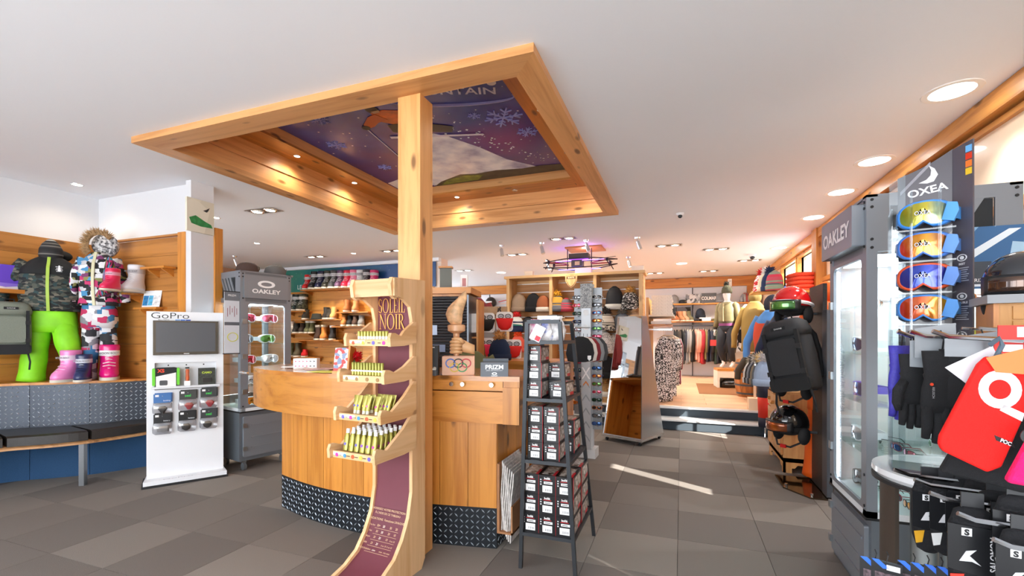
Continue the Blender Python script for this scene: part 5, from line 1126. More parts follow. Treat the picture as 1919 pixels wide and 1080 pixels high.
# black beanies hanging edge-on in front of the tower
for k in range(5):
    t = thing('beanie', 'flat %s beanie, %s of the row hanging before the sunglasses tower' % (('black', 'cream striped', 'red trimmed', 'grey', 'charcoal')[k], ordn(k)), 'hat', P(1088 + 7 * k, 655, 3.55 + .05 * k), YAW + .35, 'beanies hanging before the sunglasses tower')
    b = MB(); b.loft([ring(0, 0, z, r, .016, 18, 2.4) for z, r in ((-.10, .05), (-.09, .11), (-.03, .125), (.04, .11), (.085, .07), (.10, .02))]); b.build('knit_cap', [KB, M('d8d0c8', .9), M('7a2028', .9), M('8a8c90', .9), M('3a3c40', .9)][k], t, 2)
    if k == 0: b = MB(); b.prism([(.055, -.05), (.085, -.05), (.085, -.075), (.07, -.09), (.055, -.075)], -.019, -.014, 'xz'); b.build('shield_badge', M('e8e8ea', .5), t)
    MB().cyl((0, .008, .09), (0, .008, .125), .002, n=5).build('hang_loop', BLACK, t)
q = P(1088, 614, 3.55); MB().cyl((q.x + .93, q.y - 4.86, q.z), (.03, -.03, q.z + .02), .005, n=6).build('long_hook', STEEL, ST)
# ------------------------------------------------------------------ floor mirror on castors
ma = radians(-22.6); MR = thing('floor_mirror', 'tapering steel floor mirror on castors in front of the steps', 'mirror', ((-.91 - .43) / 2, (5.67 + 5.47) / 2, 0), ma)
w0, w1, zb, zt, d0, dt = .262, .165, .06, 1.53, .58, .29
pv = [(-w0, 0, zb), (w0, 0, zb), (w0, d0, zb), (-w0, d0, zb), (-w1, dt - .09, zt), (w1, dt - .09, zt), (w1, dt + .03, zt), (-w1, dt + .03, zt)]
MB().add(pv, [(3, 2, 1, 0), (4, 5, 6, 7), (0, 1, 5, 4), (1, 2, 6, 5), (2, 3, 7, 6), (3, 0, 4, 7)]).build('steel_body', M('b9bdbf', .28, .9), MR)
sl = (dt - .09) / (zt - zb); fy = lambda z: (z - zb) * sl - .004; fw = lambda z: w0 + (w1 - w0) * (z - zb) / (zt - zb) - .008
MB().add([(-fw(zb + .03), fy(zb + .03), zb + .03), (fw(zb + .03), fy(zb + .03), zb + .03), (fw(zt - .005), fy(zt - .005), zt - .005), (-fw(zt - .005), fy(zt - .005), zt - .005)], [(0, 1, 2, 3)]).build('mirror_glass', M('f4f6f6', .02, 1), MR)
MB().bx(-w0 - .006, w0 + .006, -.012, d0 + .006, zb - .008, zb + .02).build('base_rim', M('d8dadb', .25, .9), MR)
for x in (-w0 + .04, w0 - .04):
    for y in (.04, d0 - .04): wl = MB().bx(x - .012, x + .012, y - .012, y + .012, .03, zb).build('castor_fork', STEEL, MR); MB().cyl((x - .01, y, .022), (x + .01, y, .022), .022, n=12).build('castor_wheel', RUBBER, wl)
# ------------------------------------------------------------------ back wall shelves, rail, jackets
BY = 12.33; bs = thing('hanging_shelf', 'long upper wooden shelf with caps and signs on the back wall', 'shelf', (.35, BY, 2.08)); MB().bx(-1.1, 1.15, -.30, 0.03, -.03, 0).build('board', W_X, bs)
bs2 = thing('hanging_shelf', 'long lower wooden shelf with boots and folded shirts above the clothes rail', 'shelf', (.05, BY, 1.64)); MB().bx(-1.05, 1.15, -.32, 0.03, -.03, 0).build('board', W_X, bs2)
for t_ in (bs, bs2):
    for x in (-.78, .28): MB().prism([(0, -.03), (-.28, -.03), (0, -.12)], x - t_.location.x + .27 - .28, x - t_.location.x + .27 - .265, 'yz').build('bracket', DGREY, t_)
rail = thing('clothes_rail', 'dark clothes rail under the lower shelf on the back wall', 'rail', (.1, BY - .26, 1.53)); MB().cyl((-1.15, 0, 0), (1.05, 0, 0), .016, n=10).build('tube', DGREY, rail, True)
for x in (-.75, .17, .95): MB().bx(x - .01, x + .01, 0, .26, -.012, .012).build('rail_arm', DGREY, rail)
def hung(label, loc, rz, m, L=.78, Wd=.42, th=.05, quilt=.05, grp=None, first=None):
    """garment seen edge-on on a hanger: body, near sleeve, hanger"""
    t = thing('hanging_jacket', label, 'jacket', loc, rz, grp)
    b = MB(); K = 16; rg = []
    for k in range(K + 1):
        v = k / K; z = -.07 - L * v; q = (1 - .0) * (.35 + .65 * min(1, v * 5)) ; bl = 1 + .14 * abs(sin(pi * v * L / quilt)) if quilt else 1 + .06 * sin(9 * v)
        rg.append(ring(0, 0, z, th / 2 * bl, Wd / 2 * q, 14, 2.6))
    b.loft(rg[::-1]); b.build('body', m, t, 2)
    b = MB(); b.tube([(th * .3, -Wd * .40, -.12), (th * .45, -Wd * .50, -.22), (th * .4, -Wd * .53, -.42), (th * .2, -Wd * .50, -.62)], [th * .5, th * .62, th * .6, th * .42], 9); b.build('sleeve', m, t, 2)
    b = MB(); b.tube([(0, -Wd * .4, -.11), (0, 0, -.045), (0, Wd * .4, -.11)], .006, 5); b.tube([(0, 0, -.045), (0, 0, 0), (0, .012, .018), (0, 0, .032), (0, -.012, .022)], .003, 5); b.build('hanger', M('d8c8b0', .5), t); return t
JC = [('black', M('1a1b1e', .7)), ('charcoal', M('2a2b2f', .7)), ('dark brown', M('3a332e', .75)), ('black quilted', M('202226', .6)), ('navy quilted', M('232a3c', .6)), ('steel grey', M('8a8e94', .6)), ('silver grey', M('9a9a9a', .6)), ('black', M('18191c', .7)), ('pale pink', M('e0a898', .6)), ('light coral', M('d8988a', .6)), ('red', M('b0202c', .6)), ('crimson', M('98182a', .6)), ('olive', M('7a7040', .7)), ('dark navy', M('1c2238', .6)), ('ink blue', M('20283e', .6)), ('black', M('17181b', .7)), ('forest green', M('2a3a2c', .7)), ('navy puffer', M('1f2638', .55)), ('midnight puffer', M('1a2030', .55)), ('black', M('16171a', .7)), ('charcoal', M('26272b', .7)), ('camouflage', CAMO), ('olive camouflage', CAMO)]
for k, (c, m) in enumerate(JC):
    q = PY(1266 + k * 4.8, 612, BY - .26); hung('%s padded jacket, %s on the back wall rail' % (c, (ordn(k) if k < 20 else ('next to last', 'last but two', 'last')[k - 22] if k == 22 else 'far right ' + ('outer', 'inner')[k - 20]) + ' from the left'), (q.x, BY - .26, 1.50), random.uniform(-.25, .1), m, random.uniform(.72, .85), .40, .075, .05, 'jackets on the back wall rail')
def onshelf(px, Y): return PY(px, 600, Y).x
for px, z, lab, a, pm, sz in ((1264, 2.08, 'light grey beanie on the upper back shelf', M('8a8c90', .95), None, 1.1), (1352, 2.08, 'grey beanie with white badge on the upper back shelf', M('7a7c82', .95), None, 1.15), (1397, 2.08, 'striped grey beanie at the right end of the upper back shelf', knit('knit_8', ['8a8a90', 'b04a4a', '5a5a60', 'a8a8ac'], 12, (4, 1, .2)), None, 1.1), (1313, 1.64, 'navy beanie on folded shirts on the lower back shelf', M('1c2230', .95), None, 1.1)):
    bean((onshelf(px, BY - .15), BY - .15, z + (.0005 if z > 2 else .085)), .3, lab, a, None, pm, sz)
b = cap('baseball_cap', M('2a2a2e', .9), 'black cap on the upper back shelf', (onshelf(1280, BY - .15), BY - .15, 2.0805), .8)
t = thing('photo_board', 'black and white mountain photograph on the upper back shelf', 'picture', (onshelf(1299, BY - .1), BY - .1, 2.081)); MB().bx(-.17, .16, 0, .02, 0, .24).build('print', palette('mountain', ['8a9098', 'd8dce0', '5a6068', 'b8bcc2'], 14), t)
t = thing('brand_sign', 'dark grey sign with white capital lettering on the upper back shelf', 'sign', (onshelf(1329, BY - .16), BY - .16, 2.081)); MB().bx(-.17, .17, 0, .02, 0, .25).build('board', M('5a5e64', .6), t); text('COLMAR', .115, M('f4f4f4', .5), t, (0, -.001, .085), bold=.02, sx=.72)
t = thing('photo_board', 'small dark landscape photograph on the lower back shelf', 'picture', (onshelf(1279, BY - .03), BY - .03, 1.681)); MB().bx(-.2, .2, 0, .02, .08, .32).build('print', palette('landscape', ['4a4e4e', '8a9094', '6a6456', '3a3a38'], 9), t); MB().bx(-.05, .05, 0, .02, -.04, .08).build('strut', DGREY, t)
def low_boot(m, sole=M('e8e0d4', .7), lab='', loc=(0, 0, 0), rz=0, s=1.0, h=.16, cat='shoe', name='ankle_boot', grp=None, cuff=None):
    t = thing(name, lab, cat, loc, rz, grp); pr = [(.02, .045, .135, -.03), (.05, .048, .135, -.03), (.075, .046, .12, -.02), (.095, .042, .09, .005), (.12, .042, .072, .02), (h, .046, .07, .025), (h + .002, .036, .058, .025), (h - .03, .034, .055, .025)]
    MB().loft([ring(0, cy, z, a, c, 16, 2.3) for z, a, c, cy in pr]).build('upper', m, t, 2); MB().loft([ring(0, -.03, z, .049, .14, 16, 2.3) for z in (0, .024)]).build('sole', sole, t, True)
    b = MB(); [b.tube([(-.022, -.07 + k * .018, .098 + k * .014), (.022, -.07 + k * .018, .098 + k * .014)], .003, 4) for k in range(4)]; b.build('laces', M('2a2420', .8), t, kind='stuff')
    if cuff: MB().loft([ring(0, .025, z, .05, .074, 16, 2.3) for z in (h - .02, h + .015)]).build('fur_cuff', cuff, t, 2)
    t.scale = (s,) * 3; return t
for px, c, lab in ((1265, '9a5a34', 'brown ankle boot at the left of the lower back shelf'), (1276, 'b8805a', 'tan suede boot on the lower back shelf'), (1283, 'c09a7a', 'beige suede boot on the lower back shelf'), (1291, '6a6448', 'olive boot on the lower back shelf')): low_boot(M(c, .8), M('d8cdb8', .7), lab, (onshelf(px, BY - .18), BY - .18, 1.6405), .5, 1.25, .2)
for k, (px, c, n_, lab) in enumerate(((1305, '23262e', 2, 'folded navy shirt'), (1321, 'e8e8ec', 3, 'folded white shirt'), (1345, '6a6438', 2, 'folded olive trousers'))):
    for j in range(n_):
        t = MB(); t.rbx(-.13, .13, -.14, .14, 0, .027, .012); o = t.build('folded_shirt', M(c, .85, bump=.5, bscale=60), None, True, loc=(onshelf(px, BY - .17), BY - .17, 1.6405 + j * .028)); tag(o, '%s, %s from below on the lower back shelf' % (lab, ordn(j)), 'clothes')
# left side shelf with towels and a rail of patterned clothes
sx0 = -.50
LS = thing('side_shelving', 'pale side shelf with folded white towels above a rail of patterned clothes', 'shelving', (sx0, 7.45, PZF))
MB().bx(-.02, .02, 0, 1.3, 0, 1.62).build('end_panel', UW_Z, LS); MB().bx(.02, .40, .0, 1.2, 1.32, 1.345).build('upper_shelf', M('e8e2d8', .5), LS); MB().bx(.02, .36, .05, 1.2, 1.18, 1.2).build('lower_shelf', W_Y, LS); MB().cyl((.36, -.02, 1.12), (.36, 1.25, 1.12), .012, n=8).build('rail', CHROME, LS, True)
for y in (.02, 1.2): MB().bx(.02, .372, y - .008, y + .008, 1.11, 1.125).build('rail_arm', CHROME, LS)
for k in range(6): b = MB(); b.rbx(.06, .38 - .01 * (k % 2), .03, .40, 0, .05, .022); o = b.build('folded_towel', M('ece8e2', .95, bump=.9, bscale=90), None, True, loc=(sx0, 7.45, PZF + 1.3455 + k * .051)); tag(o, 'folded white towel, %s from below on the side shelf' % ordn(k), 'towel', 'folded towels on the side shelf')
bean((sx0 + .30, 8.0, PZF + 1.3455 + .0), .2, 'black bobble hat behind the folded towels on the side shelf', KB, None, FURB, 1.1)
for k, c in enumerate(('f0f0f2', '1c1e22')): b = MB(); b.rbx(.05, .35, .06 + .38 * k, .40 + .38 * k, 0, .05, .02); o = b.build('folded_shirt', M(c, .85), None, True, loc=(sx0, 7.45, PZF + 1.2005)); tag(o, 'folded %s shirt on the lower side shelf' % ('white', 'black')[k], 'clothes')
BWP = palette('houndstooth', ['e8e8ea', '1c1c20', 'e8e8ea', '26262a'], 75, 'CHEBYCHEV', (1, 1, 1.2))
for k in range(6): hung(('black and white patterned long knit, %s on the side rail' % ordn(k)) if k < 4 else ('burgundy knit on the side rail' if k == 4 else 'white top on the side rail'), (sx0 + .25 + .022 * k, 7.40 + .14 * k + (.1 if k > 3 else 0), PZF + 1.075), pi / 2 + (.75, .1, .6, .2, .3, .5)[k], BWP if k < 4 else M('7a2a44' if k == 4 else 'eceaea', .9), (1.0 - .07 * k) if k < 4 else .8, .33, .07, 0, 'clothes on the side rail')
# mannequin on its pedestal
q = PZ(1368, 728, PZF); PD = thing('pedestal', 'open wooden pedestal box under the mannequin on the raised floor', 'pedestal', (q.x, q.y + .22, PZF), .1)
pm_ = M('e8dccb', .5); b = MB().bx(-.24, .24, -.22, .22, .33, .37); b.build('top_board', W_X, PD); MB().bx(-.24, -.2, -.22, .22, 0, .33).build('side_board', pm_, PD); MB().bx(.2, .24, -.22, .22, 0, .33).build('side_board', pm_, PD); MB().bx(-.2, .2, .18, .22, 0, .33).build('back_board', pm_, PD); MB().bx(-.2, .2, -.215, -.195, .2, .33).build('front_apron', pm_, PD)
t = thing('travel_bag', 'glossy black bag lying inside the mannequin pedestal', 'bag', (q.x + .02, q.y + .1, PZF + .0005), .1); b = MB(); b.loft([ring(0, 0, z, a, c, 18, 3, f=lambda a_, z=z: 1 + .04 * sin(6 * a_ + 40 * z)) for z, a, c in ((0, .16, .1), (.02, .19, .125), (.10, .185, .12), (.16, .12, .08))]); b.build('body', M('1c1a18', .25, coat=.4), t, 2); MB().bx(-.12, .1, -.128, -.118, .07, .075).build('zip', M('8a8a8a', .4), t)
def skin_body(name, joints, bones, m, parent, sub=2):
    me = bpy.data.meshes.new(name); keys = list(joints); me.from_pydata([joints[k][0] for k in keys], [(keys.index(a), keys.index(b)) for a, b in bones], []); o = bpy.data.objects.new('tmp', me); COL.objects.link(o)
    sk = o.modifiers.new('s', 'SKIN'); 
    for i, k in enumerate(keys): v = me.skin_vertices[0].data[i]; r = joints[k][1]; v.radius = (r, r) if not isinstance(r, tuple) else r
    me.skin_vertices[0].data[0].use_root = True; s_ = o.modifiers.new('d', 'SUBSURF'); s_.levels = sub; s_.render_levels = sub
    dg = bpy.context.evaluated_depsgraph_get(); m2 = bpy.data.meshes.new_from_object(o.evaluated_get(dg)); bpy.data.objects.remove(o); m2.materials.clear(); m2.materials.append(m); m2.polygons.foreach_set('use_smooth', [True] * len(m2.polygons)); m2.name = name
    o = bpy.data.objects.new(name, m2); COL.objects.link(o); o.parent = parent; return o
MQ = thing('mannequin', 'white mannequin in olive bomber jacket, dark jeans and green bobble hat on the pedestal', 'mannequin', (q.x - .02, q.y + .26, PZF + .3705), radians(-35))
Jt = dict(pel=((0, 0, .82), .105), wai=((0, 0, .98), .09), che=((0, -.01, 1.16), .115), nk0=((0, 0, 1.28), .06), nk=((0, -.005, 1.335), .040), hd=((0, -.025, 1.435), (.078, .092)), hd2=((0, -.02, 1.535), (.074, .088)))
bn = [('pel', 'wai'), ('wai', 'che'), ('che', 'nk0'), ('nk0', 'nk'), ('nk', 'hd'), ('hd', 'hd2')]
for s_, n_ in ((-1, 'l'), (1, 'r')):
    Jt.update({n_ + 'h': ((s_ * .085, 0, .74), .082), n_ + 'k': ((s_ * .09 + (.02 if s_ > 0 else 0), -.06 if s_ > 0 else -.12, .43), .052), n_ + 'a': ((s_ * .08, .06 if s_ > 0 else .02, .09), .034), n_ + 't': ((s_ * .085, -.05 if s_ > 0 else -.10, .02), .026),
               n_ + 's': ((s_ * .165, 0, 1.24), .05), n_ + 'e': ((s_ * .22, .02, .99), .037), n_ + 'w': ((s_ * .225, -.05, .78), .024), n_ + 'm': ((s_ * .225, -.065, .72), (.018, .03))})
    bn += [('pel', n_ + 'h'), (n_ + 'h', n_ + 'k'), (n_ + 'k', n_ + 'a'), (n_ + 'a', n_ + 't'), ('nk0', n_ + 's'), (n_ + 's', n_ + 'e'), (n_ + 'e', n_ + 'w'), (n_ + 'w', n_ + 'm')]
MQM = M('eceae8', .35); skin_body('body', Jt, bn, MQM, MQ)
for s_ in (-1, 1):
    b = MB()
    for f_ in range(4): y = -.085 + f_ * .018; b.tube([(s_ * .225, y, .715), (s_ * .23, y - .004, .67), (s_ * .222, y - .006, .645 - .006 * (f_ in (1, 2)))], [.010, .009, .006], 6)
    b.tube([(s_ * .215, -.095, .745), (s_ * .205, -.118, .71), (s_ * .204, -.12, .685)], [.011, .010, .007], 6); b.build('fingers', MQM, MQ, 2, kind='stuff')
b = MB(); b.ell((0, -.118, 1.455), (.012, .020, .024), 8, 6); b.build('nose', MQM, MQ, True)
JN = M('23262e', .8)
def leg_cloth(s_, n_): 
    h, k, a = (Jt[n_ + c][0] for c in 'hka'); b = MB(); pts = [Vector(h) + Vector((0, 0, .06)), Vector(h).lerp(Vector(k), .5), Vector(k), Vector(k).lerp(Vector(a), .5), Vector(a) + Vector((0, 0, .05))]; b.tube(pts, [.098, .086, .066, .058, .046], 14); b.build('trouser_leg', JN, MQ, 2)
leg_cloth(-1, 'l'); leg_cloth(1, 'r')
MB().loft([ring(0, 0, z, a, c, 18, 2.3) for z, a, c in ((.72, .12, .10), (.80, .155, .12), (.90, .14, .11))]).build('trouser_seat', JN, MQ, 2)
OLV = M('7d7450', .6, bump=.3, bscale=14)
MB().loft([ring(0, -.005, z, a, c, 20, 2.3) for z, a, c in ((.90, .15, .12), (.94, .165, .13), (1.05, .165, .135), (1.18, .178, .14), (1.26, .15, .11), (1.31, .09, .085))]).build('bomber_jacket', OLV, MQ, 2)
for s_, n_ in ((-1, 'l'), (1, 'r')): b = MB(); b.tube([Vector(Jt[n_ + 's'][0]) + Vector((-s_ * .03, 0, .02)), Jt[n_ + 's'][0], Vector(Jt[n_ + 's'][0]).lerp(Vector(Jt[n_ + 'e'][0]), .5), Jt[n_ + 'e'][0], Vector(Jt[n_ + 'w'][0]) + Vector((0, 0, .03))], [.06, .068, .066, .058, .045], 12); b.build('jacket_sleeve', OLV, MQ, 2); b = MB(); w_ = Vector(Jt[n_ + 'w'][0]); b.tube([w_ + Vector((0, 0, .045)), w_ + Vector((0, 0, -.01))], [.04, .036], 12); b.build('cuff', M('2a2620', .8), MQ, True)
MB().loft([ring(0, 0, z, a, c, 18, 2.3) for z, a, c in ((.84, .157, .125), (.90, .16, .128))]).build('purple_hem', M('7a3a6a', .8), MQ, True); MB().loft([ring(0, 0, z, a, c, 18, 2.3) for z, a, c in ((.885, .158, .127), (.93, .168, .133))]).build('waistband', M('4a4230', .8), MQ, True)
MB().bx(-.006, .006, -.155, -.13, .93, 1.28).build('zip', M('c8b890', .4, .6), MQ)
MB().loft([ring(0, -.015, z, a, a * 1.08, 18) for z, a in ((1.485, .094), (1.53, .098), (1.59, .086), (1.635, .052), (1.655, .01))]).build('knit_hat', M('5a5c4a', .95, bump=.8, bscale=200), MQ, 2); fur('pompom', (-.02, 0, 1.675), .048, M('3a3c34', .95), MQ, n=120, ln=.4, thin=.12)
MB().bx(-.33, -.2, -.06, -.05, .44, .56).build('price_tag', M('d83028', .5), MQ)
# rug and other pieces on the raised floor
q1, q2 = PZ(1305, 719, PZF), PZ(1420, 742, PZF); t = MB(); t.bx(q1.x, 1.15, q2.y - .05, q1.y, 0, .006); tag(t.build('doormat', M('8a5a34', .95, bump=.8, bscale=200), None, loc=(0, 0, PZF + .0003)), 'brown flat mat on the raised wooden floor before the pedestal', 'mat')
t = thing('electric_switch', 'white thermostat box on the wooden beam of the back wall', 'switch', PY(1368, 530, 12.32)); MB().rbx(-.045, .045, -.03, .008, -.09, .09, .012).build('housing', M('f2f0ea', .4), t); MB().bx(-.03, .03, -.032, -.03, .02, .05).build('display', M('c8d0c8', .3), t)
# ================================================================== right side: second show cabinet
CR, sg2, zc2 = show_cabinet(.57, .57, 1.975, .42, 1.70, 'tall grey metal show cabinet at the right with lit glass door facing the aisle', (.836, 2.935, 0), -pi / 2, False, 4, .05, M('eef1f4', .5))
text('OAKLEY', .105, M('f2f4f6', .4), sg2, (0, -.0515, zc2 - .04), sx=1.1, bold=.03)
czs = [.45] + [.45 + (k + 1) * 1.25 / 5 for k in range(4)]
for k, (x, y, ln, fr, lab) in enumerate([(-.12, .2, 'blue', WF, 'white goggles with blue lens on the second shelf of the right cabinet'), (.10, .25, 'clear', WF, 'clear white goggles on the fourth shelf of the right cabinet'), (-.1, .2, 'blue', M('5a4ac8', .4), 'purple strapped goggles on the third shelf of the right cabinet'), (.12, .25, 'fire', WF, 'white goggles with orange lens on the third shelf of the right cabinet'), (-.1, .3, 'grey', BF, 'black goggles on the floor of the right cabinet')]):
    put_goggles(in_cab(CR, (-.15, -.16, -.15, .12, -.15)[k], (.09, .09, .10, .25, .11)[k], czs[(3, 1, 2, 2, 0)[k]] + .0035), -pi / 2 + .1 * k, lab, fr, LN[ln], M('5a4ac8' if k == 2 else 'dfe2e6', .7), .95)
SGN = 0
for lv in range(5):
    for x in (-.13, .05, .2):
        for y in (.14, .36)[(lv in (2, 3)):]:
            o = dup(sgp, in_cab(CR, x, y + .05, czs[lv] + .026), -pi / 2 + .5 * (x > 0) - .4, 'sunglasses in right cabinet, %s shelf from below, %s, %s' % (ordn(lv), 'far end' if x < 0 else ('middle' if x < .1 else 'near end'), 'front' if y < .2 else 'rear'), 'sunglasses in the right cabinet', {'frame': SF_[SGN % 6], 'lens': SL[SGN % 7]}); SGN += 1
for k, (x, lv, c) in enumerate(((.21, 3, 'e2e23a'), (.21, 1, 'f2f2f4'), (.2, 2, 'd8e84a'), (-.05, 4, 'e8eaf0'))):
    t = thing('price_card', '%s card standing in the right cabinet, %s shelf from below' % (('yellow', 'white printed', 'lime', 'pale')[k], ordn(lv)), 'sign', in_cab(CR, x, .42, czs[lv] + .0035), 0.2); MB().bx(-.09, .09, 0, .004, 0, .13).build('card', M(c, .5), t); MB().bx(-.07, .07, -.001, 0, .03, .06).build('dark_print', M('4a4a52', .5), t)
t = thing('poster', 'blue winter poster with white diagonal bands on the side of the right cabinet', 'poster', (1.30, 2.615, 1.645)); MB().bx(-.13, .10, 0, .006, -.14, .135).build('print_sheet', palette('ice_print', ['5a8ab8', '8ab0d0', 'a8c8e0', '3f6a98', 'c8dcea'], 5, stretch=(1, 1, .6)), t)
b = MB(); b.prism([(-.13, .0), (.04, .12), (.08, .12), (-.13, -.04)], -.0015, 0, 'xz'); b.prism([(-.10, -.13), (.02, .0), (.07, -.01), (.05, -.13)], -.0018, 0, 'xz'); b.build('white_band', M('e4eef6', .4), t, kind='stuff'); MB().bx(-.10, -.02, -.0025, -.001, -.12, -.02).build('dark_print', M('3a4450', .4), t); text('PRIZM', .022, WF, t, (-.06, -.003, -.11))
# ------------------------------------------------------------------ goggle display on a round table
TX, TY, TZ = .985, 2.20, .78
rt = thing('round_table', 'round white topped counter on aluminium columns carrying the goggle display', 'table', (TX, TY, 0)); MB().lathe([(.001, TZ - .035), (.25, TZ - .035), (.262, TZ - .02), (.26, TZ), (.001, TZ)], 40).build('table_top', M('eceff2', .2, coat=.5), rt, True); MB().lathe([(.2, TZ - .05), (.262, TZ - .05), (.262, TZ - .036), (.2, TZ - .036)], 40).build('dark_rim', M('2a2a2c', .5), rt, True)
b = MB(); b.loft([[(.235 * cos(a), .235 * sin(a), z) for a in [radians(150 + 8 * k) for k in range(7)]] + [(.22 * cos(a), .22 * sin(a), z) for a in [radians(198 - 8 * k) for k in range(7)]] for z in (.03, TZ - .05)]); b.build('brown_panel', M('4a4038', .5), rt, True)
for a in (215, 245, 300, 60): MB().cyl((.18 * cos(radians(a)), .18 * sin(radians(a)), .03), (.18 * cos(radians(a)), .18 * sin(radians(a)), TZ - .05), .04, n=16).build('column', M('aab2b4', .3, .8), rt, True)
MB().lathe([(.001, 0), (.26, 0), (.26, .03), (.001, .03)], 36).build('foot_disc', M('d8dcdf', .3), rt, True)
c = P(1735, 628, 1.755); oa = radians(-15); OX = thing('goggle_display', 'tall dark acrylic stand with four mirror goggles stacked one above another', 'display', (c.x, c.y, TZ), oa)
TOP = 1.23; W0, W1 = -.105, .085
GRD = M('4a464e', .25, coat=.6)
b = MB(); top_c = [(W0 + (W1 - W0) * k / 14, TOP - .105 + .11 * (k / 14) ** .6 - .02 * sin(pi * k / 14)) for k in range(15)]; b.prism([(W0 + .03, .44), (W1, .44)] + top_c[::-1][:13], .05, .056, 'xz'); b.build('back_panel', GRD, OX)
b = MB(); b.prism([(W0, 0), (W0 + .05, 0), (W0 + .05, TOP - .07), (W0, TOP - .10)], .04, .044, 'xz'); b.build('clear_sheet', ACRYL, OX)
sp_ = MB().prism([(.0, 0), (.0, TOP), (-.075, TOP + .012), (-.075, 0)], -.003, .003, 'yz').build('side_panel', M('55525c', .25, coat=.6), OX, loc=(W1, .05, 0), rot=(0, 0, .65))
for k, cc in enumerate(('6ab0e8', 'd83a20', 'e87a30', 'e8c030')): MB().bx(.003, .0045, -.072, -.05, TOP - .03 - k * .028, TOP - .006 - k * .028).build('colour_square', M(cc, .4), sp_); MB().bx(-.0045, -.003, -.072, -.05, TOP - .03 - k * .028, TOP - .006 - k * .028).build('colour_square', M(cc, .4), sp_)
for k in range(4):
    z = TOP - .42 - k * .145; b = MB(); b.tube([(-.0045, -.037 + .017 * cos(a), z + .012 * sin(a)) for a in [2 * pi * i / 16 for i in range(16)]], .002, 4, closed=True); b.cyl((-.0035, -.037, z), (-.0055, -.037, z), .007, n=10); b.build('icon_print', M('e8e8ec', .4), sp_, kind='stuff'); text(('BEST', 'DOUBLE', 'PHOTO', 'REVO')[k], .011, M('e8e8ec', .4), sp_, (-.0045, -.037, z - .027), (pi / 2, 0, -pi / 2), bold=.03)
    b = MB(); [b.bx(-.0042, -.003, -.037 - .024 + .004 * (j % 3), -.037 + .024 - .003 * (j % 2), z - .04 - j * .008, z - .037 - j * .008) for j in range(7)]; b.build('text_lines', M('b8b8c0', .4), sp_, kind='stuff')
for pts in ([(-.07, 1.06), (.02, 1.165), (.02, 1.18), (-.07, 1.075)], [(-.02, .80), (.085, .90), (.085, .93), (-.05, .82)], [(-.075, .86), (0, .95), (.0, .96), (-.075, .875)]): b = MB(); b.prism(pts, .048, .0505, 'xz'); b.build('diagonal_band', M('8a8890', .3), OX, loc=(0, 0, .02))
text('OXEA', .04, M('e4e4e8', .4), OX, (.012, .048, 1.075), (pi / 2, -.16, 0), 1.1, bold=.025)
b = MB(); b.add([(x, .0475, z) for x, z in ((-.015, 1.035), (.01, 1.03), (.03, 1.035), (.042, 1.06), (.032, 1.085), (.015, 1.1), (.022, 1.08), (.02, 1.06), (.008, 1.045))], [(0, 1, 8), (1, 2, 8), (2, 7, 8), (2, 3, 7), (3, 4, 7), (4, 6, 7), (4, 5, 6)]); b.build('wave_emblem', M('d8d8dc', .4), OX, loc=(0, 0, .085))
for x in (-.05, .03): MB().bx(x - .002, x + .002, -.10, -.06, .4, 1.06).build('acrylic_fin', ACRYL, OX)
MB().bx(W0 - .004, W0, -.10, .05, 0, 1.0).build('acrylic_fin', ACRYL, OX); MB().bx(W0, W1, -.08, .06, 0, .01).build('display_foot', GRD, OX); MB().bx(W0 + .03, W1, .05, .054, .01, .44).build('clear_sheet', ACRYL, OX)
LO = [lensmat('8a9a2a', 'c8b830', '1f8aa8'), lensmat('c83018', 'e0a020', '8a2a30'), lensmat('1f2a90', '2a48c0', '3a2a80'), lensmat('b82818', 'e86820', 'c8b030')]
FRM = [M('3f8fe8', .35), M('4a80d8', .35), M('e85a30', .35), M('4a90e0', .35)]; STR = [M('4a9ae8', .5), M('5a90e0', .5), M('5a8ad8', .5), M('4a98e8', .5)]
for k in range(4):
    z = TZ + .925 - k * .119; loc = Vector((c.x + (-.01) * cos(oa) + .035 * sin(oa), c.y + (-.01) * sin(oa) - .035 * cos(oa), z))
    g = put_goggles(loc, oa - .25, 'mirror goggles, %s, %s on the dark display' % (('green gold lens and blue strap', 'orange lens and blue strap', 'deep blue lens and orange frame', 'red gold lens and light blue strap')[k], ordn(k)), FRM[k], LO[k], STR[k], .98); g.scale = (.98, .98, 1.16); MB().prism([(.052, .02), (.085, .012), (.10, .045), (.095, .07), (.068, .075)], -.012, .012, 'xz').build('outrigger', STR[k], g, loc=(0, .005, 0))
    MB().bx(-.09, .075, -.07, .05, z - TZ - .012, z - TZ - .006).build('acrylic_ledge', ACRYL, OX); MB().bx(.04, .06, .03, .045, z - TZ - .03, z - TZ - .012).build('screw_block', BLACK, OX)
    text('OXEA', .018, M('c8c8d0', .4), g, (.0, -.024, .043), bold=.02)
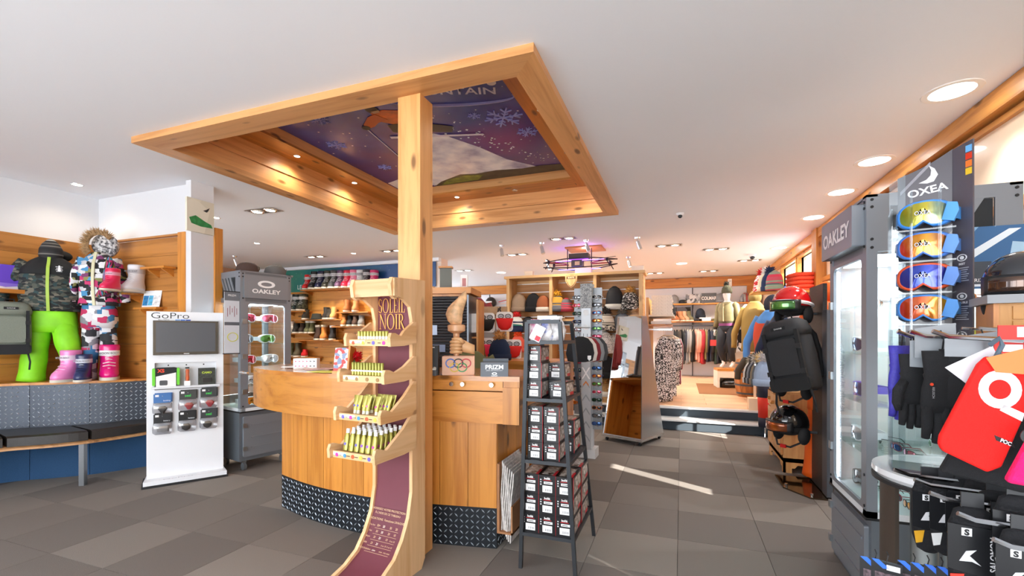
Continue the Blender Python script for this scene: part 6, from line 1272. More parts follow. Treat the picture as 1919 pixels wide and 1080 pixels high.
# ------------------------------------------------------------------ peg rack with gloves, socks and bands at the right edge
PKX = .93
PR = thing('peg_rack', 'metal peg panel rack with long wire hooks at the right edge', 'rack', (PKX, 1.25, 0)); MB().bx(0, .04, -.6, .46, 0, 1.34).build('panel', M('c8ccd0', .5), PR); MB().bx(-.12, .2, -.6, .46, 0, .08).build('base', DGREY, PR)
def hookrod(y, z, ln, up=.03):
    b = MB(); b.tube([(0, y - 1.25, z), (-ln * .9, y - 1.25, z + up * .6), (-ln, y - 1.25, z + up)], .0058, 6); b.tube([(0, y - 1.25, z + .03), (-ln * .55, y - 1.25, z + .03 + up * .4)], .004, 5); b.build('wire_hook', CHROME, PR, True); return Vector((PKX, y, z))
def on_hook(k, y, z, ln, up=.03): return Vector((PKX - ln * k, y, z + up * .6 * k / .9))
for y in (1.66, 1.58, 1.46): hookrod(y, 1.275, .33, .035)
def glove(m, label, loc, rz, s=1.0, tagm=None, flip=1):
    t = thing('glove', label, 'glove', loc, rz, None)
    MB().loft([ring(0, 0, z, a, c, 16, 2.4) for z, a, c in ((0, .046, .02), (-.03, .043, .02), (-.06, .040, .018), (-.064, .043, .020), (-.075, .040, .018), (-.10, .046, .019), (-.14, .05, .018), (-.165, .046, .014))][::-1]).build('palm', m, t, 2)
    for k, (x, ln) in enumerate(((-.034, .07), (-.012, .082), (.011, .078), (.033, .062))): b = MB(); b.tube([(x, 0, -.15), (x * 1.08, -.004, -.165 - ln * .5), (x * 1.1, .002, -.165 - ln)], [.013, .0125, .009], 8); b.build('finger', m, t, 2)
    b = MB(); b.tube([(flip * .035, -.005, -.09), (flip * .058, -.012, -.12), (flip * .062, -.012, -.16), (flip * .056, -.01, -.185)], [.014, .016, .014, .009], 8); b.build('thumb', m, t, 2)
    if tagm: MB().prism([(-.03, .045), (.025, .05), (.032, -.045), (-.03, -.04)], -.024, -.022, 'xz').build('swing_tag', tagm, t)
    b = MB(); b.tube([(0, 0, .0), (.004, 0, .03), (0, .006, .055)], .002, 4); b.build('hang_loop', BLACK, t); t.scale = (s,) * 3; return t
PUR = M('3f3aa8', .6, bump=.4, bscale=120); TAGG = M('9aa0a6', .4)
glove(PUR, 'purple padded glove at the outer end of the far hook', P(1690, 648, 1.40), YAW + .2, .92, None); glove(PUR, 'second purple padded glove behind the outer one', P(1706, 650, 1.46), YAW + .1, .9, None)
glove(BLKFAB, 'slim black glove with grey tag in front of the purple pair', P(1714, 664, 1.30), YAW - .1, .86, TAGG, -1); glove(BLKFAB, 'slim black glove turned edge-on behind the grey tag', P(1732, 664, 1.36), YAW - .4, .84)
g = glove(BLKFAB, 'wide black glove with red dot print near the middle of the hooks', P(1766, 658, 1.24), YAW - .2, 1.02, None, 1); MB().cyl((-.036, -.0215, -.088), (-.036, -.0195, -.088), .004, n=10).build('red_dot', M('e84a28', .5), g); text('REUSCH', .008, M('b8b8bc', .5), g, (-.036, -.0225, -.11), (pi / 2, pi / 2, 0))
MB().prism([(-.05, .06), (.045, .075), (.05, -.02), (-.05, -.02)], .022, .024, 'xz').build('header_card', TAGG, g)
for k in range(3): g = glove(BLKFAB, 'black glove with grey header card, %s behind the wide one' % ordn(k), P(1800 + k * 20, 655 - k * 3, 1.22 + .02 * k), YAW - .5, .95); MB().prism([(-.04, .03), (.035, .045), (.04, -.02), (-.04, -.02)], -.026, -.024, 'xz').build('header_card', TAGG, g)
# red neck warmer, pink fleece, cards
def panel_cloth(name, label, loc, rz, outline, m, th=.02, cat='clothes'):
    t = thing(name, label, cat, loc, rz); b = MB(); b.prism(outline, -th / 2, th / 2, 'xz'); o = b.build('cloth', m, t); bv = o.modifiers.new('b', 'BEVEL'); bv.width = th * .3; bv.segments = 3; return t
RED = M('f01208', .8, bump=.4, bscale=400)
t = panel_cloth('neck_warmer', 'bright red knitted neck warmer with large white letter hanging in front', P(1866, 758, .98), YAW - .45, [(-.022, .108), (-.04, .09), (-.125, -.08), (-.128, -.10), (-.12, -.115), (-.02, -.155), (.01, -.14), (.10, .085), (.085, .10), (.03, .104)], RED, .022)
b = MB(); n = 24
for k in range(n): a, a2 = 2 * pi * k / n, 2 * pi * (k + 1) / n; b.prism([(.004 + .046 * cos(a), .035 + .043 * sin(a)), (.004 + .046 * cos(a2), .035 + .043 * sin(a2)), (.004 + .024 * cos(a2), .035 + .022 * sin(a2)), (.004 + .024 * cos(a), .035 + .022 * sin(a))], -.0125, -.011, 'xz')
b.prism([(.012, .002), (.055, -.016), (.05, -.034), (.004, -.012)], -.0125, -.011, 'xz'); b.build('white_letter', M('f0eeee', .8), t, kind='stuff')
MB().prism([(-.01, .108), (.035, .104), (.085, .10), (.075, .085), (.045, .075), (.015, .08)], -.0125, -.0115, 'xz').build('white_collar', M('f0eeee', .8), t)
l_ = MB().prism([(-.008, -.068), (.03, -.082), (.036, -.094), (-.004, -.08)], -.0125, -.011, 'xz').build('black_label', BLACK, t); text('POC', .012, M('f0f0f0', .5), l_, (.015, -.0132, -.086), (pi / 2, .35, 0), bold=.03)
t.scale = (.74, .86, .95)
panel_cloth('black_scarf', 'black fleece band hanging behind the red neck warmer', P(1898, 785, 1.06), YAW - .5, [(-.02, .12), (-.13, -.14), (.02, -.17), (.12, .10)], BLKFAB, .03)
MB().tube([(0, 0, .0), (.01, -.01, .03), (0, -.02, .045), (-.012, 0, .03)], .006, 6).build('tag_clip', M('5a6a78', .2), t, True, loc=(.0, 0, .105))
t = panel_cloth('fleece_headband', 'hot pink fleece band with round black badge at the right edge', P(1928, 825, .92), YAW - .6, [(.04, .12), (-.035, -.09), (.08, -.10), (.09, .12)], M('e8186a', .95, bump=1.0, bscale=120), .03); MB().cyl((.0, -.019, .01), (.0, -.0155, .01), .016, n=18).build('round_badge', BLACK, t); text('II', .02, M('c8a83a', .5), t, (.0, -.0195, .003), (pi / 2, pi / 2, 0), bold=.05)
t = thing('swing_card', 'white cardboard tag sticking out left of the red neck warmer', 'tag', P(1828, 690, 1.02), YAW - .3); MB().prism([(-.055, -.0), (.03, .05), (.05, .0), (.0, -.05)], -.001, .001, 'xz').build('card', M('d8dce4', .6), t)
t = thing('swing_card', 'orange printed cardboard tag at the right edge above the pink band', 'tag', P(1905, 672, .95), YAW - .6); MB().prism([(-.045, .0), (.05, .035), (.05, -.035), (-.03, -.03)], -.001, .001, 'xz').build('card', M('c87a3a', .6), t)
t = thing('price_strip', 'red and white price strip above the orange tag', 'tag', P(1893, 632, 1.08), YAW - .5); MB().bx(-.02, .06, 0, .004, -.006, .028).build('strip', M('e0281c', .5), t); MB().bx(.012, .06, -.001, 0, .0, .024).build('white_print', M('f0f0f0', .5), t)
t = thing('price_strip', 'second red price strip lower beside the clip', 'tag', P(1885, 655, 1.12), YAW - .5); MB().bx(-.02, .05, 0, .004, -.01, .02).build('strip', M('d8281c', .5), t); MB().bx(-.005, .03, -.001, 0, -.006, .012).build('white_print', M('f0f0f0', .5), t)
# sock packs
for y, z, ln in ((1.60, .885, .36), (1.53, .88, .34), (1.45, .87, .34), (1.37, .85, .32), (1.28, .83, .30), (1.50, .60, .44), (1.36, .585, .40)): hookrod(y, z, ln, .03)
SKM = M('15161a', .9, bump=.6, bscale=200)
def socks(label, loc, rz, s=1.0, topc=None, accent='d8a020', txt=True):
    t = thing('sock_pack', label, 'socks', loc, rz)
    b = MB(); b.loft([ring(0, 0, z, a, c, 16, 2.3) for z, a, c in ((-.20, .014, .010), (-.19, .03, .016), (-.15, .042, .02), (-.08, .045, .02), (-.02, .043, .019), (.0, .036, .014))]); b.build('sock', SKM, t, 2)
    MB().prism([(-.05, -.015), (.05, -.02), (.05, -.125), (.045, -.135), (-.05, -.12)], -.0235, -.0215, 'xz').build('card_sleeve', M('1c1d20', .3), t); MB().bx(.0485, .0505, -.0235, .022, -.125, -.02).build('sleeve_side', M('232428', .3), t)
    MB().loft([ring(0, 0, z, a, c, 14, 2.3) for z, a, c in ((-.012, .04, .017), (.012, .034, .015), (.022, .018, .008))]).build('folded_cuff', topc or SKM, t, 2)
    MB().bx(-.02, .02, -.003, .003, .01, .055).build('hang_card', M('2a2b2e', .4), t)
    MB().bx(-.026, -.008, -.0245, -.0235, -.04, -.022).build('square_logo', M('e8e8ea', .5), t); text('S', .018, BLACK, t, (-.017, -.025, -.0375), bold=.06)
    if txt: text('SALOMON', .0165, M('e8e8ea', .5), t, (.034, -.0242, -.075), (pi / 2, -pi / 2, 0), bold=.02)
    b = MB(); b.prism([(-.03, -.10), (-.018, -.075), (.0, -.07), (-.012, -.085), (.008, -.105), (-.008, -.098)], -.0245, -.0235, 'xz'); b.build('runner_print', M('d8d8dc', .5), t)
    MB().prism([(-.045, -.135), (-.02, -.13), (-.025, -.165), (-.04, -.17)], -.021, -.019, 'xz').build('colour_patch', M(accent, .5), t); t.scale = (s,) * 3; return t
sk = [(1742, 910, 1.30, .95, None, 'd8a020', 'black sock pack with yellow patch at the outer end of the upper hook'), (1776, 913, 1.27, .95, None, 'e8e8e8', 'second black sock pack behind the yellow patched one'), (1806, 912, 1.25, .92, None, 'd8a020', 'third black sock pack on the upper hook'), (1838, 912, 1.22, .92, None, 'b8b8b8', 'fourth black sock pack on the upper hook'),
      (1822, 968, 1.12, 1.05, SKM, 'd83020', 'black sock pack with bulging cuff and red edge on the middle hook'), (1878, 985, 1.10, .98, M('8a8c94', .95, var=.8, bscale=160), '2a8ad8', 'sock pack with marled grey cuff and blue band on the near hook'), (1868, 935, 1.14, .95, None, 'b8b8b8', 'dark sock pack with white square mark on the middle hook'), (1908, 945, 1.06, .95, None, 'e8e8e8', 'dark sock pack with silver print at the right edge'), (1917, 1010, 1.02, .95, None, '5a5a60', 'charcoal sock pack lowest at the right edge')]
for k, (px, py, d, s, tc_, ac, lab) in enumerate(sk):
    o = socks(lab, P(px, py, d), YAW - .35 - .03 * k, s, tc_, ac)
    if k == 5: MB().bx(-.05, .05, -.0247, -.0235, -.05, -.02).build('blue_band', M('2a8ad8', .5), o)
for k in range(6):
    px = (1640, 1662, 1712, 1738, 1764, 1788)[k]; t = thing('hang_tag', 'black carded pack with blue strip, %s from the left on the lowest hooks' % ordn(k), 'pack', P(px, 1050 + 4 * k, 1.33 - .02 * k), YAW - .7, 'blue striped packs on the lowest hooks'); MB().prism([(-.035, .0), (.035, .0), (.035, -.10), (-.035, -.10)], -.006, .006, 'xz').build('card', M('1c1d20', .4), t); MB().prism([(-.034, .004), (-.018, .006), (.008, -.016), (-.008, -.018)], -.0075, -.006, 'xz').build('blue_strip', M('2a6ad8', .5), t); MB().bx(.0, .03, -.0075, -.006, -.02, -.005).build('white_dot', M('e8e8ea', .5), t); MB().bx(-.026, .028, -.0075, -.006, -.08, -.03).build('photo_print', M('5a4a50', .5, var=.8, bscale=120), t); b = MB(); b.tube([(0, 0, 0), (.004, 0, .02), (0, .008, .028)], .002, 4); b.build('hang_loop', BLACK, t)
# shelf with helmet and wooden case at the right edge
t = thing('side_shelf', 'grey shelf board on a wooden case at the far right edge', 'shelf', P(1890, 556, 1.46), YAW - .62); MB().bx(-.07, .22, -.12, .12, -.026, .0).build('board', M('8a8d92', .5), t); MB().bx(-.04, .22, -.09, .12, -.20, -.026).build('case_body', wood('z', 'b8823e', '9a6626', .5), t); MB().bx(-.052, -.04, -.095, .125, -.20, -.026).build('case_edge', W_Z, t)
for k in range(3): MB().bx(-.01, .22, -.096, -.09, -.075 - .045 * k, -.035 - .045 * k).build('case_slat', wood('x', 'b8823e', '9a6626', .5), t)
MB().bx(.17, .21, .08, .12, -1.36, -.2).build('leg', DGREY, t)
def helmet(label, loc, rz, m, s=1.0, gog=None, band=None, pads=True, lining='1a1a1c'):
    t = thing('ski_helmet', label, 'helmet', loc, rz); K = 22; rings = []
    def pt(v, a): th = v * pi * .56; x = .115 * sin(th) * cos(a); y = .135 * sin(th) * sin(a); z = .118 * cos(th); return (x, y, z - (.03 * max(0, sin(a)) * v * v))
    MB().loft([[pt(max(v / 9, .02), 2 * pi * i / K) for i in range(K)] for v in range(10)][::-1]).build('shell', m, t, 2)
    for sx in (-1, 1): b = MB(); b.ell((sx * .098, .02, -.085), (.022, .055, .062), 12, 8); b.build('ear_pad', M(lining, .8), t, True)
    b = MB(); b.tube([(-.095, -.01, -.13), (-.05, -.05, -.165), (.05, -.05, -.165), (.095, -.01, -.13)], .007, 6); b.build('chin_strap', BLACK, t); MB().bx(-.02, .02, -.062, -.048, -.178, -.155).build('buckle', M('c82020', .4), t)
    MB().ell((0, .005, -.035), (.10, .115, .06), 14, 8).build('lining', M(lining, .9), t, True)
    if band: b = MB(); b.tube([(.121 * cos(a), .140 * sin(a), -.012 - .02 * sin(a)) for a in [2 * pi * i / 28 for i in range(28)]], .012, 6, closed=True); b.build('goggle_strap', band, t, True)
    for k in range(3): MB().bx(-.03 + .03 * k - .008, -.03 + .03 * k + .008, -.09, -.07, .076, .082).build('vent', BLACK, t)
    if gog: 
        b = MB(); b.slab(lambda u, v: (.11 * sin((u - .5) * 2.2), -.145 * cos((u - .5) * 1.9), -.06 + .075 * v), 10, 3, .022); b.build('goggle_frame', BF, t, 2); b = MB(); b.slab(lambda u, v: (.105 * sin((u - .5) * 2.1), -.158 * cos((u - .5) * 1.8), -.05 + .055 * v), 10, 3, .012); b.build('goggle_lens', gog, t, 2)
    t.scale = (s,) * 3; return t
helmet('dark glossy helmet with mirrored visor on the grey shelf at the right edge', P(1915, 526, 1.44), YAW - .9, M('1c2028', .1, coat=1), .78, lensmat('3a2a28', '5a4030', '2a3a5a'))
# ------------------------------------------------------------------ black helmet stand with rucksack
HS = thing('helmet_stand', 'black perforated metal stand with polished foot plate left of the right cabinet', 'stand', (1.08, 4.42, 0))
MB().bx(0, .03, -.07, .34, .02, 1.72).build('perforated_panel', M('2c2c2e', .45, .3, var=.5, bscale=70), HS); MB().bx(-.005, .035, -.20, -.07, .02, 1.5).build('smooth_panel', M('5a6068', .4, .4), HS)
MB().prism([(-.27, .36), (.06, .36), (.06, -.22), (-.12, -.22), (-.27, .0)], 0, .012, 'xy').build('foot_plate', M('6a5a48', .08, .9), HS)
for x, y in ((-.24, .03), (-.10, -.18)): MB().cyl((x, y, .012), (x, y, .035), .012, n=10).build('foot_screw', CHROME, HS)
def arm(z, ln=.2, y=.1): MB().cyl((0, y, z), (-ln, y, z), .012, n=8).cyl((-ln, y, z), (-ln, y, z + .05), .03, .05, n=10).build('support_arm', DGREY, HS)
arm(1.48, .16); arm(.84, .16); arm(.47, .16)
helmet('bright red helmet with white band and goggles on top of the black stand', (.89, 4.50, 1.575), -pi / 2 + .9, M('d8181c', .12, coat=1), 1.22, LN['green'], M('f0f0f0', .6))
helmet('silver grey helmet under the black rucksack on the stand', (.89, 4.50, .93), -pi / 2 + .7, M('a8aab0', .35), 1.2)
helmet('glossy black helmet lowest on the stand beside the wooden chest', (.87, 4.50, .555), -pi / 2 + .7, M('0e0e10', .06, coat=1), 1.22, lensmat('8a3a18', 'c86828', '4a1a10'))
rucksack('large black rucksack leaning on the black helmet stand', (.90, 4.28, .85), -pi / 2 + .95, M('232427', .75, bump=.3, bscale=300), M('161719', .8), 1.10, 'rucksack', -.2)
# wooden chest with doors
CH = thing('wooden_chest', 'small spruce chest with drawers and doors and scalloped foot', 'chest', (.905, 4.92, 0))
CWm = wood('z', 'dba465', 'c48547', .45)
MB().bx(.0, .42, .0, .74, .10, .74).build('body', CWm, CH); MB().bx(-.02, .44, -.02, .76, .74, .765).build('top', wood('y', 'dba465', 'c48547', .45), CH)
def scal(L, pl, a, b_, m): 
    p = [(0, 0), (.07, 0)] + [(.07 + (L - .14) * k / 12, .075 * (1 if 1 < k < 11 else .6)) for k in range(13)] + [(L - .07, 0), (L, 0), (L, .14), (0, .14)]; return p
MB().prism(scal(.74, 0, 0, 0, 0), -.0, .02, 'yz').build('front_skirt', CWm, CH); MB().prism(scal(.42, 0, 0, 0, 0), .0, .02, 'xz').build('side_skirt', CWm, CH)
for k in range(2):
    d_ = MB().bx(-.018, 0, .03 + k * .35, .36 + k * .35, .16, .54).build('door', CWm, CH); MB().bx(-.024, -.018, .08 + k * .35, .31 + k * .35, .21, .49).build('door_panel', CWm, d_); MB().cyl((-.018, .32 + k * .1, .38), (-.045, .32 + k * .1, .38), .014, n=10).build('knob', W_X, d_)
    d_ = MB().bx(-.05 if k == 0 else -.018, 0, .03 + k * .35, .36 + k * .35, .56, .71).build('drawer', CWm, CH); MB().cyl((-.05 if k == 0 else -.018, .19 + k * .35, .635), (-.08 if k == 0 else -.048, .19 + k * .35, .635), .016, n=10).build('knob', W_X, d_)
# jackets on this side
def wj_(px, py, d, label, z0, z1, Wd, m, sm, rz, hood=None, yoke=None, zipm=None, q=0, seed=1, zf=0):
    p = P(px, py, d); t = thing('hanging_jacket', label, 'jacket', (p.x, p.y, 0), rz); zf = PZF if p.y > 7 else zf; MB().cyl((0, .03, zf + .001), (0, .03, z1 - .05), .014, n=8).cyl((0, .03, zf + .001), (0, .03, zf + .012), .13, n=16).build('stand_pole', DGREY, t); jacket(t, Wd, .24, z0, z1, m, sm, q, hood, .22, zipm, yoke=yoke, seed=seed); return t
OR = M('e8661c', .6, bump=.3, bscale=20); NV = M('22324a', .55)
wj_(1548, 640, 4.35, 'orange and navy hooded ski jacket right of the black stand', .98, 1.62, .44, NV, OR, -.9, OR, OR, None, .09, 3)
wj_(1597, 640, 4.45, 'coral red ski jacket seen through the right show cabinet glass', .75, 1.55, .46, M('d8442c', .6), None, -.9, M('c83a28', .6), None, None, .09, 15)
tt = thing('ski_trousers', 'bright orange ski trousers hanging low beside the black stand', 'trousers', (P(1553, 640, 3.95)), -.9); tt.location.z = 0; trousers(tt, .34, .2, .04, .92, M('f0641a', .5), flare=1.3, seed=5)
wj_(1447, 620, 5.9, 'coral and sky blue ski jacket on the right wall', .95, 1.62, .46, palette('ski_print', ['e8583a', '5a9ae0', 'e8583a', 'f06848'], 4, 'CHEBYCHEV', (.6, .6, 1.6)), M('5a9ae0', .6), -.7, M('2a3040', .7), None, None, 0, 5)
wj_(1468, 630, 5.3, 'red and navy ski jacket with white stripe in front of the coral one', .82, 1.55, .44, M('d8301c', .6), M('2a3a58', .6), -.9, M('2a3a58', .6), M('26344e', .6), M('f0f0f0', .5), 0, 6)
wj_(1492, 640, 4.72, 'white ski jacket with fur collar behind the black rucksack', .8, 1.44, .40, M('e4e6ea', .6), None, -.8, M('e8eaee', .6), None, None, .1, 7, .766)
wj_(1415, 600, 7.6, 'long olive hooded parka hanging near the back corner', 1.02, 1.86, .42, M('8a7238', .75), M('947a3c', .75), -.3, M('7a6430', .75), None, None, 0, 9)
wj_(1420, 690, 7.2, 'dark olive folded coat below the parka', .55, 1.02, .36, M('4a4630', .8), M('3a3630', .8), -.3, None, None, None, 0, 10)
wj_(1402, 610, 9.0, 'white and black patterned jacket behind the mannequin', .95, 1.9, .40, palette('splash', ['f0f0f0', 'e8e8e8', '2a2a2e', 'f4f4f4'], 12), None, -.2, None, None, None, 0, 11)
# barrel, fur hats, beanies, fleeces
q = PZ(1402, 745, PZF); BR = thing('barrel', 'dark wooden barrel with iron hoops on the raised floor edge', 'barrel', (q.x + .05, q.y + .15, PZF))
for k in range(16): a0, a1 = 2 * pi * k / 16 + .012, 2 * pi * (k + 1) / 16 - .012; MB().loft([[(r * cos(a), r * sin(a), z) for r, a in ((R_, a0), (R_, a1), (R_ - .02, a1), (R_ - .02, a0))] for z, R_ in ((0, .19), (.15, .225), (.30, .24), (.45, .235), (.62, .20))]).build('stave', wood('z', 'b8763a', '8f561f', .5), BR)
for z, r in ((.06, .205), (.2, .235), (.42, .241), (.56, .217)): MB().lathe([(r, z - .015), (r + .004, z - .015), (r + .004, z + .015), (r, z + .015)], 28).build('hoop', DGREY, BR, True)
MB().cyl((0, 0, .60), (0, 0, .615), .19, n=24).build('barrel_head', W_X, BR)
q = P(1424, 738, 6.0); FS = thing('hat_stand', 'pale wooden stand with long arm carrying a row of fur bobble hats', 'stand', (q.x, 7.05, PZF)); MB().bx(-.10, .06, -.08, .1, 0, .16).build('foot_block', M('e8cba8', .5), FS); MB().bx(-.03, .0, 0, .03, .16, .75).build('post', M('e8cba8', .5), FS); MB().cyl((-.015, .0, .72), (-.25, -1.75, .72), .01, n=8).build('arm', STEEL, FS)
for k in range(7):
    qq = P(1411 + k * 4.2, 706 + k * .5, 5.7 - .16 * k); col = ['e8e6e4', '2a2a2e', '8a9098', '3a3e46', '9a8a72', '6a7078', 'b0c4e0'][k]
    bean((qq.x, qq.y, qq.z - .08), YAW - 1.0 + .1 * k, '%s fur bobble hat, %s along the stand arm' % (('cream', 'black', 'grey', 'charcoal', 'sand', 'slate', 'pale blue')[k], ordn(k)), M(col, .95, bump=.6, bscale=300), None, M(['b0a698', '4a4640', 'c0b8b0', '8a8278', 'c8a468', 'd8c098', 'b8b4b4'][k], .95, var=.35, bscale=40), 1.12, 1.15, .75, 0, 'fur bobble hats on the stand arm')
q = P(1444, 722, 5.0); t = thing('swing_tag', 'black swing tag on the pale blue bobble hat', 'tag', P(1450, 698, 4.55), YAW - .6); MB().prism([(-.05, .03), (-.02, .055), (.055, -.03), (.025, -.055)], -.002, .002, 'xz').build('card', M('1c1d20', .4), t)
wsR = thing('hanging_shelf', 'wooden shelf high on the right wall with fleeces and beanies', 'shelf', (RW - .022, 7.3, 1.89)); MB().bx(-.42, 0, -.35, .95, -.03, 0).build('board', W_Y, wsR); [MB().prism([(0, -.03), (-.34, -.03), (0, -.2)], y - .015, y + .015, 'xz').build('bracket', W_X, wsR) for y in (-.2, .8)]
for k in range(5): 
    b = MB(); b.loft([ring(0, 0, z, a, c, 22, 3.2, f=lambda t_, z=z: 1 + .05 * sin(5 * t_ + k + 30 * z)) for z, a, c in ((0, .15, .26), (.02, .165, .28), (.045, .16, .275), (.055, .12, .24))]); o = b.build('folded_fleece', M('f0583a', .9, bump=.5, bscale=80), None, 2, loc=(RW - .24, 7.52, 1.8905 + k * .056), rot=(0, 0, .1 * sin(3 * k))); tag(o, 'folded coral orange fleece, %s from below on the right wall shelf' % ordn(k), 'clothes', 'folded orange fleeces on the right wall shelf')
for k in range(2): b = MB(); b.loft([ring(0, 0, z, a, c, 18, 3) for z, a, c in ((0, .12, .12), (.04, .13, .13), (.075, .10, .10))]); o = b.build('folded_fleece', M('2f5fd8', .9), None, 2, loc=(RW - .27, 8.05, 1.8905 + k * .077)); tag(o, 'folded blue fleece, %s on the right wall shelf' % ('lower', 'upper')[k], 'clothes')
for k in range(4):
    px = (1428, 1436, 1443, 1452)[k]; qq = P(px, 548, 6.9 - .12 * k); bean((qq.x, qq.y, 1.9455), -.5, '%s beanie, %s of the row at the right wall corner' % (('red and white', 'cream', 'navy', 'pink striped')[k], ordn(k)), [knit('kn_a', ['c82a30', 'f0eeea'], 30), M('e0dcc0', .95), M('24365a', .95), knit('kn_b', ['d8405a', '8aa890', 'c85a6a', '5a6a70'], 9, (.1, .1, 5))][k], None, [M('c82a30', .95), M('f0eeea', .95), M('24365a', .95), None][k], 1.1, 1.2, .8)
qa, qb = P(1424, 552, 7.0), P(1458, 552, 6.4); MB().bx(-.80, -.0, .3, .75, .04, .055).build('raised_board', W_Y, wsR)
t = thing('trouser_stand', 'small steel stand with red and navy trouser legs beside the chest', 'stand', (PZ(1434, 818, 0)), -.6); MB().lathe([(.001, 0), (.12, 0), (.12, .012), (.001, .014)], 24).build('foot_disc', M('c8ccd0', .1, 1), t, True); MB().cyl((0, 0, .01), (0, 0, .7), .012, n=8).build('pole', CHROME, t, True)
tt = thing('ski_trousers', 'red and navy ski trousers on the steel stand beside the chest', 'trousers', (t.location.x, t.location.y, 0), -.6); MB().loft([ring(0, 0, z, a, a * .9, 14, 2.3) for z, a in ((.12, .075), (.24, .075))]).build('navy_hem', M('24263a', .7), tt, 2); MB().loft([ring(0, 0, z, a, a * .9, 14, 2.3) for z, a in ((.24, .075), (.50, .085))]).build('red_leg', M('e0301c', .6), tt, 2); MB().loft([ring(0, 0, z, a, a * .9, 14, 2.3) for z, a in ((.50, .085), (.72, .09))]).build('navy_top', M('24263a', .7), tt, 2)
# ================================================================== shoe wall
SY = 7.572
def shoe_shelf(x0, x1, y, lab, dp=.26):
    a, b_ = PY(x0, y, SY - .1), PY(x1, y, SY - .1); t = thing('shoe_shelf', lab, 'shelf', ((a.x + b_.x) / 2, SY, a.z)); h_ = (b_.x - a.x) / 2; MB().bx(-h_, h_, -dp, 0, -.022, 0).build('board', W_X, t)
    for x in (-h_ + .06, h_ - .08): MB().prism([(0, -.022), (-dp * .8, -.022), (0, -.10)], x, x + .02, 'yz').build('bracket', W_Y, t)
    return a.z
ZA = shoe_shelf(574, 770, 545, 'highest shoe shelf holding tall snow boots under the mural'); ZB = shoe_shelf(540, 580, 584, 'left shoe shelf with camouflage snow boots'); ZC = shoe_shelf(566, 650, 600, 'middle shoe shelf with felt hat and tan boots'); ZD = shoe_shelf(640, 700, 586, 'right shoe shelf with two brown boots'); ZE = shoe_shelf(632, 700, 612, 'second right shoe shelf with low boots'); ZF = shoe_shelf(540, 590, 625, 'lower left shoe shelf with white and camouflage boots'); ZG = shoe_shelf(562, 645, 637, 'lower middle shoe shelf with three fur boots'); ZH = shoe_shelf(538, 600, 668, 'lowest shoe shelf behind the counter')
YB = SY - .15
def boot_at(px, z, lab, up, band, s, rz=.2): o = dup(mb_big, (PY(px, 560, YB).x, YB, z + .0005), rz, lab, None, {'upper': up, 'band': band, 'laces': band}, s); return o
A_ = [(579, 'bright red', 'd81c1c', .95), (592, 'black', '1c1c1e', 1.12), (604, 'dark navy', '24284a', 1.12), (617, 'dark olive', '3a3a30', 1.12), (629, 'gunmetal', '4a4c50', 1.12), (641, 'patchwork purple', '6a4a6a', 1.1), (653, 'raspberry', 'd8284a', 1.08), (665, 'pink', 'e87a9a', 1.08), (677, 'white', 'e8e8e8', 1.05), (689, 'charcoal', '2a2a2e', 1.05), (702, 'fuchsia', 'd02a6a', 1.0)]
for px, c, h_, s in A_: boot_at(px, ZA, '%s tall snow boot on the highest shoe shelf' % c, M(h_, .35, coat=.3), M('d8d8da' if c != 'white' else 'b0b0b4', .5), s)
for px, c, m in ((545, 'white', M('e4e4e2', .4)), (557, 'camouflage', CAMO), (569, 'dark camouflage', palette('camo_b', ['1c1e1a', '3a3a2c', '2a2c24', '4a4a38'], 22))): boot_at(px, ZB, '%s snow boot on the left shoe shelf' % c, m, M('e0e0e0', .5), 1.05)
def sb(px, z, c, lab, h=.17, s=1.25, cuff=None, sole='e0d8c8', rz=.5): low_boot(M(c, .75), M(sole, .7), lab, (PY(px, 600, YB).x, YB, z + .0005), rz, s, h, 'shoe', 'ankle_boot', None, cuff)
sb(574, ZC, '2a2824', 'black leather boot at the left of the middle shoe shelf'); sb(612, ZC, '2e2a26', 'dark brown boot behind the felt hat on the middle shoe shelf', .2); sb(619, ZC, '38342c', 'black laced boot right of the felt hat'); sb(626, ZC, 'd8a868', 'tan laced boot at the right of the middle shoe shelf', .2)
t = thing('felt_hat', 'dark felt hat with wide brim on the middle shoe shelf', 'hat', (PY(594, 600, YB).x, YB, ZC + .0005)); MB().lathe([(.001, .012), (.19, .0), (.20, .006), (.11, .02), (.10, .06), (.085, .12), (.001, .13)], 26).build('felt', M('3a3a34', .9), t, True); MB().lathe([(.106, .022), (.104, .045)], 26).build('band', BLACK, t, True)
sb(651, ZD, 'a8683a', 'brown boot at the left of the right shoe shelf', .2); sb(667, ZD, 'c08a58', 'light brown boot at the right of the right shoe shelf', .18)
sb(646, ZE, 'b8763a', 'caramel boot on the second right shoe shelf', .18); sb(657, ZE, '1f1e1e', 'black low boot on the second right shoe shelf'); sb(667, ZE, '4a3428', 'dark brown low boot on the second right shoe shelf'); sb(678, ZE, '8a8a8a', 'grey low boot on the second right shoe shelf')
sb(547, ZF, 'ece8e0', 'white fur boot on the lower left shoe shelf', .2); sb(557, ZF, '2a2622', 'black boot on the lower left shoe shelf'); sb(568, ZF, '3a2c24', 'dark brown boot on the lower left shoe shelf')
for k in range(2): sb(578 + 8 * k, ZF, '6a6a48', '%s camouflage ankle boot with white edge on the lower left shelf' % ('left', 'right')[k], .2, 1.2, M('ece8de', .9))
sb(597, ZG, '3f2a20', 'dark boot with cream fur edge on the lower middle shoe shelf', .22, 1.3, M('e8dcc8', .95)); sb(608, ZG, 'd0823a', 'orange tan boot with fur edge on the lower middle shoe shelf', .22, 1.3, M('e8d8bc', .95)); sb(624, ZG, '26262a', 'black and white fur boot on the lower middle shoe shelf', .22, 1.25, M('f0eee8', .95))
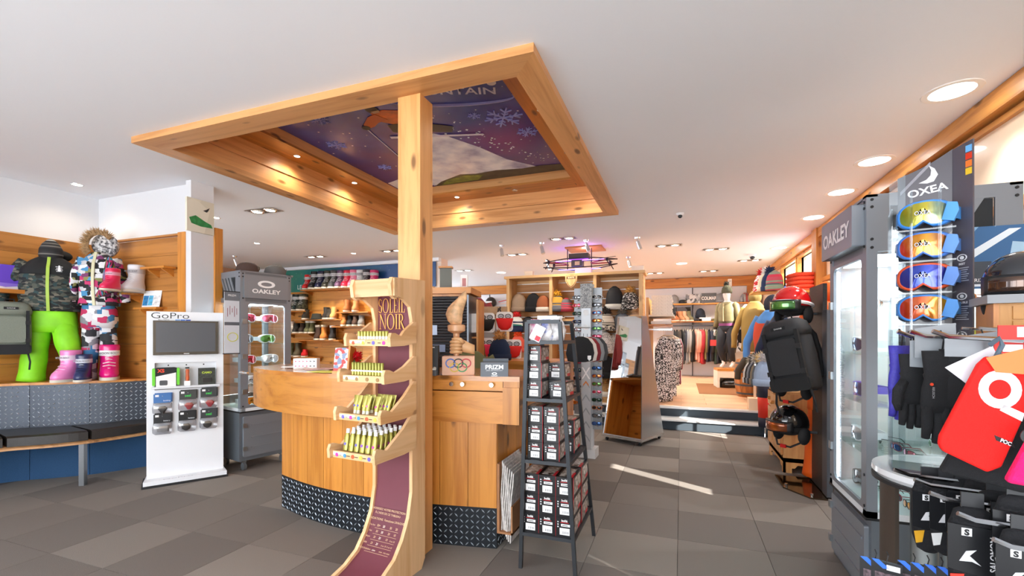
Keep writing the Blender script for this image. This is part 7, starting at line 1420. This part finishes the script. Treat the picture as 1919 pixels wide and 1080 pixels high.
sb(545, ZH, '6a6a4a', 'olive boot on the lowest shoe shelf', .22, 1.3); sb(559, ZH, '5a5440', 'khaki boot on the lowest shoe shelf', .22, 1.3); sb(572, ZH, 'c81e24', 'red shoe on the lowest shoe shelf', .14, 1.1)
# mural above the shoes
def mural_mat():
    m = N('mural_print'); tc = m.n('ShaderNodeTexCoord'); sp = m.n('ShaderNodeSeparateXYZ'); m.l(tc.outputs['Object'], sp.inputs[0]); no = m.n('ShaderNodeTexNoise', i_Scale=2.2, i_Detail=6.0); m.l(tc.outputs['Object'], no.inputs['Vector'])
    f = m.math('ADD', m.math('MULTIPLY', sp.outputs[0], .20), m.math('MULTIPLY', no.outputs[0], .55)); c = m.ramp(f, [(.0, C('3f7fa8')), (.12, C('9ab8a0')), (.28, C('3f8f7a')), (.45, C('1f7a78')), (.62, C('1f6a8a')), (.8, C('1f4f88'))])
    vo = m.n('ShaderNodeTexVoronoi', i_Scale=16.0); m.l(tc.outputs['Object'], vo.inputs['Vector']); m.l(m.mix(m.ramp(vo.outputs['Distance'], [(.06, (.6, .6, .6)), (.1, (0, 0, 0))]), c, C('c8e0d8')), m.b.inputs['Base Color']); m.b.inputs['Roughness'].default_value = .35; return m.m
MU = thing('mural', 'long teal and blue winter mural above the shoe shelves', 'mural', (-8.2, 7.565, 2.22)); MB().bx(-.95, 3.85, 0, .006, 0, .47).build('print_sheet', mural_mat(), MU)
b = MB(); b.prism([(2.3, .0), (2.35, .12), (2.5, .22), (2.62, .25), (2.75, .33), (2.9, .30), (3.05, .36), (3.2, .30), (3.22, .18), (3.1, .08), (3.0, .0)], -.002, 0, 'xz'); b.build('silhouette_print', M('1c4a86', .4), MU); b = MB(); b.tube([(1.5, -.001, .12), (2.1, -.001, .38), (2.9, -.001, .10)], .006, 4); b.build('line_print', M('8ab8c0', .4), MU)
text('LE JEU', .13, M('e4f0ec', .4), MU, (.64, -.001, .06), bold=.01)
# ================================================================== on the counter
CZ = 1.0505
q = P(852, 698, 2.82); TO = thing('torch_sculpture', 'carved wooden torch held by a hand on a block with five coloured rings', 'sculpture', (q.x, q.y + .06, CZ), YAW + .06)
PW = wood('z', 'd8a67c', 'c08a5c', .4, .2); MB().rbx(-.10, .10, -.055, .055, 0, .118, .006).build('block', M('d09a78', .4, var=.12, bscale=9), TO)
for x, z, c in ((-.048, .074, '3f6fc8'), (0, .074, '2a2a2a'), (.048, .074, 'c83a48'), (-.024, .048, 'd8b840'), (.024, .048, '3f9a5a')): b = MB(); b.tube([(x + .028 * cos(a), -.058, z + .026 * sin(a)) for a in [2 * pi * k / 24 for k in range(24)]], .0036, 6, closed=True); b.build('ring', M(c, .35), TO, True)
MB().loft([ring(-.015, 0, z, r, r, 16) for z, r in ((.11, .018), (.20, .018), (.26, .021))]).build('handle', PW, TO, True); MB().lathe([(.02, .258), (.045, .27), (.055, .275), (.056, .31), (.045, .315), (.001, .315)], 24, (-.015, 0, 0)).build('cup', PW, TO, True)
b = MB(); fl = [(.31, -.015, .030), (.34, -.022, .046), (.38, -.026, .054), (.42, -.018, .052), (.45, -.002, .044), (.48, .018, .030), (.51, .032, .016), (.53, .040, .003)]; b.loft([ring(x, 0, z, r, r * .6, 18, f=lambda a, z=z: 1 + .07 * sin(3 * a + 30 * z)) for z, x, r in fl]); b.build('flame', M('dcb184', .45, var=.35, bscale=26), TO, 2)
SKW = M('d8a878', .4)
b = MB(); b.loft([[(x, y * 1.0, z) for x, y, z in rr_] for rr_ in [[(cx + .0, .03 * cos(a) * k, cz + .042 * sin(a) * k) for a in [2 * pi * i / 14 for i in range(14)]] for cx, cz, k in ((.10, .155, .75), (.07, .165, .8), (.035, .178, .95), (.01, .182, .95), (-.0, .182, .6))]]); b.build('hand_back', SKW, TO, 2)
for k in range(4): z = .205 - k * .021; b = MB(); b.tube([(.02, -.024, z), (-.012, -.036, z + .002), (-.040, -.026, z), (-.048, -.005, z - .001), (-.036, .014, z - .002), (-.018, .020, z - .002)], [.0115, .0122, .0115, .0105, .0095, .008], 9); b.build('finger', SKW, TO, 2)
b = MB(); b.tube([(.03, -.02, .20), (.01, -.034, .222), (-.018, -.034, .228), (-.040, -.024, .222)], [.015, .013, .012, .008], 9); b.build('thumb', SKW, TO, 2)
def carton(name, lab, cat, q, rz, w_, d_, h_, m): t = thing(name, lab, cat, (q.x, q.y, CZ), rz); MB().bx(-w_ / 2, w_ / 2, 0, d_, 0, h_).build('carton', m, t); return t
GRB = M('5a6068', .45); t = carton('lens_box', 'dark grey display carton with white lettering at the right of the counter top', 'box', P(927, 700, 2.72), YAW + .02, .165, .085, .085, GRB); text('PRIZM', .036, M('f2f4f6', .4), t, (0, -.001, .045), sx=1.1, bold=.03); text('LENS TECHNOLOGY', .009, M('e4e6ea', .4), t, (0, -.001, .034), sx=1.2)
b = MB(); [b.prism([(.016 * cos(a), .008 * sin(a)), (.016 * cos(a2), .008 * sin(a2)), (.009 * cos(a2), .004 * sin(a2)), (.009 * cos(a), .004 * sin(a))], -.001, 0, 'xz') for a, a2 in [(2 * pi * k / 16, 2 * pi * (k + 1) / 16) for k in range(16)]]; b.build('emblem_ring', M('f2f4f6', .4), t, loc=(0, 0, .018)); text('OAKLEY', .008, M('f2f4f6', .4), t, (0, -.001, .002), sx=1.3, bold=.03)
MB().bx(-.07, .085, .06, .08, .085, .105).build('raised_flap', M('4a5058', .5), t); MB().bx(-.0835, -.0825, 0, .085, 0, .085).build('dark_side', BLACK, t)
t = carton('black_box', 'slim black box standing beside the wooden post on the counter', 'box', P(812, 700, 2.80), YAW, .06, .06, .185, M('1c1d20', .5)); MB().bx(-.01, .01, -.001, 0, .17, .175).build('white_print', STK, t); MB().rbx(-.026, .026, -.025, 0, .0, .035, .006).build('charger', M('2a2b2e', .3), t); MB().cyl((-.012, -.026, .038), (-.012, -.012, .045), .011, n=12).cyl((.012, -.026, .038), (.012, -.012, .045), .011, n=12).build('white_knob', M('e0e4e0', .3), t, kind='stuff')
# left end of the counter
t = carton('voucher_box', 'white carton with red and black printed rows on the left counter top', 'box', P(572, 681, 3.35), YAW + .12, .165, .08, .075, M('f2f0ee', .5))
for i in range(6):
    for j in range(2): b = MB(); b.prism([(-.07 + i * .026, .014 + j * .035), (-.056 + i * .026, .02 + j * .035), (-.07 + i * .026, .026 + j * .035)], -.001, 0, 'xz'); b.build('arrow_print', M('d85a7a' if i < 4 else '3a3a40', .5), t)
for k, (px, py, d, c, lab, rz) in enumerate(((585, 687, 3.15, 'e8e4e0', 'white brochure lying on the left counter top', .5), (612, 686, 3.05, 'e8d83a', 'yellow brochure lying on the counter top', .2), (600, 684, 3.25, 'd8a8a0', 'red printed brochure under the yellow one', .9), (560, 684, 3.4, 'f4f2f0', 'stack of white sheets near the counter end', .1))):
    q = P(px, py, d); t = MB(); t.bx(-.10, .10, -.065, .065, 0, .003); o = t.build('brochure', M(c, .4, var=.3 if k == 2 else 0, bscale=40), None, loc=(q.x, q.y, CZ + .0035 * k), rot=(0, 0, rz)); tag(o, lab, 'brochure')
q = P(638, 690, 2.92); t = thing('brochure_stand', 'wooden brochure stand leaning beside the display stand on the counter', 'stand', (q.x, q.y, CZ), YAW - .1); MB().bx(-.05, .05, -.01, .05, 0, .02).build('foot', W_X, t); MB().bx(-.05, .05, .0, .008, .0, .15).build('brochure', palette('brochure', ['e8e4e0', 'd85a5a', '8a9ab8', 'f0eeee', 'c8c8c8'], 40), t, rot=(-.25, 0, .1), loc=(0, .01, .02)); MB().bx(.05, .062, -.02, .06, 0, .18).build('side_board', W_Z, t, rot=(-.2, 0, 0))
q = P(665, 690, 3.0); t = thing('christmas_pot', 'small pot of red berries and green sprigs behind the display stand', 'plant', (q.x, q.y, CZ)); MB().lathe([(.001, 0), (.03, 0), (.04, .05), (.001, .05)], 14).build('pot', M('c8ccd0', .3, .5), t, True); fur('red_berries', (0, 0, .105), .045, M('c8141c', .4), t, n=220, ln=.3, thin=.16)['kind'] = 'stuff'; fur('green_sprigs', (0, 0, .07), .04, M('2a6a2a', .6), t, n=120, ln=.6, thin=.1)['kind'] = 'stuff'
# ================================================================== behind the counter
q = P(842, 628, 3.75); TC = thing('tambour_cabinet', 'tall black slatted shutter cabinet with wooden top behind the counter', 'cabinet', (q.x, q.y, 0), YAW - .12)
MB().bx(-.30, .15, .02, .4, 0, 1.64).build('carcass', BW_Z, TC)
for k in range(46): MB().cyl((-.30, .012, .55 + k * .0235), (.15, .012, .55 + k * .0235), .0118, n=6).build('shutter_slat', M('26262a', .4), TC)
MB().bx(.15, .165, -.0, .4, 0, 1.63).build('steel_edge', M('6a7078', .3, .6), TC); MB().bx(-.32, .19, -.03, .42, 1.64, 1.69).build('wood_top', BW_X, TC)
for k in range(5): MB().bx(.165, .215, .12, .4, .7 + k * .19, .715 + k * .19).build('side_shelf', BW_X, TC)
MB().bx(.205, .22, .12, .4, .5, 1.60).build('side_upright', BW_Z, TC); MB().bx(.165, .205, .11, .12, 1.32, 1.48).build('sheet_print', STK, TC); MB().bx(-.14, -.10, -.004, 0, 1.30, 1.38).build('sticker', M('a8b8d0', .5), TC); MB().bx(-.16, -.03, -.006, 0, 1.16, 1.22).build('display', M('1a2a5a', .3), TC)
q = P(834, 545, 3.9); t = thing('flat_monitor', 'dark flat panel with wooden lid standing on the shutter cabinet', 'monitor', (q.x - .02, q.y + .05, 1.6905), YAW); MB().bx(-.05, .05, 0, .04, 0, .19).build('panel', M('5a5c52', .4), t); MB().bx(-.06, .06, -.02, .06, .19, .205).build('wood_lid', BW_X, t)
q = P(856, 545, 3.85); t = thing('light_box', 'small white printed carton on the shutter cabinet', 'box', (q.x + .02, q.y + .1, 1.6905), YAW); MB().bx(-.03, .03, 0, .05, 0, .13).build('carton', M('eceae8', .5), t); MB().bx(-.015, .018, -.001, 0, .03, .10).build('red_print', M('b87a7a', .5), t)
BD = thing('rear_desk', 'wooden rear desk behind the sales counter under the mask display', 'desk', (-1.75, 3.95, 0)); MB().bx(-.75, .75, 0, .55, 1.02, 1.06).build('desk_top', BW_X, BD); MB().bx(-.74, .74, .02, .06, .0, 1.02).build('front_board', BW_X, BD)
for x in (-.74, .70): MB().bx(x, x + .04, .06, .53, 0, 1.02).build('side_board', BW_Z, BD)
# face warmers on their stand
q = P(928, 628, 4.75); MS = thing('mask_stand', 'kraft board stand with hooks full of face warmers behind the counter', 'display', (q.x, q.y, 0), YAW)
KR = M('b89a78', .8, var=.1, bscale=30); MB().bx(-.02, .02, .1, .14, 1.075, 1.55).build('pole', DGREY, MS); MB().bx(-.14, .14, .02, .22, 1.0605, 1.08).build('foot', DGREY, MS); MB().bx(-.16, .12, .06, .10, 1.09, 1.52).build('wire_panel', M('9a9a9a', .5), MS); MB().bx(-.13, .13, .05, .06, 1.38, 1.60).build('header_card', KR, MS); text('WANTHEAP', .048, M('3a2a20', .6), MS, (0, .048, 1.48), bold=.03, sx=.82); b = MB(); b.prism([(.02, .0), (.035, .0), (.045, .03), (.06, .0), (.07, .005), (.058, .04), (.065, .06), (.05, .07), (.04, .05), (.03, .06)], -.001, 0, 'xz'); b.build('figure_print', M('3a2a20', .6), MS, loc=(0, .049, 1.53))
for k, (px, py, c, lab) in enumerate(((912, 605, '131315', 'black face warmer on printed card, left of the upper row'), (946, 603, 'e01c1c', 'red face warmer on printed card, right of the upper row'), (911, 652, 'e82a58', 'pink face warmer on printed card, left of the lower row'), (962, 655, 'd8201c', 'scarlet face warmer on printed card, right of the lower row'))):
    t = thing('face_warmer', lab, 'mask', P(px, py, 4.62), YAW); MB().rbx(-.085, .085, 0, .004, -.10, .10, .03).build('face_card', M('f0f0f0', .5), t)
    for sx in (-1, 1): b = MB(); b.tube([(sx * .036 + .028 * cos(a), -.003, .055 + .020 * sin(a)) for a in [2 * pi * i / 16 for i in range(16)]], .004, 5, closed=True); b.build('goggle_print', M('2a2a30', .5), t); MB().rbx(sx * .036 - .02, sx * .036 + .02, -.002, 0, .045, .066, .008).build('lens_print', M('9aa0a8', .4), t)
    b = MB(); b.loft([ring(0, -.005, z, a, d_, 16, 2.2, f=lambda a_, z=z: 1 + .05 * sin(4 * a_ + 60 * z)) for z, a, d_ in ((-.085, .03, .015), (-.06, .062, .03), (-.02, .08, .04), (.02, .084, .035), (.034, .083, .02))]); b.build('cloth', M(c, .75), t, 2); text('STOP' if k % 2 else 'FACE', .018, M('3a3a40', .5), t, (.072, -.002, -.06), (pi / 2, -pi / 2, 0)); MB().cyl((0, .004, .09), (0, .13, .09), .004, n=5).build('hook', STEEL, t)
bean(P(937, 672, 4.35), YAW, 'navy beanie with tan fur pompom on the rear desk', M('1c2c4a', .95, bump=.6, bscale=300), None, M('b8824a', .95, var=.35, bscale=40), 1.0, 1.0).location.z = 1.0605
bean(P(890, 672, 4.3), YAW, 'green padded hood with tan fur pompom behind the torch', M('6a6440', .8), None, M('b8864a', .95, var=.35, bscale=40), .95, 1.2).location.z = 1.0605
t = thing('padded_coat', 'olive padded coat hanging behind the torch sculpture', 'jacket', P(884, 628, 3.62), YAW + .3); t.location.z = 0; jacket(t, .34, .2, .72, 1.17, M('5f6038', .65), None, .06, None, .25, seed=12)
t = thing('padded_coat', 'burgundy jacket hanging right of the shutter cabinet', 'jacket', P(893, 628, 5.2), YAW); t.location.z = 0; jacket(t, .34, .2, 1.15, 1.72, M('8a2a30', .65), None, .07, None, .22, seed=13)
# rear white wall things seen through the gap
t = thing('hanging_shelf', 'white shelf with round ornament on the far back wall', 'shelf', PY(922, 577, 12.37)); MB().bx(-.7, .5, -.25, 0, -.03, 0).build('board', M('e8d8c0', .5), t); MB().bx(-.6, -.58, -.2, 0, -.1, -.03).build('bracket', DGREY, t)
q = PY(920, 577, 12.2); t = thing('ball_ornament', 'round black ball ornament with white wording on the far shelf', 'ornament', (q.x, 12.22, q.z + .16)); b = MB(); b.ell((0, 0, 0), .155, 18, 12); b.build('ball', M('1f1c1a', .3), t, True); MB().bx(-.09, .09, -.16, -.14, -.02, .02).build('white_print', M('e0e0dc', .5), t)
t = thing('model_plane', 'red and white miniature ski model on the far back shelf', 'ornament', (q.x + .55, 12.2, q.z + .001)); MB().bx(-.02, .02, -.02, .02, 0, .12).build('stem', DGREY, t); b = MB(); b.tube([(-.3, 0, .16), (0, 0, .22), (.3, 0, .32)], .012, 6); b.build('red_ski', M('c83a3a', .4), t, True); b = MB(); b.tube([(-.28, 0, .10), (0, 0, .13), (.3, 0, .2)], .012, 6); b.build('pale_ski', M('e8c8c0', .4), t, True)
# ================================================================== ceiling fittings
def recess(x, y, lab, rot=0, w_=.42, d_=.19, power=22, on=(1, 1)):
    t = thing('recessed_light', lab, 'light', (x, y, H), rot, 'recessed twin ceiling lights')
    b = MB(); o = [(-w_ / 2, -d_ / 2), (w_ / 2, -d_ / 2), (w_ / 2, d_ / 2), (-w_ / 2, d_ / 2)]; i_ = [(x_ * .93, y_ * .84) for x_, y_ in o]; vs = [(p[0], p[1], -.006) for p in o] + [(p[0], p[1], -.008) for p in i_]; b.add(vs, [(j, 4 + j, 4 + (j + 1) % 4, (j + 1) % 4) for j in range(4)]); b.build('frame', M('c8c4be', .3, .7), t)
    MB().bx(-w_ * .465, w_ * .465, -d_ * .42, d_ * .42, -.0025, -.001).build('dark_well', M('6a5f58', .5), t)
    for s_, k in ((-1, 0), (1, 1)): MB().lathe([(.052, -.010), (.07, -.012), (.075, -.004)], 18, (s_ * w_ * .24, 0, 0)).build('lamp_ring', CHROME, t, True); MB().cyl((s_ * w_ * .24, 0, -.009), (s_ * w_ * .24, 0, -.003), .052, n=16).build('lamp_lens', LAMP if on[k] else M('d8d4cc', .2), t)
    if power: s = spot((0, 0, -.03), power * 2.0, (1, .88, .74), 1, 150, .08); s.parent = t
RL = [((495, 395), 'twin recessed ceiling light left of the wooden coffer', 45), ((592, 481), 'twin recessed ceiling light before the shoe wall, left', 60), ((735, 470), 'twin recessed ceiling light half hidden by the wooden post', 60), ((1055, 447), 'twin recessed ceiling light nearest behind the coffer', 20), ((970, 477), 'twin recessed ceiling light over the left hat bay', 45), ((1253, 460), 'twin recessed ceiling light over the raised floor front', 45), ((1342, 467), 'twin recessed ceiling light over the raised floor, right', 35), ((1228, 512), 'twin recessed ceiling light deep over the raised floor, left', 45), ((1328, 508), 'twin recessed ceiling light deep over the raised floor, right', 45), ((870, 507), 'twin recessed ceiling light behind the shutter cabinet', 50), ((1405, 488), 'twin recessed ceiling light close to the back right corner', 20)]
for (px, py), lab, pw in RL: q = PZ(px, py, H); recess(q.x, q.y, lab, 0, power=pw)
for k, (x, y) in enumerate(((1.51, 3.45), (1.51, 4.61), (1.52, 5.49), (1.53, 6.56), (1.53, 8.66))): downlight(.125, (x, y, H), 'large round white ceiling light, %s from the front along the right wall' % ordn(k), 45, LAMPW, M('f2f2f0', .5), 'large round lights along the right wall', 'downlight', (.97, .98, 1))
for px, py, lab in ((1278, 494, 'round white ceiling light over the raised floor middle'), (940, 511, 'round white ceiling light behind the mask stand')): q = PZ(px, py, H); downlight(.12, (q.x, q.y, H), lab, 50, LAMPW, M('f2f2f0', .5), None, 'downlight', (1, .95, .88))
for px, py, lab in ((145, 346, 'small round spotlight above the alcove bench'), (405, 408, 'small round spotlight behind the white column'), (482, 456, 'small round spotlight above the left show cabinet'), (663, 475, 'small round spotlight left of the post near the shoe wall')): q = PZ(px, py, H); downlight(.045, (q.x, q.y, H), lab, 6 if 'alcove' in lab else 25, LAMP, CHROME, None, 'recessed_spotlight')
for k, (px, py) in enumerate(((940, 460), (1015, 455), (1099, 450), (1195, 445), (1027, 488), (1178, 482), (440, 480))):
    q = PZ(px, py, H); t = thing('track_spot', 'chrome ceiling spot on a short stem, %s' % ('first from the left over the hat unit', 'second from the left over the hat unit', 'beside the hanging model frame', 'right of the hanging model frame', 'lit, over the middle hat bay', 'lit, over the right hat bay', 'with bent arm above the left cabinet')[k], 'light', (q.x, q.y, H), .3 * k)
    MB().lathe([(.001, 0), (.045, 0), (.04, -.02), (.001, -.022)][::-1], 16).build('ceiling_plate', CHROME, t, True); MB().cyl((0, 0, -.02), (0, 0, -.07), .008, n=8).build('stem', CHROME, t, True); MB().cyl((0, 0, -.06), (.03, -.03, -.175), .026, .030, n=14).build('spot_head', CHROME, t, True); MB().cyl((.03, -.03, -.176), (.0305, -.0305, -.178), .027, n=14).build('lens', LAMP if k in (4, 5) else M('e8e4de', .2), t)
    if k in (4, 5): s = spot((.035, -.035, -.19), 25, (1, .84, .64), .8, 110, .03); s.parent = t
q = PZ(1275, 400, H); t = thing('security_camera', 'small white dome camera on the ceiling', 'camera', (q.x, q.y, H)); MB().lathe([(.001, -.03), (.03, -.028), (.045, -.01), (.045, 0)], 18).build('base', M('e4e4e6', .4), t, True); b = MB(); b.ell((0, -.01, -.035), .026, 12, 8); b.build('lens_dome', M('2a2c30', .1), t, True)
q = PZ(1415, 480, H); t = thing('security_camera', 'second dome camera on the ceiling near the back right corner', 'camera', (1.2, 9.2, H)); MB().lathe([(.001, -.05), (.05, -.045), (.07, -.015), (.07, 0)], 18).build('base', M('e4e4e6', .4), t, True); b = MB(); b.ell((0, -.02, -.055), .04, 12, 8); b.build('lens_dome', M('2a2c30', .1), t, True)
q = PZ(1098, 466, H); t = thing('ceiling_plate', 'wooden mounting board on the ceiling above the hanging model frame', 'board', (q.x, q.y, H)); MB().bx(-.30, .30, -.24, .24, -.02, 0).build('board', W_X, t)
DR = thing('model_drone', 'black skeletal drone model hanging with violet lights from the ceiling board', 'drone', (q.x - .08, q.y - .12, H - .30)); DRB = M('1c1024', .4, .3)
for z in (0, .075):
    for sy in (-1, 1): b = MB(); b.tube([(-.62 + 1.24 * k / 10, sy * .17 * sin(pi * k / 10), z - .05 * sin(pi * k / 10) * (1 if z == 0 else -.6)) for k in range(11)], .008, 6); b.build('frame_tube', DRB, DR, True)
MB().bx(-.16, .16, -.09, .09, .10, .19).build('battery_box', M('2a1414', .4), DR); MB().bx(-.12, .06, -.08, .08, -.02, .08).build('body', M('3a2a3a', .4), DR); MB().bx(-.06, .02, -.082, -.08, 0, .06).build('pale_plate', M('c8a890', .5), DR)
for x in (-.2, .2): MB().cyl((x, 0, .19 if False else -.06), (x, 0, .30 - .021), .009, n=6).build('suspension_rod', DRB, DR)
for sx in (-1, 1):
    for sy in (-1, 1): 
        b = MB(); b.tube([(sx * .2, sy * .06, .03), (sx * .48, sy * .17, .05)], .01, 6); b.build('rotor_arm', M('8a1c2c', .4), DR); MB().cyl((sx * .48, sy * .17, .03), (sx * .48, sy * .17, .075), .022, n=10).build('motor', DRB, DR); MB().bx(-.16, .16, -.012, .012, 0, .004).build('rotor_blade', BLACK, DR, loc=(sx * .48, sy * .17, .078), rot=(0, 0, .5 * sx + sy)); b = MB(); b.tube([(sx * .48, sy * .17, .03), (sx * .53, sy * .19, -.06)], .008, 6); b.build('landing_leg', DRB, DR)
MB().bx(-.4, .4, -.006, .006, .085, .092).build('light_strip', M('a848ff', .5, emit=14), DR); MB().bx(-.35, .35, -.006, .006, -.062, -.056).build('light_strip', M('5a48ff', .5, emit=14), DR)
l = bpy.data.lights.new('violet_light', 'POINT'); l.energy = 5; l.color = (.75, .35, 1); l.shadow_soft_size = .05; o = bpy.data.objects.new('violet_light', l); COL.objects.link(o); o.parent = DR; o.location = (.1, 0, .24)
